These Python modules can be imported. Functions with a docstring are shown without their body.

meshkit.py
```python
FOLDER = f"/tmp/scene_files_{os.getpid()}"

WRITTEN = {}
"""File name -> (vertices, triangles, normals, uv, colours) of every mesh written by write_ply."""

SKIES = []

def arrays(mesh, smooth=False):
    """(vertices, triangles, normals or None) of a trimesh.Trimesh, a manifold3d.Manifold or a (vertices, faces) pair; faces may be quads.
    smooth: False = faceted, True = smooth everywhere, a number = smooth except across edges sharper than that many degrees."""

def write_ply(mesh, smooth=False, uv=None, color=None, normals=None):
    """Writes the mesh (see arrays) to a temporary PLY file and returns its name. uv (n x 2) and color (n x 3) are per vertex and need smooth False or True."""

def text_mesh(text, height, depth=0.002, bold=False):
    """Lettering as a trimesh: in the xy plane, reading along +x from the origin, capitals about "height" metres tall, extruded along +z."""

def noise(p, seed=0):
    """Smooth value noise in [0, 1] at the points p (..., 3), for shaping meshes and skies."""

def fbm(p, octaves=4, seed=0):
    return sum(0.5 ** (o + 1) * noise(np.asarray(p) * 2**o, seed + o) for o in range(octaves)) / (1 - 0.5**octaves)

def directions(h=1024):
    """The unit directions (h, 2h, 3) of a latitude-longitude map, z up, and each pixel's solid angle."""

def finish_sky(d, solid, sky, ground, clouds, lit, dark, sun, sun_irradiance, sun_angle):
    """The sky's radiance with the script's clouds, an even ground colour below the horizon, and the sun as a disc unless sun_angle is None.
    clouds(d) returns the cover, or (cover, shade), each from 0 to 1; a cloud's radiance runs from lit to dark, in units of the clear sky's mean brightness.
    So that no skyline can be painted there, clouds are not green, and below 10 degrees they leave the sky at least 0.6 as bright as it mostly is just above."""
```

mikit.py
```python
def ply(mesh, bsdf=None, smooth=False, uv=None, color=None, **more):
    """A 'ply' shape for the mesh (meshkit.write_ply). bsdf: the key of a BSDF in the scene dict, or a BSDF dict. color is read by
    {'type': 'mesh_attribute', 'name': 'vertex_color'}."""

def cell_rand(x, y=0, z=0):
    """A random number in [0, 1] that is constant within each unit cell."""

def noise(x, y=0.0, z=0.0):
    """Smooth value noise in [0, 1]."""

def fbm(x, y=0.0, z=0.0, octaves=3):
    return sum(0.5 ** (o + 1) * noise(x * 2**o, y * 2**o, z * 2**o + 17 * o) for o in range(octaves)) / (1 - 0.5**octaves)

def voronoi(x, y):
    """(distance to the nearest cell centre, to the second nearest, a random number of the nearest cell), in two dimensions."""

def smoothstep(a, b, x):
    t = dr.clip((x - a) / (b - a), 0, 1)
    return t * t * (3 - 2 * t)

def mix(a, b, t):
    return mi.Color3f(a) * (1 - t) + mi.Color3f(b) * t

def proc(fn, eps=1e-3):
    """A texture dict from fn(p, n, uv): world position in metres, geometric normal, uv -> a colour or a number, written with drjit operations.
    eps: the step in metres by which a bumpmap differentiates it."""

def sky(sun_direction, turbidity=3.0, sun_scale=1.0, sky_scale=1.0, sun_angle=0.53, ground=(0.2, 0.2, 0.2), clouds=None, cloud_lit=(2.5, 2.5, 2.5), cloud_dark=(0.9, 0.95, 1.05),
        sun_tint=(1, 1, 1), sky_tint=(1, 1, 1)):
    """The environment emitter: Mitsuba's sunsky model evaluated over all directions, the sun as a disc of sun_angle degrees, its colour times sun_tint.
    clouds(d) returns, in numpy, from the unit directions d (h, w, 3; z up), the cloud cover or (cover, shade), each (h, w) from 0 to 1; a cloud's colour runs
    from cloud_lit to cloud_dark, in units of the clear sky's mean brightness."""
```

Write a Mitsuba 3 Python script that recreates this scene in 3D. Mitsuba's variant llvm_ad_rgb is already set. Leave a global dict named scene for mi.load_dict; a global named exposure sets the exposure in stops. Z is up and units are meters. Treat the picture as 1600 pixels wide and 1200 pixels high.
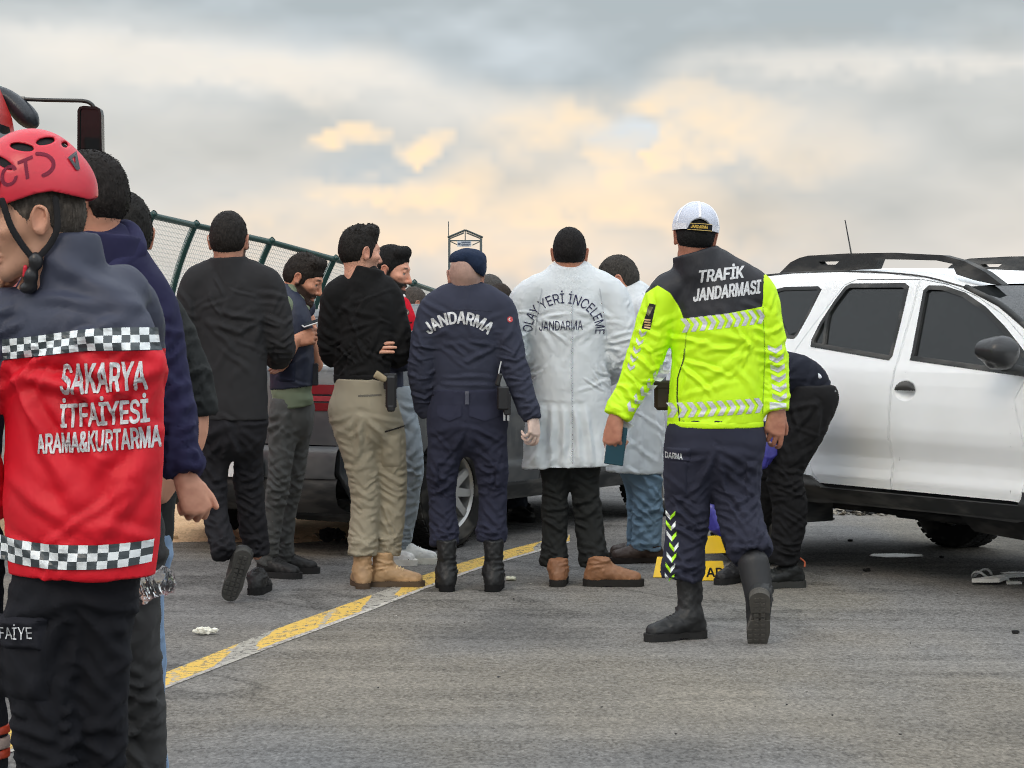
import math, numpy as np, trimesh, mitsuba as mi, drjit as dr, meshkit, mikit
from mikit import proc, noise, fbm, smoothstep, mix, cell_rand
from shapely.geometry import Polygon, LineString, Point, box as sbox
from shapely import affinity, union_all
from scipy.spatial import cKDTree
T = mi.ScalarTransform4f
rng = np.random.default_rng(7)

# ------------------------------------------------------------------ camera, sky, exposure
F, H, HY = 3560.0, 1.43, 487.0          # focal length in pixels of a 1600 wide picture, eye height, horizon row
def at(px, py, Y):
    """the point Y metres ahead of the eye that stands where the photograph shows (px, py)"""
    return np.array([(px - 800.0) / F * Y, Y, H - (py - HY) / F * Y])
scene, labels = {'type': 'scene'}, {}
scene['camera'] = {'type': 'perspective', 'fov': 2 * math.degrees(math.atan(800 / F)), 'fov_axis': 'x', 'near_clip': 0.1, 'far_clip': 20000.0,
                   'principal_point_offset_x': 0.0, 'principal_point_offset_y': (600 - HY) / 1200.0,
                   'to_world': T().look_at(origin=[0, 0, H], target=[0, 1, H], up=[0, 0, 1])}
exposure = 2.27

def clouds(d):
    a = np.degrees(np.arctan2(d[..., 0], d[..., 1])); e = np.degrees(np.arcsin(np.clip(d[..., 2], -1, 1)))
    sm = lambda lo, hi, x: (lambda t: t * t * (3 - 2 * t))(np.clip((x - lo) / (hi - lo), 0, 1))
    n1 = meshkit.fbm(d * np.array([9, 9, 26.0]), 5, 3) - .5
    n2 = meshkit.fbm(d * np.array([24, 24, 44.0]) + 7, 5, 11) - .5
    n3 = meshkit.fbm(d * np.array([70, 70, 90.0]) + 3, 4, 23) - .5
    n4 = meshkit.fbm(d * np.array([170, 170, 190.0]) + 5, 3, 41) - .5
    aw, ew = a + 1.5 * n2 + 1.2 * n3 + .55 * n4, e + 1.0 * n2 + 1.0 * n3 + .45 * n4
    front = sm(70, 25, np.abs(a))
    # an even grey-beige layer low and ahead; brighter towards the zenith and behind, where the light comes from
    shade = .85 - .74 * sm(9, 50, e) - .30 * (1 - front) * sm(60, 120, np.abs(a)) + .30 * n1 + .25 * n2
    cover = 1 - front * (.15 + .10 * sm(9, 3, e) - .06 * sm(2.5, 0, e)) * sm(40, 15, e) + .2 * n1 + .15 * n2
    P = lambda x, y: ((x - 800) / 62.1, (487 - y) / 62.1)
    def puff(x, y, rx, ry, s=.35, ax=None, ex=None):
        a0, e0 = P(x, y); return sm(1 + s, 1 - s, np.hypot(((aw if ax is None else ax) - a0) / (rx / 62.1), ((ew if ex is None else ex) - e0) / (ry / 62.1)))
    # dark deck along the top with its hanging lobe, softly torn below
    edge = np.interp(a, [-14, -9, -5.5, -3.3, -1.8, 0, 1.7, 3.0, 4.4, 6.0, 9, 14], [7.6, 7.3, 6.75, 6.6, 6.0, 5.4, 5.35, 5.5, 6.5, 6.6, 6.55, 6.5]) + .9 * n1 + .9 * n2 + .5 * n3
    deck = sm(-.5, .7, e - edge) * sm(20, 12, e) * front
    deck = deck * (1 - .45 * puff(70, 35, 170, 22, .9)) * (1 - .35 * puff(1560, 40, 120, 30, .9))
    # pale streaks under it on the left, lit rim on the right
    pale = .55 * puff(300, 110, 330, 42, .9) + .32 * puff(120, 75, 160, 20, .9) + .3 * puff(520, 105, 180, 40, .9) + .45 * puff(1370, 100, 300, 20, .8) + .25 * puff(760, 175, 130, 40, .9)
    # cumulus lit from behind the camera: crisp tops, soft grey-peach bodies
    lit = 0
    for (x, y, rx, ry, w, s) in ((536, 220, 42, 24, 1.0, .25), (512, 232, 20, 16, .8, .4), (574, 228, 18, 10, .8, .4), (661, 238, 25, 15, .9, .3), (640, 244, 40, 9, .55, .6), (640, 305, 160, 26, .72, .7), (730, 285, 60, 30, .62, .7), (540, 300, 60, 14, .55, .7),
                            (1042, 225, 30, 30, .72, .3), (1075, 245, 60, 26, .66, .5), (1120, 190, 80, 34, .62, .6), (1060, 155, 60, 22, .62, .5), (1180, 215, 70, 40, .55, .8), (905, 185, 60, 46, .6, .45), (850, 190, 90, 50, .5, .9), (950, 240, 55, 24, .56, .6), (990, 270, 60, 22, .55, .6),
                            (960, 320, 170, 46, .62, .9), (1280, 232, 100, 40, .34, .9), (430, 335, 110, 22, .32, .9), (700, 370, 260, 50, .42, 1.), (860, 400, 180, 50, .42, 1.), (1120, 370, 160, 50, .34, 1.)):
        lit = np.maximum(lit, w * puff(x, y, rx, ry, s))
    lit = np.clip(lit * (1 + 1.3 * n3 + .5 * n2 + .9 * n4), 0, 1) * (1 - .85 * deck)
    grey = np.clip(.75 * puff(596, 262, 105, 15, .7) + .35 * puff(1120, 262, 60, 14, .8) + .25 * puff(340, 300, 260, 36, .9) + .3 * puff(330, 165, 150, 24, .9) + .3 * puff(1400, 240, 240, 80, 1.) + .25 * puff(1240, 390, 260, 60, 1.), 0, 1) * (1 - deck)
    gap = .8 * puff(975, 212, 72, 24, .45, a + 1.2 * n3, e + 1.0 * n3) * (1 - lit)
    cover = cover * (1 - .5 * pale * (1 - deck)); shade = shade - .34 * pale * (1 - deck)
    cover = cover * (1 - lit); shade = shade - .12 * lit
    cover = cover + (1 - cover) * np.maximum(grey * .9, gap); shade = shade + (.95 - shade) * grey * .55
    shade = shade * (1 - gap) + .66 * gap
    cover = cover + (1 - cover) * deck; shade = shade * (1 - deck) + (.96 + .42 * n1 + .40 * n2) * deck
    return np.clip(cover, 0, 1), np.clip(shade, 0, 1)

SUN = np.array([-.35, -.85, .75])
scene['sky'] = mikit.sky(SUN, turbidity=4, sun_scale=.12, sky_scale=1.0, sun_angle=25, clouds=clouds, ground=(.12, .12, .115),
                         cloud_lit=(3.1, 3.3, 3.5), cloud_dark=(.90, 1.02, 1.07), sky_tint=(1.84, 1.06, .58))

# ------------------------------------------------------------------ scene helpers
def key_for(name, parent=None):
    base = (parent + '__' if parent else '') + name
    k, i = base, 0
    while k in scene or k in labels or any(x.startswith(k + '__') for x in ()):
        i += 1; k = f'{base}_{i:03d}'
    return k
def tag(k, label=None, category=None, group=None, kind=None):
    d = labels.setdefault(k, {})
    for a, b in (('label', label), ('category', category), ('group', group), ('kind', kind)):
        if b: d[a] = b
def thing(name, label, category, group=None):
    k = key_for(name); tag(k, label, category, group); return k
def vf(mesh):
    if hasattr(mesh, 'to_mesh'):
        m = mesh.to_mesh(); return np.array(m.vert_properties[:, :3], float), np.array(m.tri_verts, int)
    if isinstance(mesh, trimesh.Trimesh): return np.array(mesh.vertices, float), np.array(mesh.faces, int)
    v, f = np.asarray(mesh[0], float), np.asarray(mesh[1], int)
    if f.shape[1] == 4: f = np.vstack([f[:, [0, 1, 2]], f[:, [0, 2, 3]]])
    return v, f
def cat(*ms):
    V, Fc, n = [], [], 0
    for m in ms:
        v, f = vf(m); V.append(v); Fc.append(f + n); n += len(v)
    return np.vstack(V), np.vstack(Fc)
def move(m, M=None, t=(0, 0, 0), s=1.0):
    v, f = vf(m); v = v * s
    if M is not None: v = v @ np.asarray(M, float).T
    return v + np.asarray(t, float), f
def add(name, mesh, bsdf, parent=None, smooth=True, col=None, label=None, category=None, group=None, kind=None, grain=.0, gf=14.):
    """one entry of the scene; col: colour or function of the points, kept per vertex"""
    v, f = vf(mesh)
    k = key_for(name, parent)
    if smooth not in (True, False):
        m = trimesh.graph.smooth_shade(trimesh.Trimesh(v, f, process=False), angle=np.radians(smooth), facet_minarea=None)
        v, f = np.array(m.vertices), np.array(m.faces); smooth = True
    c = None
    if col is not None:
        c = np.asarray(col(v) if callable(col) else col, float)
        if c.ndim == 1: c = np.tile(c, (len(v), 1))
        if grain: c = c * (1 + grain * 2 * (meshkit.fbm(v * gf, 3, 5)[:, None] - .5))
        c = np.clip(c, 0, 1)
    scene[k] = mikit.ply((v, f), bsdf, smooth=smooth, color=c)
    if label or category or group or kind: tag(k, label, category, group, kind)
    return k
def unit(v): v = np.asarray(v, float); return v / (np.linalg.norm(v) + 1e-12)
def frame(x, z):
    """columns x, y, z with x kept and z made square to it"""
    x = unit(x); y = unit(np.cross(z, x)); return np.stack([x, y, np.cross(x, y)], 1)
def face_dir(deg): r = math.radians(deg); return np.array([math.sin(r), math.cos(r), 0])   # 0 away from the camera, 90 to the right
def lin(r, g, b):
    c = np.array([r, g, b]) / 255.; return np.where(c < .04045, c / 12.92, ((c + .055) / 1.055) ** 2.4)
def box(x0, x1, y0, y1, z0, z1, bev=0.0):
    if not bev:
        m = trimesh.creation.box((x1 - x0, y1 - y0, z1 - z0)); return np.array(m.vertices) + [(x0 + x1) / 2, (y0 + y1) / 2, (z0 + z1) / 2], np.array(m.faces)
    P = []
    for sx in (0, 1):
        for sy in (0, 1):
            for sz in (0, 1):
                c = np.array([(x0, x1)[sx], (y0, y1)[sy], (z0, z1)[sz]], float); s = np.array([1 - 2 * sx, 1 - 2 * sy, 1 - 2 * sz]) * bev
                for i in range(3): q = c + s; q[i] = c[i]; P.append(q)
    m = trimesh.convex.convex_hull(np.array(P)); return np.array(m.vertices), np.array(m.faces)
def tube(pts, r, n=8, cap=True):
    pts = np.asarray(pts, float); r = np.broadcast_to(r, len(pts)); V, Fc = [], []
    t = np.gradient(pts, axis=0); t /= np.linalg.norm(t, axis=1, keepdims=True) + 1e-12
    ref = np.array([0, 0, 1.0]) if abs(t[:, 2]).mean() < .8 else np.array([1.0, 0, 0])
    for p, d, rr in zip(pts, t, r):
        u = unit(np.cross(d, ref)); w = np.cross(d, u)
        a = np.arange(n) * 2 * np.pi / n
        V.append(p + rr * (np.cos(a)[:, None] * u + np.sin(a)[:, None] * w))
    for i in range(len(pts) - 1):
        for j in range(n):
            k = (j + 1) % n; Fc += [[i * n + j, i * n + k, (i + 1) * n + k], [i * n + j, (i + 1) * n + k, (i + 1) * n + j]]
    V = np.vstack(V)
    if cap:
        b = len(V); V = np.vstack([V, pts[:1], pts[-1:]]); e = (len(pts) - 1) * n
        for j in range(n): k = (j + 1) % n; Fc += [[b, k, j], [b + 1, e + j, e + k]]
    return V, np.array(Fc)
def grid_mesh(P):
    """P (m, n, 3) -> mesh"""
    m, n = P.shape[:2]; i = np.arange(m * n).reshape(m, n)
    return P.reshape(-1, 3), np.stack([i[:-1, :-1].ravel(), i[1:, :-1].ravel(), i[1:, 1:].ravel(), i[:-1, 1:].ravel()], 1)
def extrude(poly, h):
    gs = [g for g in getattr(poly, 'geoms', [poly]) if g.area > 1e-9]
    return cat(*[trimesh.creation.extrude_polygon(g, h, engine='earcut') for g in gs])
def resample(pts, n):
    """Catmull-Rom through the points, n steps per span; works on any columns"""
    p = np.asarray(pts, float)
    if len(p) < 2: return p
    q = np.vstack([2 * p[0] - p[1], p, 2 * p[-1] - p[-2]]); out = []
    for i in range(1, len(q) - 2):
        for t in np.arange(n) / n:
            out.append(.5 * (2 * q[i] + (q[i + 1] - q[i - 1]) * t + (2 * q[i - 1] - 5 * q[i] + 4 * q[i + 1] - q[i + 2]) * t * t + (3 * q[i] - q[i - 1] - 3 * q[i + 1] + q[i + 2]) * t ** 3))
    return np.array(out + [q[-2]])

# ------------------------------------------------------------------ signed distance bodies
class Chain:
    """a tapering limb through the joints; squash (direction, factor) flattens its section; ends may be cut square"""
    def __init__(s, pts, rad, k=.03, squash=None, cut=(0, 0), n=4, sub=False):
        q = resample(np.column_stack([np.asarray(pts, float), np.broadcast_to(rad, len(pts))]), n) if len(pts) > 1 else np.column_stack([pts, [rad[0]]])
        s.p, s.r, s.k, s.sub, s.cut = q[:, :3].astype(np.float32), q[:, 3].astype(np.float32), k, sub, cut
        s.M = np.eye(3, dtype=np.float32); s.hem = None
        for v, f in (squash if isinstance(squash, list) else [squash] if squash else []):
            v = unit(v).astype(np.float32); s.M = (s.M @ (np.eye(3, dtype=np.float32) + (f - 1) * np.outer(v, v))).astype(np.float32)
        s.P = s.p @ s.M.T
        R = s.r.max() + .03 if False else s.r[:, None] * 1.0
        s.lo, s.hi = (s.p - R).min(0), (s.p + R).max(0)
    def eval(s, x):
        x0 = x; x = x @ s.M.T; d = np.full(len(x), 9., np.float32)
        if len(s.P) == 1: d = np.linalg.norm(x - s.P[0], axis=1) - s.r[0]
        for a, b, ra, rb in zip(s.P[:-1], s.P[1:], s.r[:-1], s.r[1:]):
            ab = b - a; w = x - a; h = np.clip((w @ ab) / max(ab @ ab, 1e-9), 0, 1)
            w = w - h[:, None] * ab; d = np.minimum(d, np.sqrt(np.einsum('ij,ij->i', w, w)) - (ra + h * (rb - ra)))
        for c, (i, j) in zip(s.cut, ((0, 1), (-1, -2))):
            if c: d = np.maximum(d, (x0 - s.p[i]) @ unit(s.p[i] - s.p[j]).astype(np.float32))
        return d if s.hem is None else np.maximum(d, (x0 - s.hem[0]) @ s.hem[1])
    def coords(s, x):
        """(distance, arc length, cos, sin) along the limb for surface points"""
        L = np.concatenate([[0], np.cumsum(np.linalg.norm(np.diff(s.p, axis=0), axis=1))])
        best = np.full(len(x), 9.); u = np.zeros(len(x)); off = np.zeros((len(x), 3))
        for i in range(len(s.p) - 1):
            a, ab = s.p[i].astype(float), (s.p[i + 1] - s.p[i]).astype(float)
            w = x - a; h = np.clip(w @ ab / max(ab @ ab, 1e-9), 0, 1); w = w - h[:, None] * ab
            d = np.linalg.norm(w, axis=1) - (s.r[i] + h * (s.r[i + 1] - s.r[i])); m = d < best
            best[m] = d[m]; u[m] = L[i] + h[m] * (L[i + 1] - L[i]); off[m] = w[m]
        t = unit(s.p[-1] - s.p[0]); e1 = unit(np.cross(t, [.3, 1, .2])); e2 = np.cross(t, e1)
        o = off / (np.linalg.norm(off, axis=1, keepdims=True) + 1e-9)
        return best, u, o @ e1, o @ e2
class Ball:
    def __init__(s, c, r, k=.02, M=None, sub=False):
        s.c, s.rr, s.k, s.sub = np.asarray(c, np.float32), np.broadcast_to(np.asarray(r, np.float32), 3), k, sub
        s.M = np.eye(3, dtype=np.float32) if M is None else np.asarray(M, np.float32)      # columns: the ball's axes
        R = s.rr.max(); s.lo, s.hi = s.c - R, s.c + R
    def eval(s, x):
        q = ((x - s.c) @ s.M) / s.rr; n = np.sqrt(np.einsum('ij,ij->i', q, q)); g = q / s.rr
        return n * (n - 1) / (np.sqrt(np.einsum('ij,ij->i', g, g)) + 1e-6)
def smin(a, b, k):
    h = np.clip(.5 + .5 * (b - a) / k, 0, 1); return b * (1 - h) + a * h - k * h * (1 - h)
class Field:
    def __init__(s, *prims): s.prims, s.planes, s.extra = list(prims), [], None
    def plane(s, point, normal): s.planes.append((np.asarray(point, np.float32), unit(normal).astype(np.float32))); return s   # keeps the side the normal points away from
    def eval(s, x):
        x = np.asarray(x, np.float32); d = np.full(len(x), 1., np.float32)
        for p in s.prims:
            e = p.eval(x); d = -smin(-d, e, p.k) if p.sub else smin(d, e, p.k)
        if s.extra: d = s.extra(x, d)
        for p, n in s.planes: d = np.maximum(d, (x - p) @ n)
        return d
    def mesh(s, h, keep=True):
        add_ = [p for p in s.prims if not p.sub]
        lo = np.min([p.lo for p in add_], 0) - .03; hi = np.max([p.hi for p in add_], 0) + .03
        n = np.ceil((hi - lo) / h).astype(int) + 1
        ax = [(lo[i] + h * np.arange(n[i])).astype(np.float32) for i in range(3)]
        D = np.full(n, 1., np.float32); pad = .05
        for p in s.prims:
            i0 = np.clip(((p.lo - pad - lo) / h).astype(int), 0, n); i1 = np.clip(((p.hi + pad - lo) / h).astype(int) + 2, 0, n)
            if (i1 <= i0).any(): continue
            sl = tuple(slice(a, b) for a, b in zip(i0, i1))
            g = np.stack(np.meshgrid(*[ax[i][sl[i]] for i in range(3)], indexing='ij'), -1); e = p.eval(g.reshape(-1, 3)).reshape(g.shape[:3])
            D[sl] = -smin(-D[sl], e, p.k) if p.sub else smin(D[sl], e, p.k)
        if s.extra:
            g = np.stack(np.meshgrid(*ax, indexing='ij'), -1).reshape(-1, 3); D = s.extra(g, D.ravel()).reshape(D.shape)
        for p, nn in s.planes:
            D = np.maximum(D, ((ax[0] - p[0]) * nn[0])[:, None, None] + ((ax[1] - p[1]) * nn[1])[None, :, None] + ((ax[2] - p[2]) * nn[2])[None, None, :])
        return surface_nets(D, lo, h)
CORN = [(i, j, k) for i in (0, 1) for j in (0, 1) for k in (0, 1)]
def surface_nets(D, lo, h):
    S = D < 0; nx, ny, nz = D.shape
    tot = sum(S[i:nx - 1 + i, j:ny - 1 + j, k:nz - 1 + k].astype(np.int8) for i, j, k in CORN)
    act = (tot > 0) & (tot < 8); ii = np.argwhere(act); idx = np.full(act.shape, -1, np.int64); idx[act] = np.arange(len(ii))
    vals = [D[ii[:, 0] + i, ii[:, 1] + j, ii[:, 2] + k] for i, j, k in CORN]
    acc, cnt = np.zeros((len(ii), 3)), np.zeros(len(ii))
    for a in range(8):
        for b in range(a + 1, 8):
            ca, cb = np.array(CORN[a]), np.array(CORN[b])
            if np.abs(ca - cb).sum() != 1: continue
            m = (vals[a] < 0) != (vals[b] < 0); t = vals[a][m] / (vals[a][m] - vals[b][m])
            acc[m] += ca + t[:, None] * (cb - ca); cnt[m] += 1
    V = lo + h * (ii + acc / cnt[:, None]); Q = []
    for ax in range(3):
        o1, o2 = [(1, 2), (2, 0), (0, 1)][ax]
        sl0 = [slice(1, -1)] * 3; sl1 = [slice(1, -1)] * 3; sl0[ax] = slice(0, -1); sl1[ax] = slice(1, None)
        A, B = S[tuple(sl0)], S[tuple(sl1)]
        for flip, m in ((False, A & ~B), (True, ~A & B)):
            c = np.argwhere(m); c[:, o1] += 1; c[:, o2] += 1; c[:, ax] += 0
            if not len(c): continue
            e1, e2 = np.eye(3, dtype=int)[o1], np.eye(3, dtype=int)[o2]
            ok = (c[:, 0] < idx.shape[0]) & (c[:, 1] < idx.shape[1]) & (c[:, 2] < idx.shape[2]); c = c[ok]
            q = np.stack([idx[tuple((c - e1 - e2).T)], idx[tuple((c - e2).T)], idx[tuple(c.T)], idx[tuple((c - e1).T)]], 1)
            Q.append(q[:, ::-1] if flip else q)
    Q = np.vstack(Q); Q = Q[(Q >= 0).all(1)]
    return V, np.vstack([Q[:, [0, 1, 2]], Q[:, [0, 2, 3]]])
def vnormals(v, f):
    n = np.zeros_like(v); c = np.cross(v[f[:, 1]] - v[f[:, 0]], v[f[:, 2]] - v[f[:, 0]])
    for k in range(3): np.add.at(n, f[:, k], c)
    return n / (np.linalg.norm(n, axis=1, keepdims=True) + 1e-12)
def clip_mesh(m, g):
    """splits a mesh along g = 0 (per vertex values): (g < 0, g >= 0)"""
    v, f = vf(m); out = []
    for sgn in (1, -1):
        gg = g * sgn; ins = gg < 0; n_in = ins[f].sum(1)
        V, Fl = [v], [f[n_in == 3]]; base = len(v)
        for cnt in (1, 2):
            t = f[n_in == cnt]
            if not len(t): continue
            lone = ins[t] if cnt == 1 else ~ins[t]; r = np.argmax(lone, 1)
            a, b, c = [t[np.arange(len(t)), (r + i) % 3] for i in range(3)]
            P = []
            for q in (b, c):
                s = gg[a] / (gg[a] - gg[q] + 1e-15); P.append(v[a] + s[:, None] * (v[q] - v[a]))
            i1 = base + np.arange(len(t)); i2 = i1 + len(t); base += 2 * len(t); V += P
            if cnt == 1: Fl.append(np.stack([a, i1, i2], 1))
            else: Fl += [np.stack([i1, b, c], 1), np.stack([i1, c, i2], 1)]
        V, Fl = np.vstack(V), np.vstack(Fl); used = np.unique(Fl); re = np.full(len(V), -1); re[used] = np.arange(len(used))
        out.append((V[used], re[Fl]))
    return out

# ------------------------------------------------------------------ cloth
def ridged(x): return 1 - np.abs(2 * x - 1)
def folds(m, limbs=(), strokes=(), drape=(), seed=0):
    """pushes the cloth in and out along its normals. limbs: (chain, base amplitude, [(place along it 0..1, spread, amplitude)], rings per metre);
    strokes: (from, to, width, height) tension folds; drape: (amplitude, frequencies)"""
    v, f = vf(m); n = vnormals(v, f); d = np.zeros(len(v))
    if limbs:
        C = [c[0].coords(v) for c in limbs]; near = np.argmin([c[0] for c in C], 0)
        for i, (ch, base, spots, fr) in enumerate(limbs):
            s = near == i; _, u, c1, c2 = (x[s] for x in C[i]); L = np.linalg.norm(np.diff(ch.p, axis=0), axis=1).sum()
            A = np.full(len(u), base)
            for (p0, w, a) in spots: A = A + a * np.exp(-((u / L - p0) / w) ** 2)
            z = u * fr + .55 * np.sin(2.1 * c1 + seed) + .45 * c2 + 1.3 * (meshkit.noise(np.stack([c1 * 1.4, c2 * 1.4, u * fr * .35], 1), seed + 9) - .5)
            r = meshkit.noise(np.stack([z, c1 * .9, c2 * .9], 1), seed + i) * .7 + meshkit.noise(np.stack([z * 2.1, c1 * 1.7, c2 * 1.7], 1), seed + 31 + i) * .3
            d[s] += A * (ridged(r) ** 1.4 - .45) * 2
    if len(strokes):
        x = v[:, [0, 2]] + .016 * (np.stack([meshkit.noise(v * 17, 3), meshkit.noise(v * 17 + 5, 4)], 1) - .5); face = np.clip(.45 - n[:, 1] * 1.2, 0, 1)
        for (a, b, w, h) in strokes:
            a, b = np.asarray(a, float)[[0, 2]], np.asarray(b, float)[[0, 2]]; ab = b - a; L = np.linalg.norm(ab) + 1e-9
            t = (x - a) @ ab / L ** 2; s = np.where((t > -.15) & (t < 1.15))[0]; t = t[s]; tt = np.clip(t, 0, 1)
            q = ((x[s] - a) @ np.array([-ab[1], ab[0]]) / L) / w + .8 * (t - .5) ** 2; q = np.where((t < 0) | (t > 1), np.hypot(q, (t - tt) * L / w), q)
            d[s] += h * (np.exp(-q ** 2) - .75 * np.exp(-((q - 1.5) / .9) ** 2) - .35 * np.exp(-((q + 1.6) / .9) ** 2)) * np.sin(np.pi * np.clip(.06 + .88 * tt, 0, 1)) ** .7 * face[s]
    for (A, fr) in drape:
        d += A * 2 * (meshkit.fbm(v * np.asarray(fr, float), 3, seed + 5) - .5)
    return v + n * d[:, None], f
def radiate(c, dirs, L, w, h, r=rng):
    out = []
    for d in dirs:
        d = unit(np.asarray(d, float) + r.normal(0, .18, 3)); a = np.asarray(c) + d * L * .1 * r.random(); out.append((a, a + d * L * r.uniform(.6, 1.1), w * r.uniform(.7, 1.3), h * r.uniform(.6, 1.2)))
    return out
def across_limb(ch, u0, u1, n, h, w, slope=.35, r=rng, span=(.2, 1.9)):
    """creases running across a limb between the places u0 and u1 (0..1), leaning one way and the other"""
    L = np.concatenate([[0], np.cumsum(np.linalg.norm(np.diff(ch.p, axis=0), axis=1))]); L /= L[-1]; out = []
    for i in range(n):
        u = u0 + (u1 - u0) * (i + r.uniform(.1, .9)) / n; c = np.array([np.interp(u, L, ch.p[:, j]) for j in range(3)]); R = np.interp(u, L, ch.r); d = np.array([np.interp(u + .04, L, ch.p[:, j]) - np.interp(u - .04, L, ch.p[:, j]) for j in range(3)]); d = unit(d * [1, 0, 1]); e = np.array([-d[2], 0, d[0]])
        sg = 1 if i % 2 else -1; k = r.uniform(*span); st = sg * R * r.uniform(.75, 1.05); a = c + e * st; b = c - e * (k * R * sg - st) + d * R * k * slope * r.normal(1.0, .5); out.append((a, b, w * r.uniform(.7, 1.35), h * r.uniform(.55, 1.25)))
    return out
class Front:
    """the side of a mesh that faces the road user (towards -y): gives the depth of its surface under points of the x-z plane"""
    def __init__(s, *ms):
        v, f = cat(*ms); n = vnormals(v, f); k = n[:, 1] < -.12; s.v = v[k]; s.t = cKDTree(s.v[:, [0, 2]])
    def y(s, x, z, ylim=None):
        d, i = s.t.query(np.stack([x, z], 1), k=8); yy = s.v[i, 1]; m = yy.min(1, keepdims=True)
        w = (1 / (d + .0015) ** 2) * (yy < m + .06); return (w * yy).sum(1) / w.sum(1)
    def put(s, m, Y, off=.003):
        """a mesh drawn in (px, py, height) above the cloth -> the cloth"""
        v, f = vf(m); P = np.array([at(a, b, Y) for a, b in v[:, :2]]); y = s.y(P[:, 0], P[:, 2])
        sc = y / Y; P[:, 1] = y - off - v[:, 2]; return P, f
    def pts(s, pp, Y, off=.004):
        P = np.array([at(a, b, Y) for a, b in pp]); P[:, 1] = s.y(P[:, 0], P[:, 2]) - off; return P
def flat_fine(poly, step):
    """a plane polygon cut into small triangles"""
    m = extrude(poly, 1.0); v, f = vf(m); top = (v[f][:, :, 2] > .5).all(1); f = f[top]
    m = trimesh.Trimesh(v, f, process=False); m.remove_unreferenced_vertices()
    v, f = trimesh.remesh.subdivide_to_size(m.vertices, m.faces, step, max_iter=12)
    m = trimesh.Trimesh(v, f, process=True); return np.array(m.vertices) * [1, 1, 0], np.array(m.faces)
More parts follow.
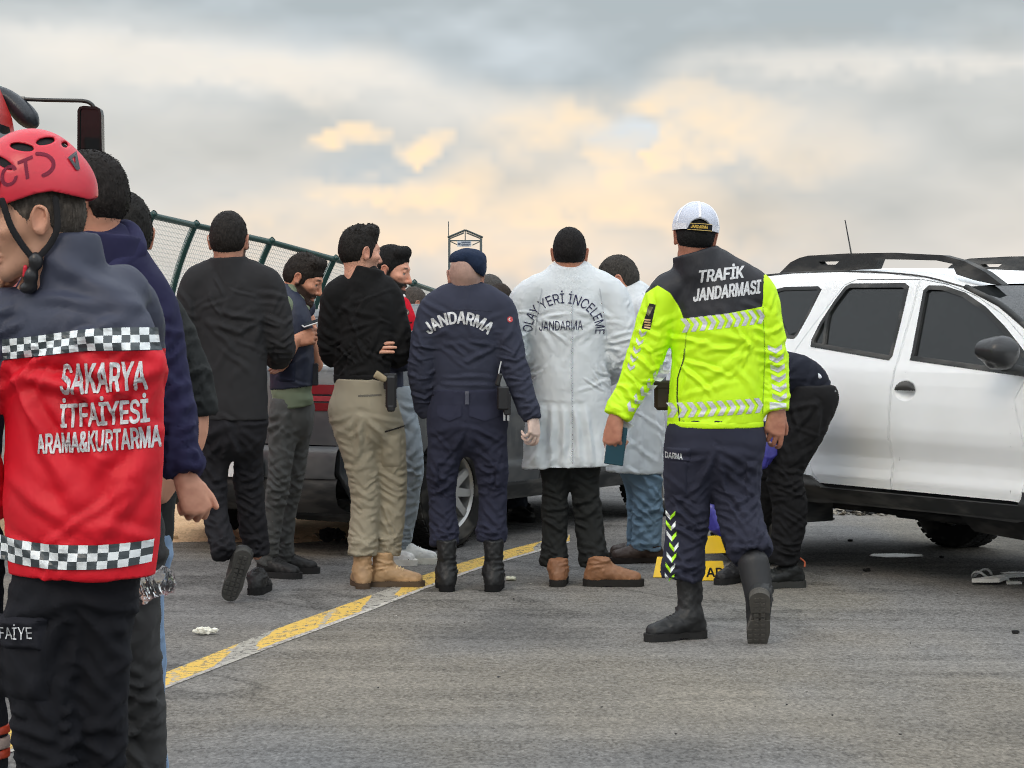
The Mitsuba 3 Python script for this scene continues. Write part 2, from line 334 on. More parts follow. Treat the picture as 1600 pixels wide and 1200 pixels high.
def strip(top, bot, nu, nv):
    """grid between two polylines given in pixels -> (nv+1, nu+1, 2)"""
    t = np.linspace(0, 1, nu + 1)
    def along(p):
        p = resample(np.asarray(p, float), 8); s = np.concatenate([[0], np.cumsum(np.linalg.norm(np.diff(p, axis=0), axis=1))]); return np.stack([np.interp(t * s[-1], s, p[:, i]) for i in (0, 1)], 1)
    a, b = along(top), along(bot); w = np.linspace(0, 1, nv + 1)[:, None, None]; return a[None] * (1 - w) + b[None] * w
def letters(text, place, step, thick=.0015, bold=False):
    """lettering on cloth. place(u, v): u along the text in 0..1, v from the base line up in units of the capitals -> pixels"""
    m = meshkit.text_mesh(text, 1.0, .02, bold); v, f = vf(m)
    nz = np.cross(v[f[:, 1]] - v[f[:, 0]], v[f[:, 2]] - v[f[:, 0]])[:, 2]; f = f[(v[f][:, :, 2] > .01).all(1)]
    m = trimesh.Trimesh(v, f, process=False); m.remove_unreferenced_vertices(); v, f = np.array(m.vertices), np.array(m.faces)
    v, f = trimesh.remesh.subdivide_to_size(v, f, step, max_iter=10)
    x0, x1 = v[:, 0].min(), v[:, 0].max()
    q = np.array([place((a - x0) / (x1 - x0), b) for a, b in v[:, :2]])
    return np.column_stack([q, np.zeros(len(q))]), f
def line_place(p0, p1, h, slant=0.):
    """base line from p0 to p1 (pixels), capitals h pixels tall"""
    p0, p1 = np.asarray(p0, float), np.asarray(p1, float)
    return lambda u, v: p0 + (p1 - p0) * u + np.array([slant * v * h, -v * h])
def arc_place(c, r, a0, a1, h, sy=1.):
    """round an arch of centre c, radius r (to the base line) from angle a0 to a1, degrees from straight up, clockwise"""
    def q(u, v):
        a = math.radians(a0 + (a1 - a0) * u); R = r + v * h; return np.array([c[0] + R * math.sin(a), c[1] - R * math.cos(a) * sy])
    return q

# ------------------------------------------------------------------ materials (colours ride on the vertices)
def vc(): return {'type': 'mesh_attribute', 'name': 'vertex_color'}
def two(b): return {'type': 'twosided', 'bsdf': b}
def weave(p, n, uv): return .0011 * fbm(p.x * 90, p.y * 90, p.z * 60, 3) + .0022 * fbm(p.x * 26, p.y * 26, p.z * 19, 2)
def crinkle(p, n, uv):
    a = fbm(p.x * 34, p.y * 34, p.z * 34, 3); return .004 * dr.abs(2 * a - 1) + .0006 * fbm(p.x * 160, p.y * 160, p.z * 160, 2)
scene['cloth'] = two({'type': 'bumpmap', 'arbitrary': mikit.proc(weave), 'scale': 1.0, 'bsdf': {'type': 'principled', 'base_color': vc(), 'roughness': .88, 'specular': .22, 'sheen': .25}})
scene['shell_cloth'] = two({'type': 'bumpmap', 'arbitrary': mikit.proc(weave), 'scale': .7, 'bsdf': {'type': 'principled', 'base_color': vc(), 'roughness': .55, 'specular': .35}})
scene['paper_cloth'] = two({'type': 'bumpmap', 'arbitrary': mikit.proc(crinkle), 'scale': .8, 'bsdf': {'type': 'principled', 'base_color': vc(), 'roughness': .7, 'specular': .3}})
scene['skin'] = two({'type': 'principled', 'base_color': vc(), 'roughness': .52, 'specular': .4})
def strands(p, n, uv): return .0016 * fbm(p.x * 260, p.y * 160, p.z * 90, 2) + .003 * fbm(p.x * 60, p.y * 60, p.z * 30, 2)
scene['hair'] = two({'type': 'bumpmap', 'arbitrary': mikit.proc(strands), 'scale': 1.0, 'bsdf': {'type': 'principled', 'base_color': vc(), 'roughness': .62, 'specular': .16}})
scene['leather'] = two({'type': 'principled', 'base_color': vc(), 'roughness': .5, 'specular': .4})
scene['matt'] = two({'type': 'principled', 'base_color': vc(), 'roughness': .85, 'specular': .2})
scene['gloss'] = two({'type': 'principled', 'base_color': vc(), 'roughness': .3, 'specular': .5})
scene['foil'] = two({'type': 'principled', 'base_color': vc(), 'roughness': .35, 'specular': .6})

# ------------------------------------------------------------------ heads (x right, y forward, z up, metres; origin between the ears)
def build_head():
    L = []
    L += [Ball((0, -.012, .035), (.0745, .096, .086), .02), Ball((0, .03, -.02), (.062, .064, .085), .03), Ball((0, -.02, -.005), (.066, .08, .06), .03)]
    L += [Chain([(-.048, .01, -.075), (-.02, .068, -.102), (.02, .068, -.102), (.048, .01, -.075)], [.016, .018, .018, .016], .03), Ball((0, .078, -.1), (.016, .012, .014), .015)]
    L += [Chain([(0, .086, .024), (0, .101, -.006), (0, .112, -.03)], [.007, .0085, .0115], .010), Chain([(-.013, .098, -.036), (.013, .098, -.036)], [.008, .008], .008)]
    L += [Chain([(-.04, .072, .032), (-.02, .084, .03), (.02, .084, .03), (.04, .072, .032)], [.009, .01, .01, .009], .012)]
    L += [Ball((sx * .045, .06, -.015), (.02, .02, .014), .02) for sx in (-1, 1)]
    L += [Ball((sx * .032, .099, .010), (.019, .017, .012), .012, sub=True) for sx in (-1, 1)]
    L += [Ball((sx * .032, .0765, .010), .0125, .002) for sx in (-1, 1)]
    L += [Chain([(sx * .044, .08, .016), (sx * .031, .0885, .019), (sx * .02, .085, .015)], [.0035] * 3, .004) for sx in (-1, 1)]
    L += [Chain([(-.022, .083, -.066), (0, .0945, -.063), (.022, .083, -.066)], [.004, .0062, .004], .006), Chain([(-.019, .082, -.076), (0, .0925, -.077), (.019, .082, -.076)], [.004, .0075, .004], .006)]
    L += [Chain([(-.026, .086, -.0705), (0, .098, -.070), (.026, .086, -.0705)], [.0022] * 3, .004, sub=True)]
    L += [Chain([(0, -.020, -.05), (0, -.020, -.12), (0, -.010, -.150)], [.055, .053, .046], .03)]
    for sx in (-1, 1):
        Mx = frame((sx * 1, -.35, 0), (0, -.25, 1))
        L += [Ball((sx * .078, -.012, -.002), (.009, .02, .033), .008, Mx), Ball((sx * .087, -.006, 0), (.006, .011, .02), .006, Mx, sub=True)]
        L += [Chain([(sx * .081, .002, -.012), (sx * .083, .004, .01), (sx * .086, -.008, .028), (sx * .089, -.026, .02), (sx * .086, -.026, -.004), (sx * .08, -.012, -.03)], [.003, .003, .0038, .004, .0035, .005], .003)]
    v, f = Field(*L).mesh(.0032); return v, f
HEAD = build_head()
def head_skin(tone, beard=0., shave=0., down=0.):
    tone = np.asarray(tone)
    def col(p):
        x, y, z = p.T; c = np.tile(tone, (len(p), 1)); g = lambda d, w: np.exp(-(d / w) ** 2)[:, None]
        red = g(np.linalg.norm((p - [0, .105, -.03]) * [1, 1, 1], axis=1), .022) * .5 + g(np.abs(x) - .083, .009) * (np.abs(z) < .04)[:, None] * .6 + g(np.linalg.norm((np.abs(p) * [1, 0, 0] + p * [0, 1, 1]) - [.042, .07, -.02], axis=1), .025) * .3 + .25 * (z < -.06)[:, None] * (y < .0)[:, None]
        c = c * (1 - red * np.array([.0, .2, .22])) * (.80 + .4 * meshkit.fbm(p * [34, 34, 34], 4, 8)[:, None] * np.array([1, 1.06, 1.1]))
        lips = np.exp(-((np.abs(x) / .024) ** 4) - ((z + .071) / .009) ** 4) * (y > .072); c = c * (1 - lips[:, None] * np.array([.12, .30, .28]))
        jaw = np.clip(1 - (z + .028 + .35 * np.maximum(y - .03, 0)) / -.02, 0, 1) if False else 1 / (1 + np.exp((z + .018 + .40 * np.clip(y - .012, 0, .06)) / .0035))
        mous = np.exp(-((z + .052) / .009) ** 2 - (x / .03) ** 4) * (y > .07); side = np.exp(-((y - .012) / .013) ** 2 - ((z + .02) / .035) ** 4) * (np.abs(x) > .05)
        m = np.clip(np.maximum(np.maximum(jaw * (y > -.02), mous), side) - lips, 0, 1) * np.clip((z + .092 + .45 * np.maximum(y, 0)) / .012, 0, 1); m *= np.clip((y + .02) / .016, 0, 1); m = np.clip(m * 1.25, 0, 1)
        c = c * (1 - m[:, None] * (.28 * (beard == 0))) 
        if beard: c = c * (1 - m[:, None] * beard) + m[:, None] * beard * np.array([.009, .007, .006]) * (1 + .8 * meshkit.noise(p * 500)[:, None])
        brow = np.exp(-((np.abs(x) - .032) / .016) ** 4 - ((z - .0345 + .1 * (np.abs(x) - .03)) / .0052) ** 4) * (y > .06); c = c * (1 - brow[:, None] * .9) + .012 * brow[:, None]
        for sx in (-1, 1):
            q = p - [sx * .032, .0765, .010]; r = np.linalg.norm(q, axis=1); e = (r < .0142) & (q[:, 1] > .004) & (q[:, 2] < .006 - down * .009)
            c[e] = [.42, .39, .37]; c[e & (np.hypot(q[:, 0], q[:, 2] + .002) < .0068)] = [.03, .02, .015]
            lid = (r < .0175) & (np.abs(q[:, 2] - .0065 + down * .009) < .0022) & (q[:, 1] > .003); c[lid] *= .35
        if shave:
            s = 1 / (1 + np.exp(-(z - (.0 + .9 * np.clip(y - .0, 0, .1) - .055 * (y < -.03))) / .006)); c = c * (1 - s[:, None] * np.array([.50, .36, .24]) * shave)
        return c
    def push(p):
        if not beard: return np.zeros(len(p))
        x, y, z = p.T; jaw = 1 / (1 + np.exp((z + .020 + .40 * np.clip(y - .012, 0, .06)) / .005)) * np.clip((y + .02) / .03, 0, 1) * np.clip((z + .092 + .45 * np.maximum(y, 0)) / .012, 0, 1)
        lips = np.exp(-((np.abs(x) / .024) ** 4) - ((z + .071) / .011) ** 4) * (y > .068)
        return np.clip(jaw - lips, 0, 1) * (.004 + .004 * np.clip((y - .03) / .05, 0, 1)) * (.7 + .6 * meshkit.noise(p * 300))
    return col, push
def build_hair(top=.014, side=.005, quiff=0., front=.068, nape=-.075, rough=.004, seed=1, h=.0042, spikes=0., swept=0.):
    rough *= .6
    B = [Ball((0, -.012, .035), (.0745 + side, .096 + side, .086 + top), .02), Ball((0, -.02, -.005), (.066 + side, .08 + side, .062), .03)]
    if quiff: B += [Chain([(-.04, .03, .105), (0, .055, .115), (.045, .035, .105)], [.022 + quiff * .4, .024 + quiff, .022 + quiff * .5], .03)]
    if swept: B += [Chain([(-.045, -.03, .10), (0, .03, .118 + swept), (.03, .075, .085)], [.02, .026, .022], .03)]
    def zmin(x, y):
        z = np.interp(y, [-.12, -.05, -.036, -.024, .004, .010, .026, .034, .05, .075, .11], [nape, nape + .005, -.035, .022, .022, -.022, -.022, .022, front - .018, front, front - .012 * (quiff > 0) - .03 * (swept > 0)])
        return z + .006 * np.cos(x * 60)
    F_ = Field(*B)
    def extra(p, d):
        g = zmin(p[:, 0], p[:, 1]) - p[:, 2]; d = np.maximum(d, g * .75)
        ear = np.linalg.norm((np.abs(p) * [1, 0, 0] + p * [0, 1, 1] - [.085, -.01, -.004]) / [1, .75, 1], axis=1) - .03
        return np.maximum(d, -ear)
    F_.extra = extra
    v, f = F_.mesh(h); n = vnormals(v, f); w = np.clip((v[:, 2] + .01) / .07, .25, 1)
    k = meshkit.fbm(v * [95, 60, 45], 3, seed) - .5; k2 = ridged(meshkit.noise(v * [240, 110, 70], seed + 3)) - .5
    v = v + n * ((k * 2.2 + k2 * .8) * rough * w)[:, None]
    if spikes:
        s = np.clip(meshkit.noise(v * 130, seed + 8) - .72, 0, 1) * (v[:, 2] > .085) * (v[:, 1] < .06); v = v + (n + [0, -.4, .6]) * (s * spikes)[:, None]
    return v, f
def blades(v, f, n_blades, length, seed, width=.0011):
    """short loose strands standing off the hair"""
    r = np.random.default_rng(seed); a = np.linalg.norm(np.cross(v[f[:, 1]] - v[f[:, 0]], v[f[:, 2]] - v[f[:, 0]]), axis=1); i = r.choice(len(f), n_blades, p=a / a.sum()); b = r.dirichlet((1, 1, 1), n_blades)
    p = np.einsum('ij,ijk->ik', b, v[f[i]]); n = vnormals(v, f)[f[i, 0]]; g = np.array([0, -.75, -.35]) * np.where(p[:, 2:] > .09, [1, 1, .0], [.55, .6, 2.2]) * np.where(p[:, 1:2] > .035, [1, -1.1, 1], 1)
    t = g - n * np.einsum('ij,ij->i', g, n)[:, None]; d = n * r.uniform(.05, .28, (n_blades, 1)) + t + r.normal(0, .22, (n_blades, 3)); d /= np.linalg.norm(d, axis=1, keepdims=True)
    L = length * r.uniform(.5, 1.25, (n_blades, 1)); s = np.cross(d, n); s /= np.linalg.norm(s, axis=1, keepdims=True) + 1e-9; p = p - n * .001
    V = np.stack([p - s * width, p + s * width, p + d * L * .6 + n * .001 + s * width * .6, p + d * L - n * L * .12], 1).reshape(-1, 3); k = np.arange(n_blades)[:, None] * 4
    return V, np.vstack([k + [0, 1, 2], k + [0, 2, 3]])
HAIR = {}
def hair(col, **kw):
    k = repr(sorted(kw.items()))
    if k not in HAIR: m = build_hair(**kw); HAIR[k] = cat(m, blades(*m, 6500, .0055 + .12 * kw.get('top', .01), kw.get('seed', 1)))
    return HAIR[k], (lambda p: np.asarray(col) * (.5 + 1.9 * meshkit.noise(p * [420, 420, 90], 4)[:, None] ** 2 + .5 * meshkit.noise(p * [90, 90, 60], 6)[:, None]))

# ------------------------------------------------------------------ hands (x along the fingers, y thumb side, z back of the hand; wrist at the origin)
def build_hand(curl=(35, 40, 25), thumb=((.03, .028, -.006), (.058, .05, -.018), (.086, .058, -.03)), spread=4, arm=.075, fold=(0, 0, 0, 0)):
    L = [Chain([(-arm, 0, 0), (-.03, 0, 0), (.012, 0, 0)], [.027, .0255, .026], .02, squash=((0, 0, 1), 1.25), cut=(1, 0))]
    B = [(.090, .030), (.094, .010), (.089, -.011), (.079, -.030)]; ln = [(.042, .025, .022), (.046, .029, .023), (.043, .027, .022), (.034, .021, .02)]
    for i, ((bx, by), l) in enumerate(zip(B, ln)):
        L.append(Chain([(.0, by * .45, -.001), (bx * .55, by * .85, .002), (bx, by, 0)], [.017, .0145, .0115], .016))
        p = np.array([bx, by, 0.]); a = 0; pts = [p]; yaw = math.radians(spread * (1.5 - i))
        for j in range(3):
            a += math.radians(curl[j] * (1 + .12 * (i - 1)) + (fold[i] if j == 0 else 0)); p = p + l[j] * np.array([math.cos(a) * math.cos(yaw), math.sin(yaw) * math.cos(a), -math.sin(a)]); pts.append(p)
        r = .0094 if i < 3 else .0082; L.append(Chain(pts, [r * 1.08, r, r * .95, r * .8], .004, n=2))
    L.append(Chain([(.012, .016, -.006), thumb[0]], [.017, .0145], .014)); L.append(Chain(thumb, [.0125, .0105, .0085], .006, n=2))
    v, f = Field(*L).mesh(.0033); return v, f
HAND = {}
def hand(style):
    if style not in HAND:
        kw = {'relaxed': dict(curl=(22, 32, 22)), 'hang': dict(curl=(38, 48, 30), fold=(-14, -4, 4, 8)), 'fist': dict(curl=(72, 88, 52), spread=1, thumb=((.035, .03, -.012), (.062, .034, -.03), (.075, .014, -.045))),
              'thumb': dict(curl=(70, 85, 50), spread=1, thumb=((.035, .036, -.004), (.066, .05, .0), (.098, .052, .006))), 'hold': dict(curl=(48, 34, 22), spread=2, thumb=((.036, .03, -.022), (.062, .032, -.048), (.084, .022, -.06))),
              'pinch': dict(curl=(52, 46, 26), spread=2, thumb=((.036, .032, -.016), (.066, .04, -.034), (.09, .036, -.052))), 'flat': dict(curl=(14, 16, 10), spread=3)}[style]
        HAND[style] = build_hand(**kw)
    return HAND[style]
def place_hand(style, wrist, fingers, back, left, s=1.0):
    v, f = hand(style)
    if left: v, f = v * [1, -1, 1], f[:, ::-1]
    # right hand: looking along the fingers with the back up, the thumb lies to the left (+y)
    M = frame(fingers, back); return move((v, f), M, wrist, s)
def hand_skin(tone, style=None):
    tone = np.asarray(tone)
    return lambda p: tone * (1 - .5 * (meshkit.fbm(p * 55, 3, 3)[:, None] - .45) * np.array([.8, 1.2, 1.3]))

# ------------------------------------------------------------------ footwear (x to the toe, y to the left, z up; ankle over the origin, ground at z = 0)
def outline(L=.20, heel=.072, w=.05, toe=.036):
    a = [Point(-heel + .036, 0).buffer(.036), Point(.05, -.004).buffer(.031), Point(L - .085, .004).buffer(w), Point(L - toe, .008).buffer(toe)]
    return union_all([union_all([a[i], a[i + 1]]).convex_hull for i in range(3)])
def build_shoe(shaft=.10, L=.205, sole=.026, w=.041, chunk=0., heel_step=.004, seed=1, shaft_r=.05, lean=0.):
    o = outline(L, w=w)
    up = Field(Chain([(lean * shaft, 0, shaft), (0, 0, .075), (-.012, 0, .045)], [shaft_r, .047, .042], .03, cut=(1, 0), squash=((0, 1, 0), 1.12)), Chain([(0, 0, .085), (.06, .002, .062), (.11, .004, .045), (L - .045, .007, .036)], [.045, .041, .039, .034], .03, squash=((0, 1, 0), .92)), Ball((-.03, 0, .04), (.04, .034, .04), .03)).plane((0, 0, sole - .004), (0, 0, -1))
    upper = folds(up.mesh(.006), strokes=[((.095, -.04, .06), (.095, .045, .06), .006, .003), ((.112, -.045, .05), (.112, .05, .05), .006, .003), ((-.04, -.04, .085), (.03, -.045, .1), .007, .003), ((-.05, 0, .105), (.05, 0, .125), .006, .005), ((-.045, 0, .14), (.045, 0, .118), .006, .005), ((-.05, 0, .165), (.03, 0, .158), .005, .004), ((.02, 0, .045), (.03, 0, .09), .005, .004), ((-.045, 0, .05), (-.03, 0, .095), .005, -.004), ((-.04, .04, .08), (.03, .045, .105), .007, .003)], drape=[(.006, (24, 24, 22)), (.004, (60, 60, 50))], seed=seed)
    s1 = move(extrude(o.buffer(.002 + chunk), sole - heel_step), t=(0, 0, heel_step)); heel = extrude(o.buffer(.003 + chunk).intersection(sbox(-.2, -.2, .025, .2)), heel_step + .001); fore = extrude(o.buffer(.002 + chunk).intersection(sbox(.065, -.2, .5, .2)), heel_step + .001)
    welt = move(extrude(o.buffer(.0032 + chunk), .006), t=(0, 0, sole - .009))
    lugs = []
    for ix in range(11):
        for iy in range(4):
            c = Point(-.066 + ix * .0255, -.036 + iy * .024)
            if o.buffer(-.006).contains(c): lugs.append(box(c.x - .008, c.x + .008, c.y - .008, c.y + .008, heel_step - .009, heel_step + .002))
    if chunk: lugs = lugs
    return upper, cat(s1, heel, fore, welt), cat(*lugs)
SHOE = {'boot': dict(shaft=.24, sole=.032, shaft_r=.052, heel_step=.006), 'desert': dict(shaft=.17, sole=.03, shaft_r=.053), 'sneaker': dict(shaft=.092, sole=.034, chunk=.003, heel_step=.003, shaft_r=.045), 'chelsea': dict(shaft=.13, sole=.034, chunk=.002, shaft_r=.05), 'derby': dict(shaft=.088, sole=.03, shaft_r=.045)}
SHOES = {}
def shoe(kind):
    if kind not in SHOES: SHOES[kind] = build_shoe(**SHOE[kind])
    return SHOES[kind]
def put_shoe(who, kind, pos, toe, up=(0, 0, 1), upper=(.02, .02, .02), sole=(.015, .015, .015), s=1.0, name='shoe', lugs=False, label=None, bsdf='leather'):
    """pos: the point of the ground under the ankle (or where the sole's ankle point is when the foot is lifted)"""
    M = frame(toe, up); u, so, lg = shoe(kind)
    k = add(name, move(u, M, pos, s), bsdf, who, True, upper, grain=.3, gf=30, label=label)
    if kind != 'chelsea':
        lc = cat(*[tube(resample([(x, -.026, z - .012), (x + .003, 0, z + .001), (x, .026, z - .012)], 3), .0032, 5) for x, z in zip(np.linspace(.038, .098, 5), np.interp(np.linspace(.038, .098, 5), [0, .06, .11], [.131, .105, .087]))])
        add('laces', move(lc, M, pos, s), 'matt', k, True, np.clip(np.asarray(upper) * 1.9 + .01, 0, .7), kind='stuff')
    add('sole', move(cat(so, lg) if lugs else so, M, pos, s), 'matt', k, 40, sole, grain=.25, gf=40)
    return k

# ------------------------------------------------------------------ ground, road, line, sand
def ground_z(y):
    d = np.maximum(np.asarray(y, float) - 24, 0); z = np.where(d < 15, -.003 * d * d, -.675 - .09 * (d - 15)); return np.maximum(z, -6.0)
def wear_(p): return fbm(p.x * .55, p.y * .22, 1.7, 4)
def asphalt_c(p):
    g = fbm(p.x * 110, p.y * 52, 0., 3); g2 = noise(p.x * 55, p.y * 55, 3.); st = fbm(p.x * 1.1, p.y * 7.0, 5., 4); big = wear_(p)
    crack = smoothstep(.030, .012, dr.abs(fbm(p.x * .8 + .5 * p.y, p.y * .5, 41., 4) - .5)) * smoothstep(.52, .62, fbm(p.x * .4, p.y * .3, 51., 2)); c = .122 + .135 * (g - .5) + .035 * (g2 - .5) + .075 * (st - .5) + .085 * (big - .5) - .035 * crack
    c = c + .03 * smoothstep(.66, .8, noise(p.x * 85, p.y * 85, 9.)) * smoothstep(.3, .7, noise(p.x * 31, p.y * 31, 4.))
    oil = smoothstep(.62, .78, fbm(p.x * .9, p.y * .5, 21., 3)); c = c * (1 - .26 * oil)
    dust = smoothstep(.5, .75, fbm(p.x * .7 + 4, p.y * .35, 31., 4))
    return mix(mi.Color3f(c * 1.0, c * .975, c * .94), mi.Color3f(c * 1.12, c * 1.02, c * .86), dust)
def asphalt(p, n, uv): return dr.maximum(asphalt_c(p), .015)
def asphalt_b(p, n, uv): return .0035 * fbm(p.x * 95, p.y * 95, 0., 3) + .004 * noise(p.x * 40, p.y * 40, 2.)
scene['asphalt'] = {'type': 'bumpmap', 'arbitrary': mikit.proc(asphalt_b), 'scale': 1.0, 'bsdf': {'type': 'principled', 'base_color': mikit.proc(asphalt), 'roughness': .82, 'specular': .3}}
def road_pt(px, py): Y = F * H / (py - HY); return [(px - 800) / F * Y, Y]
up_ = np.array([road_pt(*q) for q in ((-40, 1158), (14, 1142), (250, 1055), (420, 988), (560, 938), (680, 893), (760, 869), (850, 845), (890, 835))])
lo_ = np.array([road_pt(*q) for q in ((-40, 1196), (14, 1178), (250, 1080), (420, 1014), (560, 962), (680, 915), (760, 886), (850, 860), (890, 848))])
U_, L_ = resample(up_, 6), resample(lo_, 6)
sl = np.concatenate([[0], np.cumsum(np.linalg.norm(np.diff((U_ + L_) / 2, axis=0), axis=1))]); mx_ = (U_ + L_) / 2; px_ = 800 + F * mx_[:, 0] / mx_[:, 1]
BARE = [(*np.interp((a, b), px_, sl), k) for a, b, k in ((262, 284, .55), (348, 408, 1.), (496, 518, .6), (572, 624, .9), (838, 960, 1.), (60, 200, .5))]
def paint(p, n, uv):
    # worn yellow over old white: bare patches come and go along the line; uv.x runs along it in metres, uv.y across 0..1
    s, t = uv.x, uv.y
    base = asphalt_c(p); gone = fbm(p.x * 60, p.y * 60, 2., 3); patch = fbm(s * 1.9 + 3.3, t * .8, 4., 2)
    near = smoothstep(10.2, 8.2, p.y); yel0 = smoothstep(.52, .47, patch * near + .40 * (1 - near) + .10 * (gone - .5) + .04 * noise(s * 9, t * 5))
    sw = s + .30 * (fbm(s * 3.1, t * 2.4, 8., 3) - .5) + .22 * (t - .5); bare = mi.Float(0)
    for a, b, k in BARE: bare = dr.maximum(bare, k * smoothstep(a - .05, a + .05, sw) * smoothstep(b + .05, b - .05, sw))
    yel = smoothstep(.66, .44, bare + .55 * (gone - .5) + .30 * (noise(s * 22, t * 9) - .5) * bare)
    white_edge = smoothstep(.80, .86, t + .05 * (noise(s * 14, 1.) - .5)); keep = smoothstep(.36, .5, gone + .10)
    w = mix(base, mi.Color3f(.46, .44, .38), .50 * smoothstep(.34, .62, gone + .08))
    y = mix(mi.Color3f(.62, .41, .075), mi.Color3f(.54, .35, .08), gone); y = mix(y, base, .75 * smoothstep(.64, .74, gone + .10 * noise(s * 5., t * 6.)) + .10)
    c = mix(w, y, yel * (1 - white_edge)); return dr.maximum(mix(c, mi.Color3f(.62, .60, .55), white_edge * keep * (.12 + .25 * smoothstep(9.5, 11., p.y))), .01)
scene['line_paint'] = {'type': 'principled', 'base_color': mikit.proc(paint), 'roughness': .75, 'specular': .3}
def sand(p, n, uv):
    g = fbm(p.x * 14, p.y * 14, p.z * 14, 4); h = noise(p.x * 90, p.y * 90, 0.); c = mix(mi.Color3f(.42, .28, .16), mi.Color3f(.58, .42, .26), g); return c * (.75 + .5 * h)
scene['sandy'] = {'type': 'principled', 'base_color': mikit.proc(sand), 'roughness': .95, 'specular': .1}
def soil(p, n, uv): return mix(mi.Color3f(.10, .11, .06), mi.Color3f(.20, .17, .11), fbm(p.x * .15, p.y * .15, 0., 4))
scene['soil'] = {'type': 'diffuse', 'reflectance': mikit.proc(soil)}
def sheet(x0, x1, ys, dz, nx=2):
    xs = np.linspace(x0, x1, nx); X, Yy = np.meshgrid(xs, ys); return grid_mesh(np.stack([X, Yy, ground_z(Yy) + dz], -1)[::-1])
ys = np.concatenate([np.linspace(-60, 24, 22), np.linspace(24.5, 42, 36), np.linspace(45, 105, 21), [140, 300, 800, 2500, 8000]])
gx = np.array([-8000, -2000, -400, -60, -12, 0, 12, 60, 400, 2000, 8000.]); Xg, Yg = np.meshgrid(gx, ys)
add('ground', grid_mesh(np.stack([Xg, Yg, ground_z(Yg) - .06 - .02 * (np.abs(Xg) > 30)], -1)[::-1]), 'soil', None, 40, kind='structure')
add('road', sheet(-6.5, 13, ys[ys < 106], 0, 3), 'asphalt', None, 40, kind='structure')
# the worn edge line, from the near left to the far middle
rowsL = []
for a, b in zip(U_, L_): rowsL.append([np.append(a + (b - a) * t, .003) for t in (0, .5, 1)])
rowsL = np.array(rowsL)
lv, lf = grid_mesh(rowsL); luv = np.stack([np.repeat(sl, 3), np.tile([0, .5, 1], len(sl))], 1)
lf = np.vstack([lf[:, [0, 1, 2]], lf[:, [0, 2, 3]]])[:, ::-1]
scene['road_line'] = mikit.ply((lv, lf), 'line_paint', smooth=True, uv=luv); tag('road_line', kind='structure')
# low spread of sand along the far road edge
gxs, gys = np.linspace(-6.4, -.3, 90), np.linspace(13.85, 18.5, 60); SX, SY = np.meshgrid(gxs, gys)
edge = np.clip((SY - 14.0 - .25 * (meshkit.fbm(np.stack([SX * 2, SY, SX * 0], -1), 3, 4) - .5) * 3) / .5, 0, 1) * np.clip((-.5 - SX) / .6, 0, 1) * np.clip((18.4 - SY) / .8, 0, 1)
SZ = -.03 + .055 * edge + .05 * edge * meshkit.fbm(np.stack([SX * 3, SY * 3, SX * 0], -1), 4, 2)
add('sand', grid_mesh(np.stack([SX, SY, SZ], -1)[::-1]), 'sandy', None, True, kind='structure')

# ------------------------------------------------------------------ fence along the bridge edge
GREEN = lin(26, 62, 58)
def fence():
    k = thing('mesh_fence', 'green steel fence with curved posts and pale wire mesh along the bridge edge', 'fence')
    base = [(237, 337, 27.2), (304, 352, 28.5), (422, 378, 30.2), (522, 405, 31.8), (592, 425, 33.5), (645, 443, 35.2), (684, 456, 37.0)]
    tops = [at(*b) for b in base]; d0, d1 = tops[0] - tops[1], tops[-1] - tops[-2]
    tops = [tops[0] + d0 * 1.9, tops[0] + d0 * .95] + tops + [tops[-1] + d1 * i * [1, 1, 1.08] for i in range(1, 7)]
    al = unit((tops[5] - tops[3]) * [1, 1, 0]); inn = np.array([al[1], -al[0], 0])       # towards the road
    def prof(top, t):  # t 0 at the ground .. 1 at the top
        zg = float(ground_z(top[1])) - .05; h = top[2] - zg; o = .42 * np.clip((t - .45) / .55, 0, 1) ** 1.8
        return np.array([*(top - inn * .42 + inn * o)[:2], zg + t * h])
    ts = np.concatenate([[0, .2, .4], np.linspace(.47, 1.0, 9)])
    for top in tops: add('post', tube([prof(top, t) for t in ts] + [top + inn * .05 + [0, 0, .035]], .043, 8), 'gloss', k, True, GREEN, grain=.2)
    for a, b in zip(tops[:-1], tops[1:]):
        L = np.linalg.norm(b - a); add('top_rail', tube([a, b], .04, 8), 'gloss', k, True, GREEN, grain=.2); add('bottom_rail', tube([prof(a, .02), prof(b, .02)], .025, 6), 'gloss', k, True, GREEN)
        ms = []; pitch = .045
        for u in np.arange(pitch, L, pitch) / L: ms.append(tube([prof(a + (b - a) * u, t) for t in np.linspace(.03, 1, 9)], .0034, 3, False))
        for t in np.arange(.03, .99, pitch / 2.35):
            ms.append(tube([prof(a, t), prof(b, t)], .0034, 3, False))
        add('wire_mesh', cat(*ms), 'foil', k, True, lin(205, 208, 204), kind='stuff')
fence()

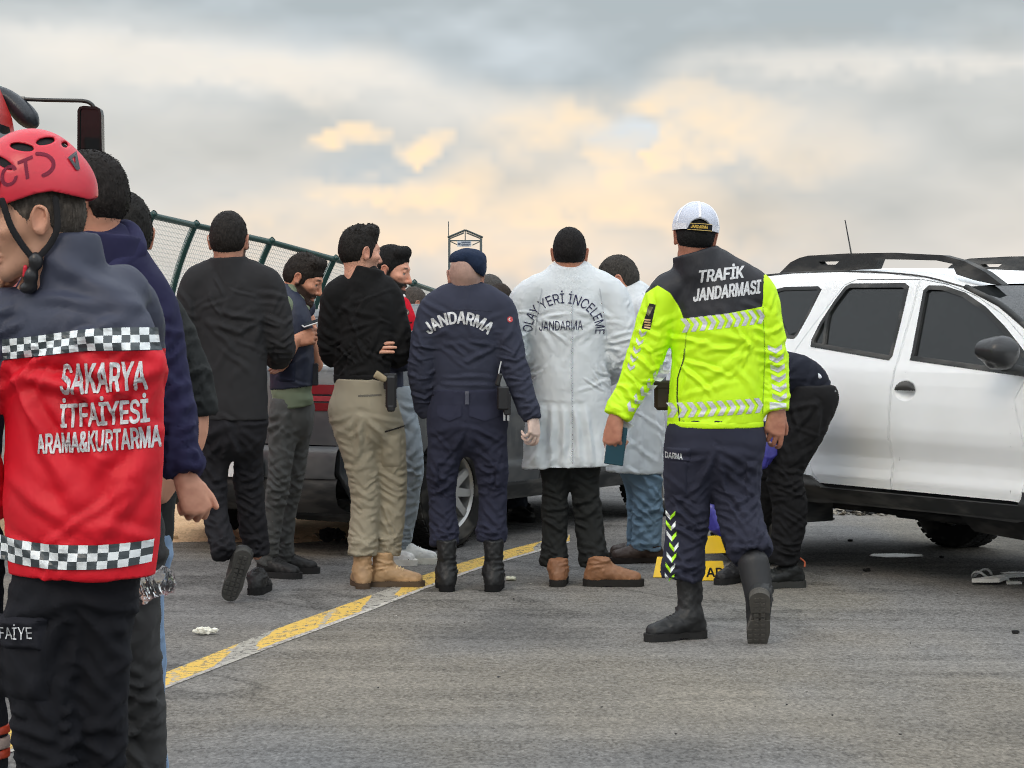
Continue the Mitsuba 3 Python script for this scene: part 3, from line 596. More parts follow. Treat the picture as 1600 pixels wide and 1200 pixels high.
# ------------------------------------------------------------------ steel portal with a sign, far behind
def portal():
    k = thing('steel_portal', 'tall steel portal frame with gabled top and a sign, behind the beret man', 'gantry'); Y = 150.; c = lin(96, 104, 106)
    A = lambda x, y, d=0: at(x, y, Y + d)
    for x in (702, 751.5):
        for d in (0, 3.):
            add('post', tube([A(x, 520, d), A(x, 373, d)], .09, 6), 'matt', k, True, c)
    for d in (0, 3.):
        for x0, x1 in ((699.5, 727), (754.5, 727)):
            add('rafter', tube([A(x0, 371, d), A(x1, 359.5, d)], .075, 6), 'matt', k, True, lin(70, 80, 82)); add('rafter_chord', tube([A(x0 + (1.5 if x0 < 720 else -1.5), 373.5, d), A(727 + (-2 if x0 < 720 else 2), 363.8, d)], .05, 5), 'matt', k, True, c)
        add('cross_beam', tube([A(702, 376, d), A(751.5, 376, d)], .045, 5), 'matt', k, True, c)
        for x0, x1 in ((703, 716), (751, 738)): add('brace', tube([A(x0, 377, d), A(x1, 383, d)], .035, 5), 'matt', k, True, c)
        add('king_post', tube([A(727, 361, d), A(727, 376, d)], .035, 5), 'matt', k, True, c)
    for x in (702, 727, 751.5): add('purlin', tube([A(x, 371 if x != 727 else 360), A(x, 371 if x != 727 else 360, 3.)], .05, 5), 'matt', k, True, c)
    P0, P1 = A(714.5, 376.6), A(736.5, 385.5); sg = add('sign', box(P0[0], P1[0], Y - .16, Y - .1, P1[2], P0[2]), 'matt', k, 30, lin(186, 194, 204))
    for i, (x0, x1, y, hh) in enumerate(((721, 735, 378.4, 1.6), (716, 719.5, 381.2, 3.0), (721, 735, 381.6, 1.2), (721, 733, 384, .9))): a, b = A(x0, y - hh / 2), A(x1, y + hh / 2); add('sign_marking', box(a[0], b[0], Y - .2, Y - .163, b[2], a[2]), 'matt', sg, False, lin(84, 96, 120))
    add('lightning_rod', tube([A(701, 372), A(700.6, 346)], .03, 5), 'matt', k, True, c)
portal()

# ------------------------------------------------------------------ vehicles
def dusty(p, n, uv):
    d = smoothstep(.45, .75, fbm(p.x * 3.1, p.y * 3.1, p.z * 2.4, 4)) * .5 + .35 * smoothstep(1.0, .45, p.z); return mix(mi.Color3f(.86, .88, .89), mi.Color3f(.70, .69, .66), d * .25)
scene['white_paint'] = two({'type': 'principled', 'base_color': mikit.proc(dusty), 'roughness': .42, 'specular': .45, 'clearcoat': .5, 'clearcoat_gloss': .8})
def dusty2(p, n, uv):
    d = smoothstep(.35, .7, fbm(p.x * 4.1, p.y * 4.1, p.z * 5.4, 4)); s = smoothstep(.62, .7, noise(p.x * 26, p.y * 26, p.z * 2.2)) * smoothstep(.5, .7, p.z); return mix(mi.Color3f(.045, .05, .056), mi.Color3f(.13, .13, .125), d * .6 + .3 * s)
scene['grey_paint'] = two({'type': 'principled', 'base_color': mikit.proc(dusty2), 'roughness': .36, 'specular': .5, 'clearcoat': .5, 'clearcoat_gloss': .85})
scene['red_paint'] = two({'type': 'principled', 'base_color': {'type': 'rgb', 'value': lin(178, 40, 38).tolist()}, 'roughness': .35, 'specular': .5, 'clearcoat': .5})
scene['tinted_glass'] = two({'type': 'principled', 'base_color': {'type': 'rgb', 'value': [.014, .016, .017]}, 'roughness': .03, 'specular': .5})
def trim(p, n, uv): return mix(mi.Color3f(.028, .03, .031), mi.Color3f(.085, .083, .078), smoothstep(.42, .75, fbm(p.x * 5, p.y * 5, p.z * 14, 4)))
scene['black_trim'] = two({'type': 'principled', 'base_color': mikit.proc(trim), 'roughness': .6, 'specular': .35})
scene['alloy'] = two({'type': 'principled', 'base_color': {'type': 'rgb', 'value': [.42, .42, .41]}, 'roughness': .38, 'metallic': .55, 'specular': .5})
def tyre_c(p, n, uv): return mix(mi.Color3f(.016, .016, .016), mi.Color3f(.09, .085, .075), smoothstep(.45, .8, fbm(p.x * 9, p.y * 9, p.z * 9, 3)))
scene['tyre_rubber'] = {'type': 'principled', 'base_color': mikit.proc(tyre_c), 'roughness': .85, 'specular': .25}
class Frame3:
    """car coordinates: l forward from the rear axle, w to its right, z up -> world"""
    def __init__(s, O, fv, w0): s.O, s.f = np.array([*O, 0.]), np.array([*fv, 0.]); s.r = np.array([fv[1], -fv[0], 0.]); s.w0 = w0
    def __call__(s, l, w, z):
        l, w, z = np.broadcast_arrays(np.asarray(l, float), w, z); return s.O + l[..., None] * s.f + (w - s.w0)[..., None] * s.r + z[..., None] * np.array([0, 0, 1.])
    def back(s, px, py, wz):
        """the point of the car's side (half width wz(z)) that the photograph shows at (px, py)"""
        k, w = (px - 800) / F, .85
        for _ in range(6):
            A = s.O + (w - s.w0) * s.r; l = (k * A[1] - A[0]) / (s.f[0] - k * s.f[1]); z = H - (py - HY) / F * (A[1] + l * s.f[1]); w = float(wz(l, z))
        return l, z
def clean(pg): return pg if pg.is_valid else pg.buffer(0)
def polys(g): return [q for q in getattr(g, 'geoms', [g]) if q.geom_type == 'Polygon' and q.area > 1e-5]
def skin_of(pg, fr, wz, off=0., side=1, step=.045, thick=0.):
    """a panel: the plan polygon in (l, z) laid on the flank, with turned edges of the given depth"""
    ms = []
    for q in polys(pg):
        v, f = flat_fine(q, step); w = wz(v[:, 0], v[:, 1]) + off; ms.append((fr(v[:, 0], side * w, v[:, 1]), f if side > 0 else f[:, ::-1]))
        if thick:
            for ring in [q.exterior, *q.interiors]:
                c = np.array(LineString(ring.coords).segmentize(step).coords); ww = wz(c[:, 0], c[:, 1]) + off
                ms.append(grid_mesh(np.stack([fr(c[:, 0], side * ww, c[:, 1]), fr(c[:, 0], side * (ww - thick), c[:, 1])])))
    return cat(*ms)
def wheel(parent, fr, l, w, side, R, width, spokes, steer=0., rim_r=.215, kind='alloy'):
    prof = [(rim_r, -width / 2 + .01), (rim_r + .02, -width / 2), (R - .05, -width / 2 - .012), (R - .012, -width / 2 + .012), (R, -width / 2 + .04), (R, width / 2 - .04), (R - .012, width / 2 - .012), (R - .05, width / 2 + .012), (rim_r + .02, width / 2), (rim_r, width / 2 - .01)]
    ty = trimesh.creation.revolve(np.array(prof + [prof[0]]), sections=56); c = fr(l, w, R)
    ax = side * fr.r * math.cos(steer) + fr.f * math.sin(steer); M = frame(np.cross([0, 0, 1], ax), ax); M = np.stack([np.cross([0, 0, 1.], ax), np.array([0, 0, 1.]), ax], 1)
    k = add('wheel', move(ty, M, c), 'tyre_rubber', parent, 30, label=None)
    tr = []
    for i in range(44):
        a = i * 2 * np.pi / 44
        for j, x in enumerate((-width / 2 + .035, -.03, .03, width / 2 - .035)):
            b = box(-.016, .016, -.004, .006, -.022, .022); Rm = trimesh.transformations.rotation_matrix(a + (.07 if j % 2 else 0), (0, 0, 1))[:3, :3]; tr.append(move(move(b, t=(0, R, x)), Rm))
    add('tread', move(cat(*tr), M, c), 'tyre_rubber', k, False, kind='stuff')
    zf = width / 2 - .02; ms = [trimesh.creation.revolve(np.array([(rim_r - .022, zf - .12), (rim_r - .012, zf - .02), (rim_r + .006, zf + .004), (rim_r + .012, zf - .008), (rim_r, zf - .14), (rim_r - .022, zf - .12)]), sections=48)]
    if kind == 'alloy':
        for i in range(spokes):
            sp = Polygon([(-.030, .03), (.030, .03), (.021, rim_r - .012), (-.021, rim_r - .012)]); m = move(extrude(sp, .03), t=(0, 0, zf - .045)); ms.append(move(m, trimesh.transformations.rotation_matrix(2 * np.pi * i / spokes + .2, (0, 0, 1))[:3, :3]))
        ms.append(move(extrude(Point(0, 0).buffer(.062), .035), t=(0, 0, zf - .045)))
    else:
        disc = Point(0, 0).buffer(rim_r - .008)
        for i in range(spokes): disc = disc.difference(Point(.125 * math.cos(i * 2 * np.pi / spokes), .125 * math.sin(i * 2 * np.pi / spokes)).buffer(.028))
        ms.append(move(extrude(disc, .02), t=(0, 0, zf - .06))); ms.append(move(extrude(Point(0, 0).buffer(.055), .045), t=(0, 0, zf - .06)))
    add('rim', move(cat(*ms), M, c), 'alloy', k, 30)
    add('brake', move(cat(move(extrude(Point(0, 0).buffer(rim_r - .03), .02), t=(0, 0, -.02))), M, c), 'black_trim', k, 30)
    return k

def white_suv():
    k = thing('parked_car', 'white off-road estate car with tinted windows and black roof rails, on the right', 'car'); th = math.radians(57)
    fr = Frame3((1.30, 12.95), (math.cos(th), -math.sin(th)), .9)
    zs = [.30, .42, .50, .55, .60, .66, .72, .76, .82, .95, 1.05, 1.12, 1.18, 1.56, 1.60, 1.66]; ws = [.84, .875, .893, .899, .888, .886, .902, .914, .920, .916, .905, .892, .870, .742, .722, .668]
    def wz(l, z):
        w = np.interp(z, zs, ws); l = np.asarray(l, float); return w - .10 * np.clip((-.35 - l) / .5, 0, 1) ** 2 - .14 * np.clip((l - 2.6) / .9, 0, 1) ** 2
    B = lambda pts: [fr.back(x, y, wz) for x, y in pts]
    roof = [(-.60, 1.47), (-.42, 1.585), (-.15, 1.625), (.2, 1.645), (.6, 1.648), (1.0, 1.632), (1.32, 1.605), (1.62, 1.55), (1.9, 1.455), (2.15, 1.325), (2.36, 1.19), (2.52, 1.115)]
    outl = Polygon([(-.80, .45), (-.83, .8), (-.80, 1.1)] + roof + [(2.9, 1.07), (3.25, 1.0), (3.44, .88), (3.49, .6), (3.42, .42), (2.1, .50), (1.2, .50), (.6, .50)])
    arch = lambda c, r: Point(c, .36).buffer(r, 32)
    outl = clean(outl).difference(arch(0, .43)).difference(arch(2.673, .43))
    rw = Polygon(B([(1268, 541), (1269, 531), (1282, 505), (1305, 470), (1322, 448), (1330, 443.5), (1414, 443), (1420, 448), (1408, 500), (1394, 556), (1389, 562)]))
    fw = Polygon(B([(1423, 562), (1426, 550), (1444, 454), (1452, 446.5), (1475, 447), (1508, 458), (1540, 480), (1570, 511)]) + [(2.10, 1.27), (2.22, 1.18), (2.22, 1.115)])
    qw = Polygon(B([(1199, 462), (1212, 452), (1225, 448.5), (1278, 447), (1284, 452), (1264, 492), (1246, 524), (1240, 530), (1228, 529)]) + [])
    doorf = Polygon(B([(1440, 437), (1428, 480), (1405, 562), (1395, 600), (1391, 690), (1395, 764), (1398, 768), (1500, 777), (1596, 787), (1601, 700)]) + [(2.14, 1.0), (2.2, 1.10), (2.3, 1.14), (2.18, 1.26), (1.95, 1.41), (1.72, 1.51), (1.50, 1.568)])
    doorr = Polygon(B([(1437, 437), (1425, 480), (1402, 562), (1392, 600), (1388, 690), (1392, 764), (1390, 767), (1296, 758.5), (1285, 756), (1274, 744), (1263, 720)]) + [(.475, .80), (.43, 1.0), (.43, 1.22), (.50, 1.32), (.70, 1.575), (.78, 1.603)])
    doorf, doorr = clean(doorf).intersection(outl), clean(doorr).intersection(outl); gap = .0045
    doorr = doorr.difference(doorf.buffer(.009))
    body = outl.difference(doorf.buffer(gap)).difference(doorr.buffer(gap)).difference(qw)
    clad = Polygon(B([(1240, 738), (1258, 741), (1268, 743), (1278, 752), (1290, 761), (1395, 771), (1500, 781), (1597, 790)]) + [(2.2, .55), (2.3, .55), (2.28, .43)] + B([(1585, 817), (1500, 806), (1400, 796), (1300, 786), (1282, 786), (1258, 784), (1240, 770)]))
    clad = clean(clad)
    for sd in (1, -1):
        bd = add('body_side', skin_of(body.difference(clad), fr, wz, 0, sd, thick=.03), 'white_paint', k, 50)
        add('inner_side', skin_of(outl.buffer(-.02), fr, wz, -.035, sd, .2), 'black_trim', k, 50)
        hand_hole = None
        for nm, dr_, wn, hx in (('front', doorf, fw, (1.365, 1.02)), ('rear', doorr, rw, None)):
            d = dr_.difference(wn)
            if hx: hole = affinity.scale(Point(hx).buffer(.062, 24), 1.28, .86); d = d.difference(hole)
            dk = add('door', skin_of(d, fr, wz, 0, sd, .035, thick=.03), 'white_paint', k, 50)
            rim = wn.buffer(.003).difference(wn.buffer(-.021)); add('window_seal', skin_of(rim, fr, wz, .004, sd, .05, thick=.02), 'black_trim', dk, 40)
            if nm == 'rear':
                zx = [p for p in rw.exterior.coords]; vert = Polygon(B([(1285, 541), (1290, 500), (1296, 472), (1300, 473), (1293, 505), (1288.5, 543)])); add('window_divider', skin_of(vert.intersection(wn), fr, wz, .005, sd, .05, thick=.02), 'black_trim', dk, 40)
            add('window', skin_of(wn.buffer(-.012), fr, wz, -.010, sd, .06), 'tinted_glass', dk, 50)
            if hx:
                v, f = flat_fine(hole, .012); r = np.hypot((v[:, 0] - hx[0]) / 1.28, (v[:, 1] - hx[1]) / .86) / .062; add('handle_recess', (fr(v[:, 0], sd * (wz(v[:, 0], v[:, 1]) - .034 * np.sqrt(np.clip(1 - r ** 2, 0, 1)) - .001), v[:, 1]), f if sd > 0 else f[:, ::-1]), 'white_paint', dk, True)
                fl = hole.buffer(-.002).intersection(sbox(1, 1.022, 2, 2)); v, f = flat_fine(fl, .01); e = np.array([fl.exterior.distance(Point(a, b)) for a, b in v[:, :2]]); add('handle', (fr(v[:, 0], sd * (wz(v[:, 0], v[:, 1]) + .004 + .012 * np.clip(e / .02, 0, 1) ** .5), v[:, 1]), f if sd > 0 else f[:, ::-1]), 'black_trim', dk, True)
        add('window_seal', skin_of(qw.buffer(.002).difference(qw.buffer(-.02)), fr, wz, -.001, sd, .05, thick=.02), 'black_trim', bd, 40); add('quarter_window', skin_of(qw.buffer(-.012), fr, wz, -.008, sd, .06), 'tinted_glass', bd, 50)
        # black sill in three steps
        def wc(l, z): return wz(l, z) + .012 + .018 * np.clip(1 - np.abs(z - .485) / .03, 0, 1) - .03 * np.clip((.455 - z) / .05, 0, 1)
        add('sill_cladding', skin_of(clad, fr, wc, .004, sd, .022, thick=.05), 'black_trim', k, 50)
        for c in (0, 2.673):
            ring = arch(c, .475).difference(arch(c, .40)).intersection(sbox(-2, .40, 5, 2)); add('wheel_arch', skin_of(ring.difference(clad.buffer(.002)), fr, wz, .014, sd, .04, thick=.06), 'black_trim', k, 50)
        # roof rail
        wr = lambda l, z: np.full(np.shape(l), .625) if np.shape(l) else .625
        Br = lambda pts: [fr.back(x, y, wr) for x, y in pts]
        rail = Polygon(Br([(1223, 427), (1240, 410), (1254, 403), (1268, 399.5), (1330, 396), (1400, 395), (1478, 399), (1512, 408), (1545, 425), (1571, 445), (1556, 444), (1528, 438), (1500, 429), (1496, 420), (1494, 412.5), (1468, 407), (1378, 405), (1372, 420), (1340, 421.5), (1226, 427)]), [Br([(1284, 409), (1317, 408), (1311, 413.5), (1288, 413.5)])])
        m = extrude(clean(rail), .05); v, f = vf(m); add('roof_rail', (fr(v[:, 0], sd * (.60 + v[:, 2]), v[:, 1]), f), 'black_trim', k, 35)
        mir = Field(Chain([fr(2.13, sd * 1.08, 1.245), fr(2.19, sd * 1.05, 1.24)], [.055, .075], .02, squash=[(fr.r, .72)]), Chain([fr(2.15, sd * 1.06, 1.19), fr(2.2, sd * 1.03, 1.2)], [.04, .05], .03)).plane(fr(2.105, sd * 1.06, 1.22), -fr.f + [0, 0, .12]).mesh(.009)
        mk = add('door_mirror', mir, 'gloss', k, True, lin(46, 47, 49)); add('mirror_foot', Field(Chain([fr(2.18, sd * 1.0, 1.16), fr(2.2, sd * .86, 1.13)], [.04, .035], .02, squash=((0, 0, 1), 1.5))).mesh(.009), 'black_trim', mk, True)
        for l, st in ((0, 0), (2.673, .05)): wheel(k, fr, l, sd * .80, sd, .345, .215, 8, st * 1.0, kind='steel')
        mf = add('mud_flap', cat((fr(*np.array([(x, sd * y, z) for x in (.50, .515) for y in (.66, .90) for z in (.27, .43)]).T), np.array([[0, 1, 3], [0, 3, 2], [4, 6, 7], [4, 7, 5], [0, 4, 5], [0, 5, 1], [2, 3, 7], [2, 7, 6], [0, 2, 6], [0, 6, 4], [1, 5, 7], [1, 7, 3]]))), 'black_trim', k, 30)
    # roof, windscreen, bonnet, tail
    def across(lz, bulge, dl=0., n=15):
        lz = np.array(lz); t = np.linspace(-1, 1, n); w = wz(lz[:, 0], lz[:, 1])[:, None] * t; z = lz[:, 1][:, None] + bulge * (1 - t ** 4); l = lz[:, 0][:, None] + dl * (1 - t ** 2); return grid_mesh(fr(l, w, z))
    add('roof', across(resample(roof[1:8], 4), .028), 'white_paint', k, 50)
    gut = resample([(a, b - .0) for a, b in roof[1:8]], 3); P = fr(gut[:, 0], wz(gut[:, 0], gut[:, 1]) - .012, gut[:, 1] + .004); add('roof_gutter', tube(P, .007, 5), 'black_trim', k, True)
    add('windscreen', across([(1.66, 1.56), (1.95, 1.445), (2.2, 1.305), (2.5, 1.13)], .006, .16), 'tinted_glass', k, 50)
    ap = resample([(1.62, 1.55), (1.9, 1.455), (2.15, 1.325), (2.36, 1.19)], 4)
    for sd in (1, -1): add('screen_seal', tube(fr(ap[:, 0] + .01, sd * (wz(ap[:, 0], ap[:, 1]) - .01), ap[:, 1] + .006), .016, 6), 'black_trim', k, True)
    add('bonnet', across([(2.5, 1.115), (2.9, 1.075), (3.25, 1.0), (3.42, .9)], .05, .06), 'white_paint', k, 50); add('front_bumper', across([(3.42, .9), (3.48, .7), (3.47, .5), (3.40, .36)], .0, .10), 'black_trim', k, 50)
    add('tailgate', across([(-.42, 1.585), (-.60, 1.47), (-.80, 1.1), (-.84, .8), (-.83, .72)], .0, -.07), 'white_paint', k, 50); add('rear_window', across([(-.47, 1.545), (-.61, 1.45), (-.77, 1.16)], .0, -.085), 'tinted_glass', k, 50); add('rear_bumper', across([(-.83, .72), (-.86, .6), (-.82, .4)], 0, -.1), 'black_trim', k, 50)
    for w in (.72, -.72): add('tail_light', Field(Chain([fr(-.80, w, .88), fr(-.78, w, 1.06)], [.07, .07], squash=[(fr.f, 1.3)])).mesh(.012), 'gloss', k, True, lin(150, 20, 24))
    fl = np.array([(-.7, .36), (-.5, .40), (3.2, .40), (3.3, .36)]); t = np.linspace(-.78, .78, 3); add('underbody', grid_mesh(fr(fl[:, 0][:, None], t[None], fl[:, 1][:, None])), 'black_trim', k, 30)
    tank = fr(np.array([.35, .35, 1.05, 1.05, .4, .4, 1.0, 1.0]), np.array([-.6, .1, -.6, .1, -.58, .08, -.58, .08]), np.array([.36, .36, .36, .36, .25, .25, .25, .25])); add('fuel_tank', trimesh.convex.convex_hull(tank), 'black_trim', k, 30)
    ex = trimesh.convex.convex_hull(fr(np.array([1.3, 1.3, 2.4, 2.4, 1.4, 1.4, 2.4, 2.4]), np.array([-.3, .5, -.3, .6, -.25, .45, -.3, .55]), np.array([.38, .38, .38, .38, .27, .27, .24, .24]))); add('engine_guard', ex, 'black_trim', k, 30)
    add('axle', tube(fr(np.zeros(2), np.array([-.75, .75]), np.array([.34, .34])), .05, 8), 'black_trim', k, True)
    add('exhaust', tube(fr(np.array([2.2, 1.2, .5, -.7]), np.array([.2, .25, .3, .45]), np.array([.3, .3, .32, .34])), .028, 8), 'black_trim', k, True)
    add('antenna', tube([fr(-.05, 0., 1.665), fr(-.135, 0., 1.975)], [.006, .0035], 6), 'black_trim', k, True)
white_suv()

def dark_car():
    k = thing('parked_car', 'dusty dark grey car seen from behind, between the men and the fence', 'car'); ph = math.radians(33)
    fr = Frame3((-.36, 13.75), (math.sin(ph), math.cos(ph)), .86)
    zs = [.24, .34, .46, .50, .62, .80, .92, 1.0, 1.40, 1.47]; ws = [.80, .84, .862, .852, .866, .876, .870, .845, .66, .58]
    def wz(l, z):
        w = np.interp(z, zs, ws); l = np.asarray(l, float); return w - .16 * np.clip((-.42 - l) / .45, 0, 1) ** 2 - .16 * np.clip((l - 2.6) / .8, 0, 1) ** 2
    roof = [(-.86, 1.02), (-.80, 1.10), (-.45, 1.13), (-.12, 1.25), (.20, 1.385), (.55, 1.445), (1.0, 1.462), (1.4, 1.44), (1.75, 1.37), (2.1, 1.2), (2.45, 1.02)]
    outl = clean(Polygon([(-.80, .34), (-.90, .5), (-.92, .75)] + roof + [(2.9, .96), (3.3, .86), (3.45, .7), (3.45, .4), (3.3, .26), (.5, .25)]))
    arch = lambda c: Point(c, .34).buffer(.395, 32)
    outl = outl.difference(arch(0)).difference(arch(2.62))
    rwn = Polygon([(.10, 1.02), (.2, 1.25), (.45, 1.36), (.95, 1.40), (.98, 1.03)]); fwn = Polygon([(1.05, 1.03), (1.06, 1.40), (1.4, 1.37), (1.72, 1.28), (2.05, 1.08), (2.05, 1.03)])
    dr1 = Polygon([(.40, .36), (.30, .70), (.02, 1.0), (.15, 1.28), (.45, 1.40), (1.0, 1.43), (1.0, .36)]); dr2 = Polygon([(1.01, .36), (1.01, 1.43), (1.45, 1.40), (1.8, 1.30), (2.15, 1.05), (2.15, .36)])
    dr1, dr2 = dr1.intersection(outl), dr2.intersection(outl); body = outl.difference(dr1.buffer(.005)).difference(dr2.buffer(.005))
    for sd in (1, -1):
        add('body_side', skin_of(body, fr, wz, 0, sd, .05, thick=.03), 'grey_paint', k, 50); add('inner_side', skin_of(outl.buffer(-.02), fr, wz, -.035, sd, .2), 'black_trim', k, 50)
        for d, wn in ((dr1, rwn), (dr2, fwn)):
            dk = add('door', skin_of(d.difference(wn), fr, wz, 0, sd, .045, thick=.02), 'grey_paint', k, 50); add('window', skin_of(wn.buffer(.01), fr, wz, -.012, sd, .08), 'tinted_glass', dk, 50)
            c = wn.centroid.x; hd = Field(Chain([fr(c - .35, sd * .90, .94), fr(c - .20, sd * .90, .94)], [.014, .014], squash=((0, 0, 1), .8))).mesh(.006); add('handle', hd, 'grey_paint', dk, True)
        add('sill', skin_of(Polygon([(.42, .25), (.42, .36), (2.2, .36), (2.2, .25)]), fr, wz, .014, sd, .05, thick=.04), 'black_trim', k, 50)
        for l in (0, 2.62): wheel(k, fr, l, sd * .775, sd, .345, .21, 10, rim_r=.235)
        mk = Field(Chain([fr(2.0, sd * .95, 1.08), fr(2.06, sd * 1.0, 1.1)], [.07, .06], squash=((0, 0, 1), 1.2))).mesh(.012); add('door_mirror', mk, 'grey_paint', k, True)
    def across(lz, bulge, dl=0., n=17, tw=1.):
        lz = resample(lz, 3); t = np.linspace(-1, 1, n) * tw; w = wz(lz[:, 0], lz[:, 1])[:, None] * t; z = lz[:, 1][:, None] + bulge * (1 - t ** 4); l = lz[:, 0][:, None] + dl * (1 - t ** 2); return grid_mesh(fr(l, w, z))
    add('roof', across([(.18, 1.38), (.55, 1.445), (1.0, 1.462), (1.4, 1.44), (1.6, 1.405)], .02), 'grey_paint', k, 50)
    add('rear_window', across([(-.40, 1.135), (-.12, 1.25), (.19, 1.382)], .012, -.05), 'tinted_glass', k, 50)
    add('boot_lid', across([(-.38, 1.132), (-.60, 1.128), (-.80, 1.10), (-.86, 1.03), (-.90, .85), (-.91, .66)], .004, -.10), 'grey_paint', k, 50)
    add('rear_bumper', across([(-.91, .655), (-.945, .62), (-.95, .5), (-.945, .47)], .0, -.10), 'grey_paint', k, 50); add('bumper_valance', across([(-.93, .47), (-.94, .42), (-.90, .33), (-.8, .26)], .0, -.10), 'black_trim', k, 50)
    add('boot_edge', across([(-.815, 1.118), (-.835, 1.112)], .006, -.115), 'foil', k, 50); scene[list(scene)[-1]]['bsdf'] = {'type': 'ref', 'id': 'alloy'}
    RED = lin(120, 18, 28)
    for sd in (1, -1):
        t0, t1 = (.50, 1.0)
        for z0, z1, c in ((.955, 1.01, RED), (.915, .945, lin(150, 52, 60)), (.86, .905, lin(110, 16, 26))):
            P = []
            for t in np.linspace(t0, 1.0, 9): l0 = -.895 - .10 * (1 - t ** 2); P.append((l0, t))
            Q = np.array([[fr(l - .012, sd * t * wz(-.87, z) * 1.005, z) for (l, t) in P] for z in (z0, (z0 + z1) / 2, z1)]); S2 = np.array([[fr(l, sd * (wz(l, z) + .008), z) for l in np.linspace(-.88, -.62, 6)] for z in (z0, (z0 + z1) / 2, z1)])
            add('tail_light', cat(grid_mesh(Q), grid_mesh(S2)), 'gloss', k, True, c)
    pl = box(-.26, .26, -.012, .0, -.056, .056, .003); M = np.stack([fr.r, fr.f, np.array([0, 0, 1.])], 1); pk = add('number_plate', move(pl, M, fr(-1.055, 0, .52)), 'gloss', k, 30, lin(222, 224, 224))
    add('underbody', grid_mesh(fr(np.array([-.8, 3.2])[:, None], np.linspace(-.8, .8, 3)[None], np.array([.27, .27])[:, None])), 'black_trim', k, 30)
    add('windscreen', across([(1.6, 1.405), (2.0, 1.24), (2.42, 1.03)], .01, .12), 'tinted_glass', k, 50); add('bonnet', across([(2.42, 1.03), (2.9, .97), (3.3, .87), (3.44, .74)], .03, .08), 'grey_paint', k, 50); add('front_bumper', across([(3.44, .74), (3.48, .5), (3.35, .27)], 0, .1), 'grey_paint', k, 50)
    add('rear_axle', tube(fr(np.zeros(2), np.array([-.7, .7]), np.array([.32, .32])), .06, 8), 'black_trim', k, True); add('exhaust', move(box(-.22, .22, -.1, .1, -.07, .05, .03), M, fr(-.55, .35, .26)), 'black_trim', k, 30)
dark_car()

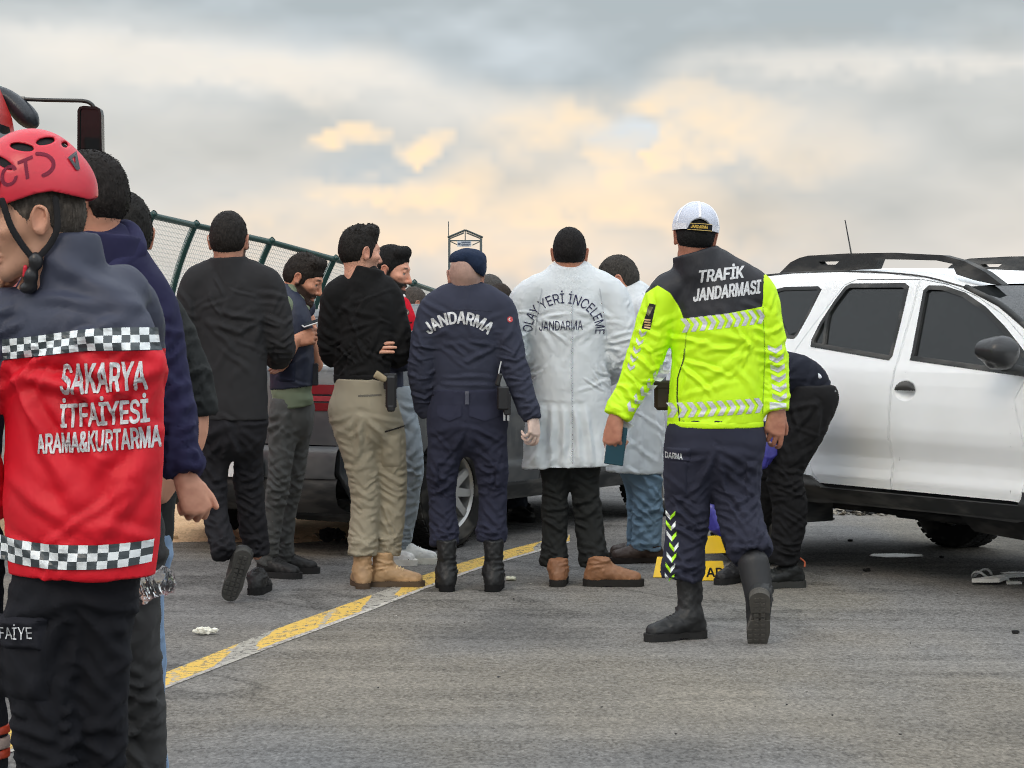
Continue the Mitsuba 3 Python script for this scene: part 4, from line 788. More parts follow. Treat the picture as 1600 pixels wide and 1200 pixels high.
def fire_truck():
    k = thing('fire_truck', 'red fire truck at the left edge with long-armed black mirror', 'truck'); Y = 15.5
    cab = Field(Chain([(-3.72, 13.9, 2.62), (-3.72, 15.0, 2.62)], [.34, .34], .1), Chain([(-5.6, 13.9, 2.62), (-5.6, 15.0, 2.62)], [.34, .34], .1), Chain([(-4.66, 13.9, 2.50), (-4.66, 15.0, 2.50)], [.46, .46], .12), Chain([(-3.68, 13.9, 1.9), (-3.68, 15.1, 1.9)], [.27, .27], .1), Chain([(-3.62, 13.9, 1.2), (-3.62, 15.2, 1.2)], [.28, .28], .1), Chain([(-5.7, 13.9, 1.2), (-5.7, 15.2, 1.2)], [.28, .28], .1))
    prof = Polygon([(-5.95, .7), (-5.95, 1.75), (-5.8, 2.75), (-5.55, 3.10), (-3.75, 3.14), (-3.52, 3.08), (-3.38, 2.74), (-3.24, 1.95), (-3.20, .7)]).buffer(-.06).buffer(.06)
    m = extrude(prof, 1.9); v, f = vf(m); add('cab', (np.stack([v[:, 0], 13.5 + v[:, 2], v[:, 1]], 1), f[:, ::-1]), 'red_paint', k, 35)
    g = [at(-40, 178, 14.9), at(2, 172, 14.9), at(19, 218, 14.9), at(28, 330, 14.9), at(-40, 330, 14.9)]
    P = np.array([[(-3.36, 13.75 + .0, 2.66), (-3.36, 15.2, 2.66)], [(-3.245, 13.75, 1.98), (-3.245, 15.2, 1.98)]]) + [.008, 0, 0]; add('side_window', grid_mesh(P), 'tinted_glass', k, False)
    P = np.array([[(-5.4, 13.49, 2.7), (-3.8, 13.49, 2.7)], [(-5.5, 13.49, 1.95), (-3.62, 13.49, 1.95)]]); add('rear_window', grid_mesh(P), 'tinted_glass', k, False)
    body = box(-6.0, -3.55, 8.0, 13.2, .8, 2.9, .06); body = box(-7.6, -5.2, 7.5, 13.3, .8, 3.0, .06)
    add('body_box', body, 'red_paint', k, 30)
    M2 = Frame3((-4.6, 14.4), (0, 1), 0.)
    for l in (0, -5.0):
        for sd in (1, -1): wheel(k, M2, l, sd * (1.05) - (1.8 if l < 0 else 0.05), sd, .48, .28, 8, rim_r=.28, kind='steel')
    vis = Field(Chain([at(-20, 140, Y), at(12, 154, Y), at(40, 180, Y), at(50, 191, Y)], [.05, .062, .075, .05], .02, squash=((0, 1, 0), .8))).mesh(.01); add('corner_mirror', vis, 'gloss', k, True, lin(40, 44, 50))
    add('corner_mirror_bracket', tube([at(-14, 150, Y), at(-22, 190, Y)], .03, 8), 'gloss', k, True, lin(30, 30, 32))
    arm = resample([at(22, 154, Y), at(60, 156, Y), at(110, 157, Y), at(132, 158, Y), at(142, 162, Y), at(147, 168, Y)], 5); add('mirror_arm', tube(arm, .0135, 8), 'gloss', k, True, lin(36, 37, 36)); add('arm_collar', tube([at(32, 154.5, Y), at(38, 155, Y)], .02, 10), 'foil', k, True, lin(120, 118, 112)); add('arm_root', tube([at(8, 152, Y), at(32, 154.5, Y)], .019, 10), 'gloss', k, True, lin(36, 37, 36))
    q = lambda x, y: np.array([(x - 140) / 230., (195 - y) / 230.])
    o = Polygon([q(x, y) for x, y in ((119.5, 172), (123, 166), (130, 165), (152, 167), (158, 171), (160, 180), (161.5, 262), (157, 268), (124, 268), (119, 262))]).buffer(-.012).buffer(.012)
    c = at(140, 195, Y)
    def plate(pg, d0, d1): m = extrude(pg, d1 - d0); v, f = vf(m); return np.stack([c[0] + v[:, 0], c[1] - .40 * v[:, 0] + d0 + v[:, 2], c[2] + v[:, 1]], 1), f[:, ::-1]
    mk = add('mirror_housing', cat(plate(o, .012, .10), plate(o.difference(o.buffer(-.018)), -.006, .013)), 'gloss', k, 35, lin(24, 26, 27)); add('mirror_glass', plate(o.buffer(-.019), .004, .008), 'tinted_glass', mk, 35)
    add('mirror_arm', tube([at(140, 266, Y), at(60, 268, Y), at(25, 262, Y)], .0135, 8), 'gloss', k, True, lin(36, 37, 36))
    for x0 in (-3.225,): add('door_handle', box(x0, x0 + .03, 13.8, 14.0, 1.7, 1.75, .008), 'gloss', k, 30, (.02, .02, .02))
fire_truck()

# ------------------------------------------------------------------ people: bodies and clothes
class Man:
    def __init__(s, label, Y, yaw, group=None):
        s.k = thing('person', label, 'person', group); s.Y, s.yaw, s.fd = Y, yaw, face_dir(yaw); s.m = Y / F      # metres per pixel at this depth
        s.rd = np.array([s.fd[1], -s.fd[0], 0]); s.core, s.bits, s.tone = [], [], lin(196, 146, 122)
    def P(s, px, py, dy=0.): return at(px, py, s.Y + dy)
    def Ps(s, *a): return [s.P(*x) for x in a]
    def head(s, px, py, yaw=None, pitch=0., roll=0., scale=1.0, dy=0., hair_kw=None, hair_col=(.018, .015, .013), **skin):
        fd = face_dir(s.yaw if yaw is None else yaw); p = math.radians(pitch); r = math.radians(roll)
        fw = fd * math.cos(p) + np.array([0, 0, math.sin(p)]); rt = np.cross(fw, [0, 0, 1]); rt = unit(rt); up = np.cross(rt, fw)
        rt, up = rt * math.cos(r) + up * math.sin(r), up * math.cos(r) - rt * math.sin(r)
        scale *= .95; s.HM, s.hp, s.hs = np.stack([rt, fw, up], 1), s.P(px, py, dy), scale
        col, push = head_skin(s.tone, **skin); v, f = HEAD; n = vnormals(v, f)
        s.bits.append((move((v + n * push(v)[:, None], f), s.HM, s.hp, scale), col(v)))
        if hair_kw is not None:
            hm, hc = hair(hair_col, **hair_kw); add('hair', move(hm, s.HM, s.hp, scale), 'hair', s.k, True, hc(hm[0]))
        s.core.append(Chain([s.hp - s.HM[:, 2] * .08 * scale, s.hp - s.HM[:, 2] * .17 * scale - s.fd * .01], [.045, .045], .03))
    def hand(s, style, wrist, fingers, back, left, scale=1.0, tone=None, glove=None):
        m = place_hand(style, wrist, fingers, back, left, scale)
        if glove is not None: return add('glove', m, 'gloss', s.k, True, glove, grain=.12, gf=60)
        s.bits.append((m, hand_skin(s.tone if tone is None else tone)(m[0])))
    def hl(s, p): return move(p, s.HM, s.hp, s.hs)
    def body(s, torso, arms, legs):
        """the skin: one body under the clothes, its head and hands"""
        t = np.array([p for p in torso]); L = s.core + [Chain(t, [.08] * (len(t) - 1) + [.045], .05, squash=(s.fd, 1.3))]
        for a in arms: L.append(Chain(a, [.032, .026, .02][:len(a)], .04))
        for a in legs: L.append(Chain(a, [.05, .036, .028][:len(a)], .05))
        m = Field(*L).mesh(.02); ms = [m] + [b[0] for b in s.bits]; cs = np.vstack([np.tile(s.tone, (len(m[0]), 1))] + [b[1] for b in s.bits])
        return add('body', cat(*ms), 'skin', s.k, True, cs)
    # clothes
    def torso(s, st, flat, k=.05, n=5, **kw):
        """st: (px, py, dy, half width in pixels)"""
        return Chain([s.P(a, b, c) for a, b, c, _ in st], [w * s.m for *_, w in st], k, squash=(s.fd, flat), n=n, **kw)
    def limb(s, pts, r, k=.04, **kw): return Chain([s.P(*p) for p in pts], [x * s.m for x in r], k, **kw)
    def zl(s, pts):
        q = np.array([s.P(*p) for p in pts]); return lambda x: np.interp(x, q[:, 0], q[:, 2])
    def wear(s, name, m, bsdf, col, grain=.1, parent=None, label=None, gf=9.): return add(name, m, bsdf, parent or s.k, True, col, grain=grain, gf=gf, label=label)
    def trousers(s, legs, waist, h=.009, col=(.03, .03, .04), flat=1.08, bsdf='cloth', spots=None, name='trousers', rings=17, seed=1, amp=1., crotch=None, label=None, extra=(), drape=.006):
        """legs: [(points, radii px)], waist: (px, py, half width px) at the top and at the hips"""
        C = [s.limb(p, r, .03, cut=(0, 1), squash=(s.fd, flat), n=5) for p, r in legs]
        wst = s.torso([(a, b, c, w) for a, b, c, w in waist], 1.35, .05)
        fl = Field(*C, wst, *extra); fl.plane(s.P(waist[0][0], waist[0][1], waist[0][2]), (0, 0, 1)) if waist[0][1] < waist[-1][1] else None
        m = fl.mesh(h)
        sp = spots or [(.50, .09, .006), (.93, .07, .010), (.78, .1, .004), (.08, .1, .004)]
        st, r = [], np.random.default_rng(seed)
        mid = np.mean([C[0].p[0], C[-1].p[0]], 0) - [0, 0, .02]
        for c in C:
            kn = c.p[len(c.p) // 2].astype(float); out = np.sign((kn - mid)[0]) or 1.
            st += radiate(mid, [np.array([out * a, 0, -b]) for a, b in ((1, .25), (1, .7), (.7, 1), (.25, 1))], .24, .016, .010 * amp, r)
            st += across_limb(c, .36, .62, 11, .011 * amp, .0105, .5, r) + across_limb(c, .60, .86, 10, .0075 * amp, .011, .9, r) + across_limb(c, .84, .985, 9, .0115 * amp, .0095, .22, r) + across_limb(c, .08, .38, 9, .007 * amp, .013, 1.0, r)
        m = folds(m, [(c, .0014 * amp, [(a, b, q * amp) for a, b, q in sp], rings) for c in C] + [(wst, .0016 * amp, [], 8)], st, [(drape * amp, (7, 7, 5)), (.005 * amp, (16, 16, 9))], seed)
        k = s.wear(name, m, bsdf, col, label=label); s.leg_c = C
        return k, m
    def top(s, name, torso, arms, hem=None, h=.008, col=(.03, .03, .04), bsdf='cloth', spots=None, strokes=(), rings=19, seed=1, amp=1., extra=(), drape=None, collar=None, label=None, add_now=True, cutarms=True):
        A = [s.limb(p, r, .035, cut=(0, int(cutarms)), n=5) for p, r in arms]
        L = [torso] + A + list(extra)
        if collar: L.append(Chain([s.P(*collar[0]), s.P(*collar[1])], [collar[2] * s.m, collar[3] * s.m], .02, cut=(0, 1), squash=(s.fd, 1.0))); L[-1].p -= (s.fd * .012).astype(np.float32); L[-1].P = L[-1].p @ L[-1].M.T
        fl = Field(*L)
        if hem:
            for c in [torso, *extra]: c.hem = (s.P(*hem[0]).astype(np.float32), unit(hem[1] if len(hem) > 1 else (0, 0, -1)).astype(np.float32))
        m = fl.mesh(h)
        sp = spots or [(.60, .09, .006), (.92, .06, .006), (.35, .09, .003)]; r = np.random.default_rng(seed + 100); strokes = list(strokes)
        for a in A: strokes += across_limb(a, .36, .80, 11, .010 * amp, .0095, .45, r) + across_limb(a, .78, .98, 6, .008 * amp, .009, .25, r) + across_limb(a, .12, .42, 6, .007 * amp, .012, .8, r)
        tz = [p for p in torso.p]; wv = torso.r
        for _ in range(14):
            i = r.integers(1, max(2, int(len(tz) * .75))); c = tz[i] + np.array([r.uniform(-.75, .75) * wv[i], 0, r.normal(0, .03)]); ang = r.choice([-1, 1]) * r.uniform(.2, 1.25); L_ = r.uniform(.10, .24); dv = np.array([math.cos(ang), 0, math.sin(ang)]) * L_ / 2; strokes.append((c - dv, c + dv, r.uniform(.008, .018), r.uniform(.0035, .0085) * amp))
        m = folds(m, [(torso, .001 * amp, [], 7)] + [(a, .0016 * amp, [(x, y, z * amp) for x, y, z in sp], rings) for a in A], strokes, drape or [(.008 * amp, (6, 6, 4)), (.005 * amp, (15, 15, 8))], seed)
        s.fl = fl
        if add_now: return s.wear(name, m, bsdf, col, label=label), m
        return None, m
    def pocket(s, C, name, px, py, dy, hw, hh, parent, col, front, thick=.012, flap=True):
        """a patch pocket laid on the cloth at (px, py), half sizes in pixels"""
        g = strip([(px - hw, py - hh), (px, py - hh), (px + hw, py - hh)], [(px - hw * .95, py + hh), (px, py + hh), (px + hw * .95, py + hh)], 14, 14)
        P = front.pts(g.reshape(-1, 2), s.Y, .0).reshape(g.shape[0], g.shape[1], 3); e = np.minimum(np.minimum(*np.mgrid[0:15, 0:15]), np.minimum(*(14 - np.mgrid[0:15, 0:15])))
        P[:, :, 1] -= np.clip(e / 1.5, -.5, 1) * thick - .002
        k = s.wear(name, grid_mesh(P), 'cloth', col, parent=parent)
        return k
def cells(P, col):
    """P (m, n, 3): each cell its own quad, coloured by col(i, j)"""
    m, n = P.shape[0] - 1, P.shape[1] - 1; V, C = [], []
    for i in range(m):
        for j in range(n): V += [P[i, j], P[i + 1, j], P[i + 1, j + 1], P[i, j + 1]]; C += [col(i, j)] * 4
    return (np.array(V), np.arange(4 * m * n).reshape(-1, 4)), np.array(C, float)
SILVER = lin(206, 208, 210)
def silver(p): return SILVER * (.72 + .42 * meshkit.noise(np.asarray(p) * 130, 3)[:, None])
def chevron(cx, cy, w, h, t, ang):
    """an arrow band pointing along +x before turning by ang degrees; y down"""
    pg = Polygon([(-w / 2, -h / 2), (-w / 2 + t, -h / 2), (w / 2, 0), (-w / 2 + t, h / 2), (-w / 2, h / 2), (w / 2 - t, 0)])
    return affinity.translate(affinity.rotate(pg, ang, origin=(0, 0)), cx, cy)
def badge(man, front, polys, parent, name, col, step=3., off=.003, bsdf='foil', lay=0.):
    ms = []
    for pg in polys:
        v, f = flat_fine(Polygon([(x, -y) for x, y in pg.exterior.coords]) if not pg.interiors else Polygon([(x, -y) for x, y in pg.exterior.coords], [[(x, -y) for x, y in r.coords] for r in pg.interiors]), step); v[:, 1] *= -1
        ms.append((v, f))
    m = cat(*ms); m = front.put(m, man.Y, off + lay); return add(name, m, bsdf, parent, True, col)
def text_on(man, front, text, place, parent, col, bold=False, off=.004, name='lettering', step=.12, bsdf='foil', label=None, fat=0.):
    v, f = letters(text, place, step, bold=bold); ms = [front.put((v + [dx, dy, 0], f), man.Y, off + i * .0003) for i, (dx, dy) in enumerate(((-fat, 0), (fat, 0), (0, fat * .6)) if fat else ((0, 0),))]
    return add(name, cat(*ms), bsdf, parent, True, col, label=label)

# ------------------------------------------------------------------ the people, from the front rank to the back
NAVY, BLACK = lin(52, 55, 70), lin(34, 34, 38)
SKIN_L = lin(205, 158, 134)
# --- rescue fireman in the red vest, large on the left
def fireman():
    M = Man('rescue fireman with red helmet and red checker-band vest, back turned, nearest on the left', 5.2, 16); M.tone = lin(198, 150, 124)
    M.head(56, 346, yaw=-100, pitch=-8, roll=0, scale=1.09, hair_kw=dict(top=.004, side=.003, nape=-.07, rough=.002), hair_col=(.05, .042, .035), dy=-.02)
    tor = M.torso([(128, 905, 0, 122), (130, 800, 0, 128), (132, 690, 0, 130), (131, 610, -.01, 131), (127, 556, -.02, 131), (121, 508, 0, 94), (116, 446, 0, 50), (112, 400, .0, 42)], 1.5)
    armL = [(40, 500, 0), (-20, 520, -.0), (-58, 660, .0), (-20, 800, .12)]; armR = [(185, 466, .05), (204, 510, .14), (195, 640, .34), (120, 560, .42), (40, 470, .42)]
    st = []
    c = M.P(15, 560, -.14)
    st += radiate(M.P(10, 590, -.2), [(1, 0, .5), (1, 0, -.2), (1, 0, -.7), (.5, 0, -1), (1, 0, .15)], .3, .02, .013)
    st += radiate(M.P(262, 560, -.12), [(-1, 0, -.45), (-1, 0, -.8), (-1, 0, .1), (-.6, 0, -1)], .26, .02, .011)
    st += radiate(M.P(140, 850, -.2), [(-.4, 0, 1), (.5, 0, 1), (.1, 0, 1), (-.9, 0, .8)], .3, .022, .012) + radiate(M.P(215, 480, -.1), [(-1, 0, .15), (-1, 0, -.2), (-.9, 0, .5)], .25, .018, .009)
    jk, m = M.top('jacket', tor, [(armL, [48, 56, 50, 40]), (armR, [56, 55, 50, 42, 32])], hem=[(130, 900, 0)], h=.0085, strokes=st, rings=12, add_now=False, collar=((116, 430, 0), (112, 368, -.0), 56, 45), drape=[(.014, (4, 4, 3)), (.008, (10, 10, 6))], seed=4)
    jk, m2 = None, m
    zline = M.zl([(-200, 560, 0), (12, 562, 0), (75, 556, 0), (150, 547, 0), (270, 546, 0), (600, 548, 0)])
    v = m[0]; arm = M.limb(armL, [60, 62, 52, 42], n=5); seam = np.minimum.reduce([arm.eval(v.astype(np.float32)) + .0, v[:, 0] - M.P(14, 600, 0)[0] + .32 * (M.P(12, 560, 0)[2] - v[:, 2])])
    g = np.where(v[:, 0] < M.P(14, 560)[0] + .0, np.maximum(v[:, 2] - zline(v[:, 0]), 0) + 0 * seam + .0, v[:, 2] - zline(v[:, 0]))
    g = np.maximum(v[:, 2] - zline(v[:, 0]), -(v[:, 0] - M.P(13 - 0, 560)[0] + .28 * (M.P(12, 560)[2] - v[:, 2])))
    red, blue = clip_mesh(m, g)
    jk = M.wear('jacket', blue, 'shell_cloth', lin(56, 60, 76), .12)
    vs = M.wear('vest_panel', red, 'shell_cloth', lin(206, 20, 38), .1, parent=jk, label='red lower back of the vest')
    fr = Front(m)
    W, D = lin(222, 228, 230), lin(62, 70, 74)
    def band(top, bot, name, n):
        P = strip(top, bot, n * 2, 6); Q = fr.pts(P.reshape(-1, 2), M.Y, .006).reshape(P.shape[0], P.shape[1], 3)
        ms, c = cells(Q, lambda i, j: W if (i // 2 + j // 2) % 2 else D); add(name, ms, 'foil', jk, False, c, grain=.12, gf=60)
    band([(14, 530), (75, 524), (150, 514), (210, 511), (256, 511)], [(14, 561), (75, 555), (150, 547), (210, 545.5), (260, 545)], 'checker_band', 19)
    band([(-60, 832), (-5, 835), (90, 842), (180, 842), (247, 838)], [(-60, 870), (-5, 873), (90, 880), (180, 879), (243, 873)], 'checker_band', 20)
    text_on(M, fr, 'SAKARYA', lambda u, v: np.array([116 + 127 * u, 612 - 8 * u - v * (44 - 3 * u)]), jk, silver, True, fat=.45)
    text_on(M, fr, 'İTFAİYESİ', lambda u, v: np.array([113 + 130 * u, 663 - 8 * u - v * 34]), jk, silver, True, fat=.45)
    text_on(M, fr, 'ARAMA&KURTARMA', lambda u, v: np.array([75 + 183 * u, 703 - 9 * u - v * (28 + 4 * u)]), jk, silver, True, fat=.45)
    hemg = strip([(-40, 874), (100, 884), (250, 878)], [(-40, 877), (100, 887), (250, 881)], 40, 1)
    # trousers with the lettered thigh pocket
    legs = [([(90, 905, .02), (68, 1000, .02), (78, 1190, .03), (74, 1420, .05)], [58, 64, 50, 46]), ([(158, 905, .03), (156, 1000, .03), (150, 1190, .09), (150, 1420, .1)], [52, 50, 46, 42])]
    k, tm = M.trousers(legs, [(122, 850, .02, 92), (122, 890, .02, 98)], .011, lin(24, 25, 30), rings=9, amp=1.15, seed=9)
    f2 = Front(tm)
    pk = M.pocket(None, 'pocket', 30, 1030, 0, 56, 60, k, lin(26, 27, 32), f2, .02); flp = M.pocket(None, 'pocket_flap', 26, 984, 0, 58, 26, k, lin(30, 31, 37), f2, .034)
    text_on(M, f2, 'İTFAİYE', lambda u, v: np.array([-14 + 78 * u, 993 - 4 * u - v * 19]), k, lin(205, 208, 210), False, .0385)
    put_shoe(M.k, 'boot', M.P(60, 1428, .05) * [1, 1, 0], (-.3, .9, 0)); put_shoe(M.k, 'boot', M.P(150, 1428, .1) * [1, 1, 0], (.3, .9, 0))
    # helmet
    c0 = lin(200, 46, 62)
    def helm(off, low): 
        S = Field(Ball((0, .030, .072), (.100 + off, .124 + off, .132 + off), .01), Ball((0, -.016, .056), (.09 + off, .09 + off, .085 + off), .03))
        def ex(p, d):
            y = p[:, 1]; z0 = np.interp(y, [-.15, -.115, -.085, -.05, -.01, .03, .09, .14], [.046, .036, .030, .042, .056, .054, .042, .040]) + low
            return np.maximum(d, z0 - p[:, 2])
        S.extra = ex; return S
    hl0, HO = M.hl, np.array([0, -.035, 0.])
    HL = lambda m: hl0(move(m, t=HO))
    S = helm(0, 0); vents = []
    for (y, z, ly, a) in ((.082, .130, .024, 42), (.040, .160, .026, 18), (-.012, .168, .021, -8), (-.052, .158, .009, -55), (.122, .085, .014, 66)):
        for sx in (-1, 1): vents.append(Ball((sx * .066, y, z), (.06, ly, .0085), .004, M=np.array([[1, 0, 0], [0, math.cos(math.radians(-a)), -math.sin(math.radians(-a))], [0, math.sin(math.radians(-a)), math.cos(math.radians(-a))]]).T if sx else None, sub=True))
    S.prims += vents
    old = S.extra; inner = Field(Ball((0, .030, .072), (.092, .116, .124), .01), Ball((0, -.016, .056), (.082, .082, .077), .03))
    S.extra = lambda p, d: np.maximum(old(p, d), -inner.eval(p))
    hm = S.mesh(.0036)
    hk = add('helmet', HL(hm), 'gloss', M.k, True, c0, grain=.1, gf=20, label='red rescue helmet with vents and chin strap')
    lin_ = helm(-.009, .004).mesh(.006); add('helmet_liner', HL(lin_), 'matt', hk, True, (.02, .02, .022))
    hc = None; 
    ring = [(sx, y, z) for sx in (0,) for y, z in ()]
    # head-lamp clips, the letters on the shell and the straps (left side of the head)
    tree = cKDTree(hm[0]); hn = vnormals(*hm)
    def on_shell(y, z, off=.0025):
        q = np.array([[-.2, a, b] for a, b in zip(np.ravel(y), np.ravel(z))])
        vv = hm[0][hm[0][:, 0] < -.01]; t2 = cKDTree(vv[:, 1:]); d, i = t2.query(q[:, 1:], k=5); x = vv[i, 0]; mn = x.min(1, keepdims=True); w = (x < mn + .0035) / (d + .001) ** 2
        q[:, 0] = (x * w).sum(1) / w.sum(1) - off; return q
    def shell_poly(pts, name, col, off=.0025, bsdf='matt', holes=None):
        v, f = flat_fine(Polygon(pts, holes), .006); add(name, HL((on_shell(v[:, 0], v[:, 1], off), f)), bsdf, hk, True, col)
    ink = lin(122, 44, 62)
    v, f = letters('CT', lambda u, v: np.array([0.094 - .074 * u, .076 + .018 * u + .040 * v + .004 * v * u]), .12, bold=True)
    add('lettering', HL((on_shell(v[:, 0], v[:, 1], .0015), f)), 'matt', hk, True, ink)
    arc = [(-.008 - .034 * math.cos(t) * 1.0 - .006, .085 + .02 * math.sin(t)) for t in np.linspace(-1.2, 1.2, 14)]
    v, f = flat_fine(LineString([(.012 - .034 * math.cos(t), .116 + .025 * math.sin(t)) for t in np.linspace(-1.3, 1.5, 14)]).buffer(.0042), .006); add('emblem_arc', HL((on_shell(v[:, 0], v[:, 1], .0015), f)), 'matt', hk, True, ink)
    for cy, cz, a in ((.108, .078, 10), (-.068, .118, -14)):
        pg = Polygon([(-.011, .02), (.012, .011), (.005, -.022), (-.003, -.022)], [[(-.004, .009), (.005, .006), (.002, -.008)]]); pg = affinity.translate(affinity.rotate(pg, a, origin=(0, 0)), cy, cz)
        v, f = flat_fine(pg, .006); q = on_shell(v[:, 0], v[:, 1], .005); add('lamp_clip', HL((q, f)), 'gloss', hk, True, (.03, .03, .035))
    st1 = [(-.085, .062, .05), (-.0825, .052, -.005), (-.077, .036, -.045), (-.072, .018, -.078), (-.070, .012, -.092)]; st2 = [(-.085, -.050, .04), (-.087, -.046, -.02), (-.081, -.026, -.055), (-.074, .004, -.082), (-.070, .010, -.095)]; st3 = [(-.070, .010, -.09), (-.068, .022, -.12), (-.05, .036, -.14)]
    for p in (st1, st2, st3):
        q = resample(p, 6); add('chin_strap', M.hl(move(Field(Chain(q, [.0078] * len(q), .004, squash=((1, 0, 0), 2.6), n=1)).mesh(.0026))), 'matt', hk, True, (.018, .018, .02))
    kn = Field(Ball((-.073, .010, -.088), (.012, .016, .02), .01), Ball((-.066, .026, -.118), (.014, .017, .02), .01), Ball((-.056, .034, -.142), (.018, .02, .014), .01)).mesh(.003); add('strap_buckle', M.hl(kn), 'gloss', hk, True, (.015, .015, .017))
    add('strap_toggle', M.hl(Field(Chain([(-.072, .034, -.098), (-.070, .038, -.116)], [.005, .005])).mesh(.0024)), 'gloss', hk, True, lin(190, 30, 50))
    # his hand propping the chin
    w = M.P(-14, 478, .02); M.hand('fist', w, (.1, .25, 1), (-1, .1, .2), True, 1.0)
    M.body(M.Ps((130, 860), (130, 700), (126, 500), (100, 420)), [M.Ps((35, 468), (-58, 660), (-20, 800, .1)), M.Ps((190, 470, .05), (215, 640, .3), (60, 500, .42))], [M.Ps((78, 900), (66, 1190, .03), (60, 1400, .05)), M.Ps((165, 900), (150, 1190, .09), (150, 1400, .1))])
fireman()

# --- man in a navy fleece beyond him
def navy_fleece():
    M = Man('man in navy fleece with hood and grey jeans, clasped hands, just right of the helmet', 5.75, -28); M.tone = lin(196, 142, 116)
    M.head(133, 318, yaw=-84, pitch=-8, scale=1.05, hair_kw=dict(top=.014, side=.007, nape=-.080, rough=.004, seed=3), hair_col=(.012, .010, .009))
    tor = M.torso([(150, 830, 0, 88), (150, 690, 0, 104), (158, 560, 0, 112), (160, 460, 0, 90), (168, 395, 0, 52)], 1.45)
    armR = [(195, 440, 0), (236, 490, .0), (260, 610, -.03), (288, 742, -.10)]; armL = [(95, 440, .0), (60, 500, .06), (80, 700, -.08), (122, 935, -.29)]
    st = radiate(M.P(238, 700, -.13), [(1, 0, .7), (1, 0, -.3), (-.6, 0, .8)], .14, .014, .008)
    k, m = M.top('fleece', tor, [(armR, [52, 44, 38, 30]), (armL, [52, 44, 38, 30])], hem=[(150, 830)], h=.0085, col=lin(38, 38, 66), strokes=st, collar=((168, 410, 0), (172, 366, .0), 56, 50), seed=6, spots=[(.62, .1, .006), (.95, .06, .008), (.8, .08, .004)], rings=11)
    hood = Field(Chain(M.Ps((150, 380, .1), (196, 362, .05), (208, 392, -.02), (176, 428, -.1)), [.022, .03, .032, .022], .02)).mesh(.008); add('hood', folds(hood, drape=[(.008, (16, 16, 16))]), 'cloth', k, True, lin(40, 40, 70))
    w = M.P(290, 748, -.10); M.hand('thumb', w, unit([.36, -.08, -.93]), unit([.55, -.82, .1]), False, .93)
    M.hand('hold', M.P(132, 958, -.30), unit([1, -.05, .20]), unit([.1, -.35, -.9]), True, .95)
    legs = [([(120, 840, 0), (110, 1020, 0), (108, 1250, .03)], [58, 50, 44]), ([(192, 830, 0), (205, 1000, -.02), (222, 1180, .0), (224, 1330, .03)], [58, 46, 38, 36])]
    kt, tm = M.trousers(legs, [(160, 790, 0, 84), (160, 850, 0, 90)], .01, lin(58, 58, 58), rings=9, amp=1.2, seed=12)
    put_shoe(M.k, 'sneaker', M.P(108, 1372) * [1, 1, 0], (-.5, .8, 0)); put_shoe(M.k, 'sneaker', M.P(224, 1372, .03) * [1, 1, 0], (-.4, .9, 0))
    M.body(M.Ps((150, 830), (150, 690), (160, 500), (168, 410)), [M.Ps((236, 490), (260, 610, -.03), (288, 740, -.1)), M.Ps((60, 500, .06), (80, 700, -.08), (122, 935, -.29))], [M.Ps((192, 830), (205, 1000), (224, 1300)), M.Ps((120, 840), (110, 1020), (108, 1300))])
navy_fleece()

# --- third man of that group: black sleeve, bare forearm, light jeans
def third():
    M = Man('man in black sweater with pushed-up sleeve and light blue jeans behind the navy fleece', 6.35, -20); M.tone = lin(196, 142, 116)
    M.head(190, 372, yaw=-22, pitch=-6, scale=1.02, hair_kw=dict(top=.014, side=.008, nape=-.06, rough=.004, seed=7), hair_col=(.010, .009, .008))
    tor = M.torso([(190, 850, 0, 78), (192, 700, 0, 90), (196, 560, 0, 98), (196, 490, 0, 80), (194, 440, 0, 46)], 1.45)
    armR = [(225, 492, 0), (262, 520, 0), (300, 612, -.02)]; armL = [(160, 480, .0), (120, 540, .1), (120, 640, .2), (200, 700, .2)]
    k, m = M.top('sweater', tor, [(armR + [(303, 645, -.02)], [46, 40, 35, 32]), (armL, [46, 40, 35, 28])], hem=[(190, 850)], h=.009, col=lin(36, 38, 38), collar=((194, 455, 0), (194, 424, .0), 46, 42), seed=8, rings=12, spots=[(.75, .16, .009), (.95, .06, .008)])
    M.bits.append(((lambda c: Field(c).mesh(.006))(M.limb([(302, 625, -.02), (296, 690, -.04), (250, 770, -.06)], [25, 24, 18])), None)); M.bits[-1] = (M.bits[-1][0], np.tile(M.tone, (len(M.bits[-1][0][0]), 1)))
    legs = [([(160, 850, 0), (150, 1010, 0), (150, 1215, .03)], [50, 42, 38]), ([(212, 850, 0), (222, 1010, -.02), (228, 1225, .0)], [46, 34, 30])]
    M.trousers(legs, [(190, 800, 0, 72), (190, 860, 0, 78)], .01, lin(118, 140, 166), rings=10, seed=14)
    put_shoe(M.k, 'sneaker', M.P(150, 1289) * [1, 1, 0], (-.5, .8, 0)); put_shoe(M.k, 'sneaker', M.P(228, 1289, .0) * [1, 1, 0], (.3, .9, 0))
    M.hand('hang', M.P(205, 720, .2), unit([.4, .3, -1]), unit([0, .8, .3]), True)
    M.body(M.Ps((190, 830), (192, 690), (196, 520), (194, 450)), [M.Ps((262, 520), (302, 625, -.02), (250, 770, -.06)), M.Ps((120, 540, .1), (120, 640, .2), (200, 715, .2))], [M.Ps((212, 850), (222, 1010), (228, 1200)), M.Ps((160, 850), (150, 1010), (150, 1200))])
third()

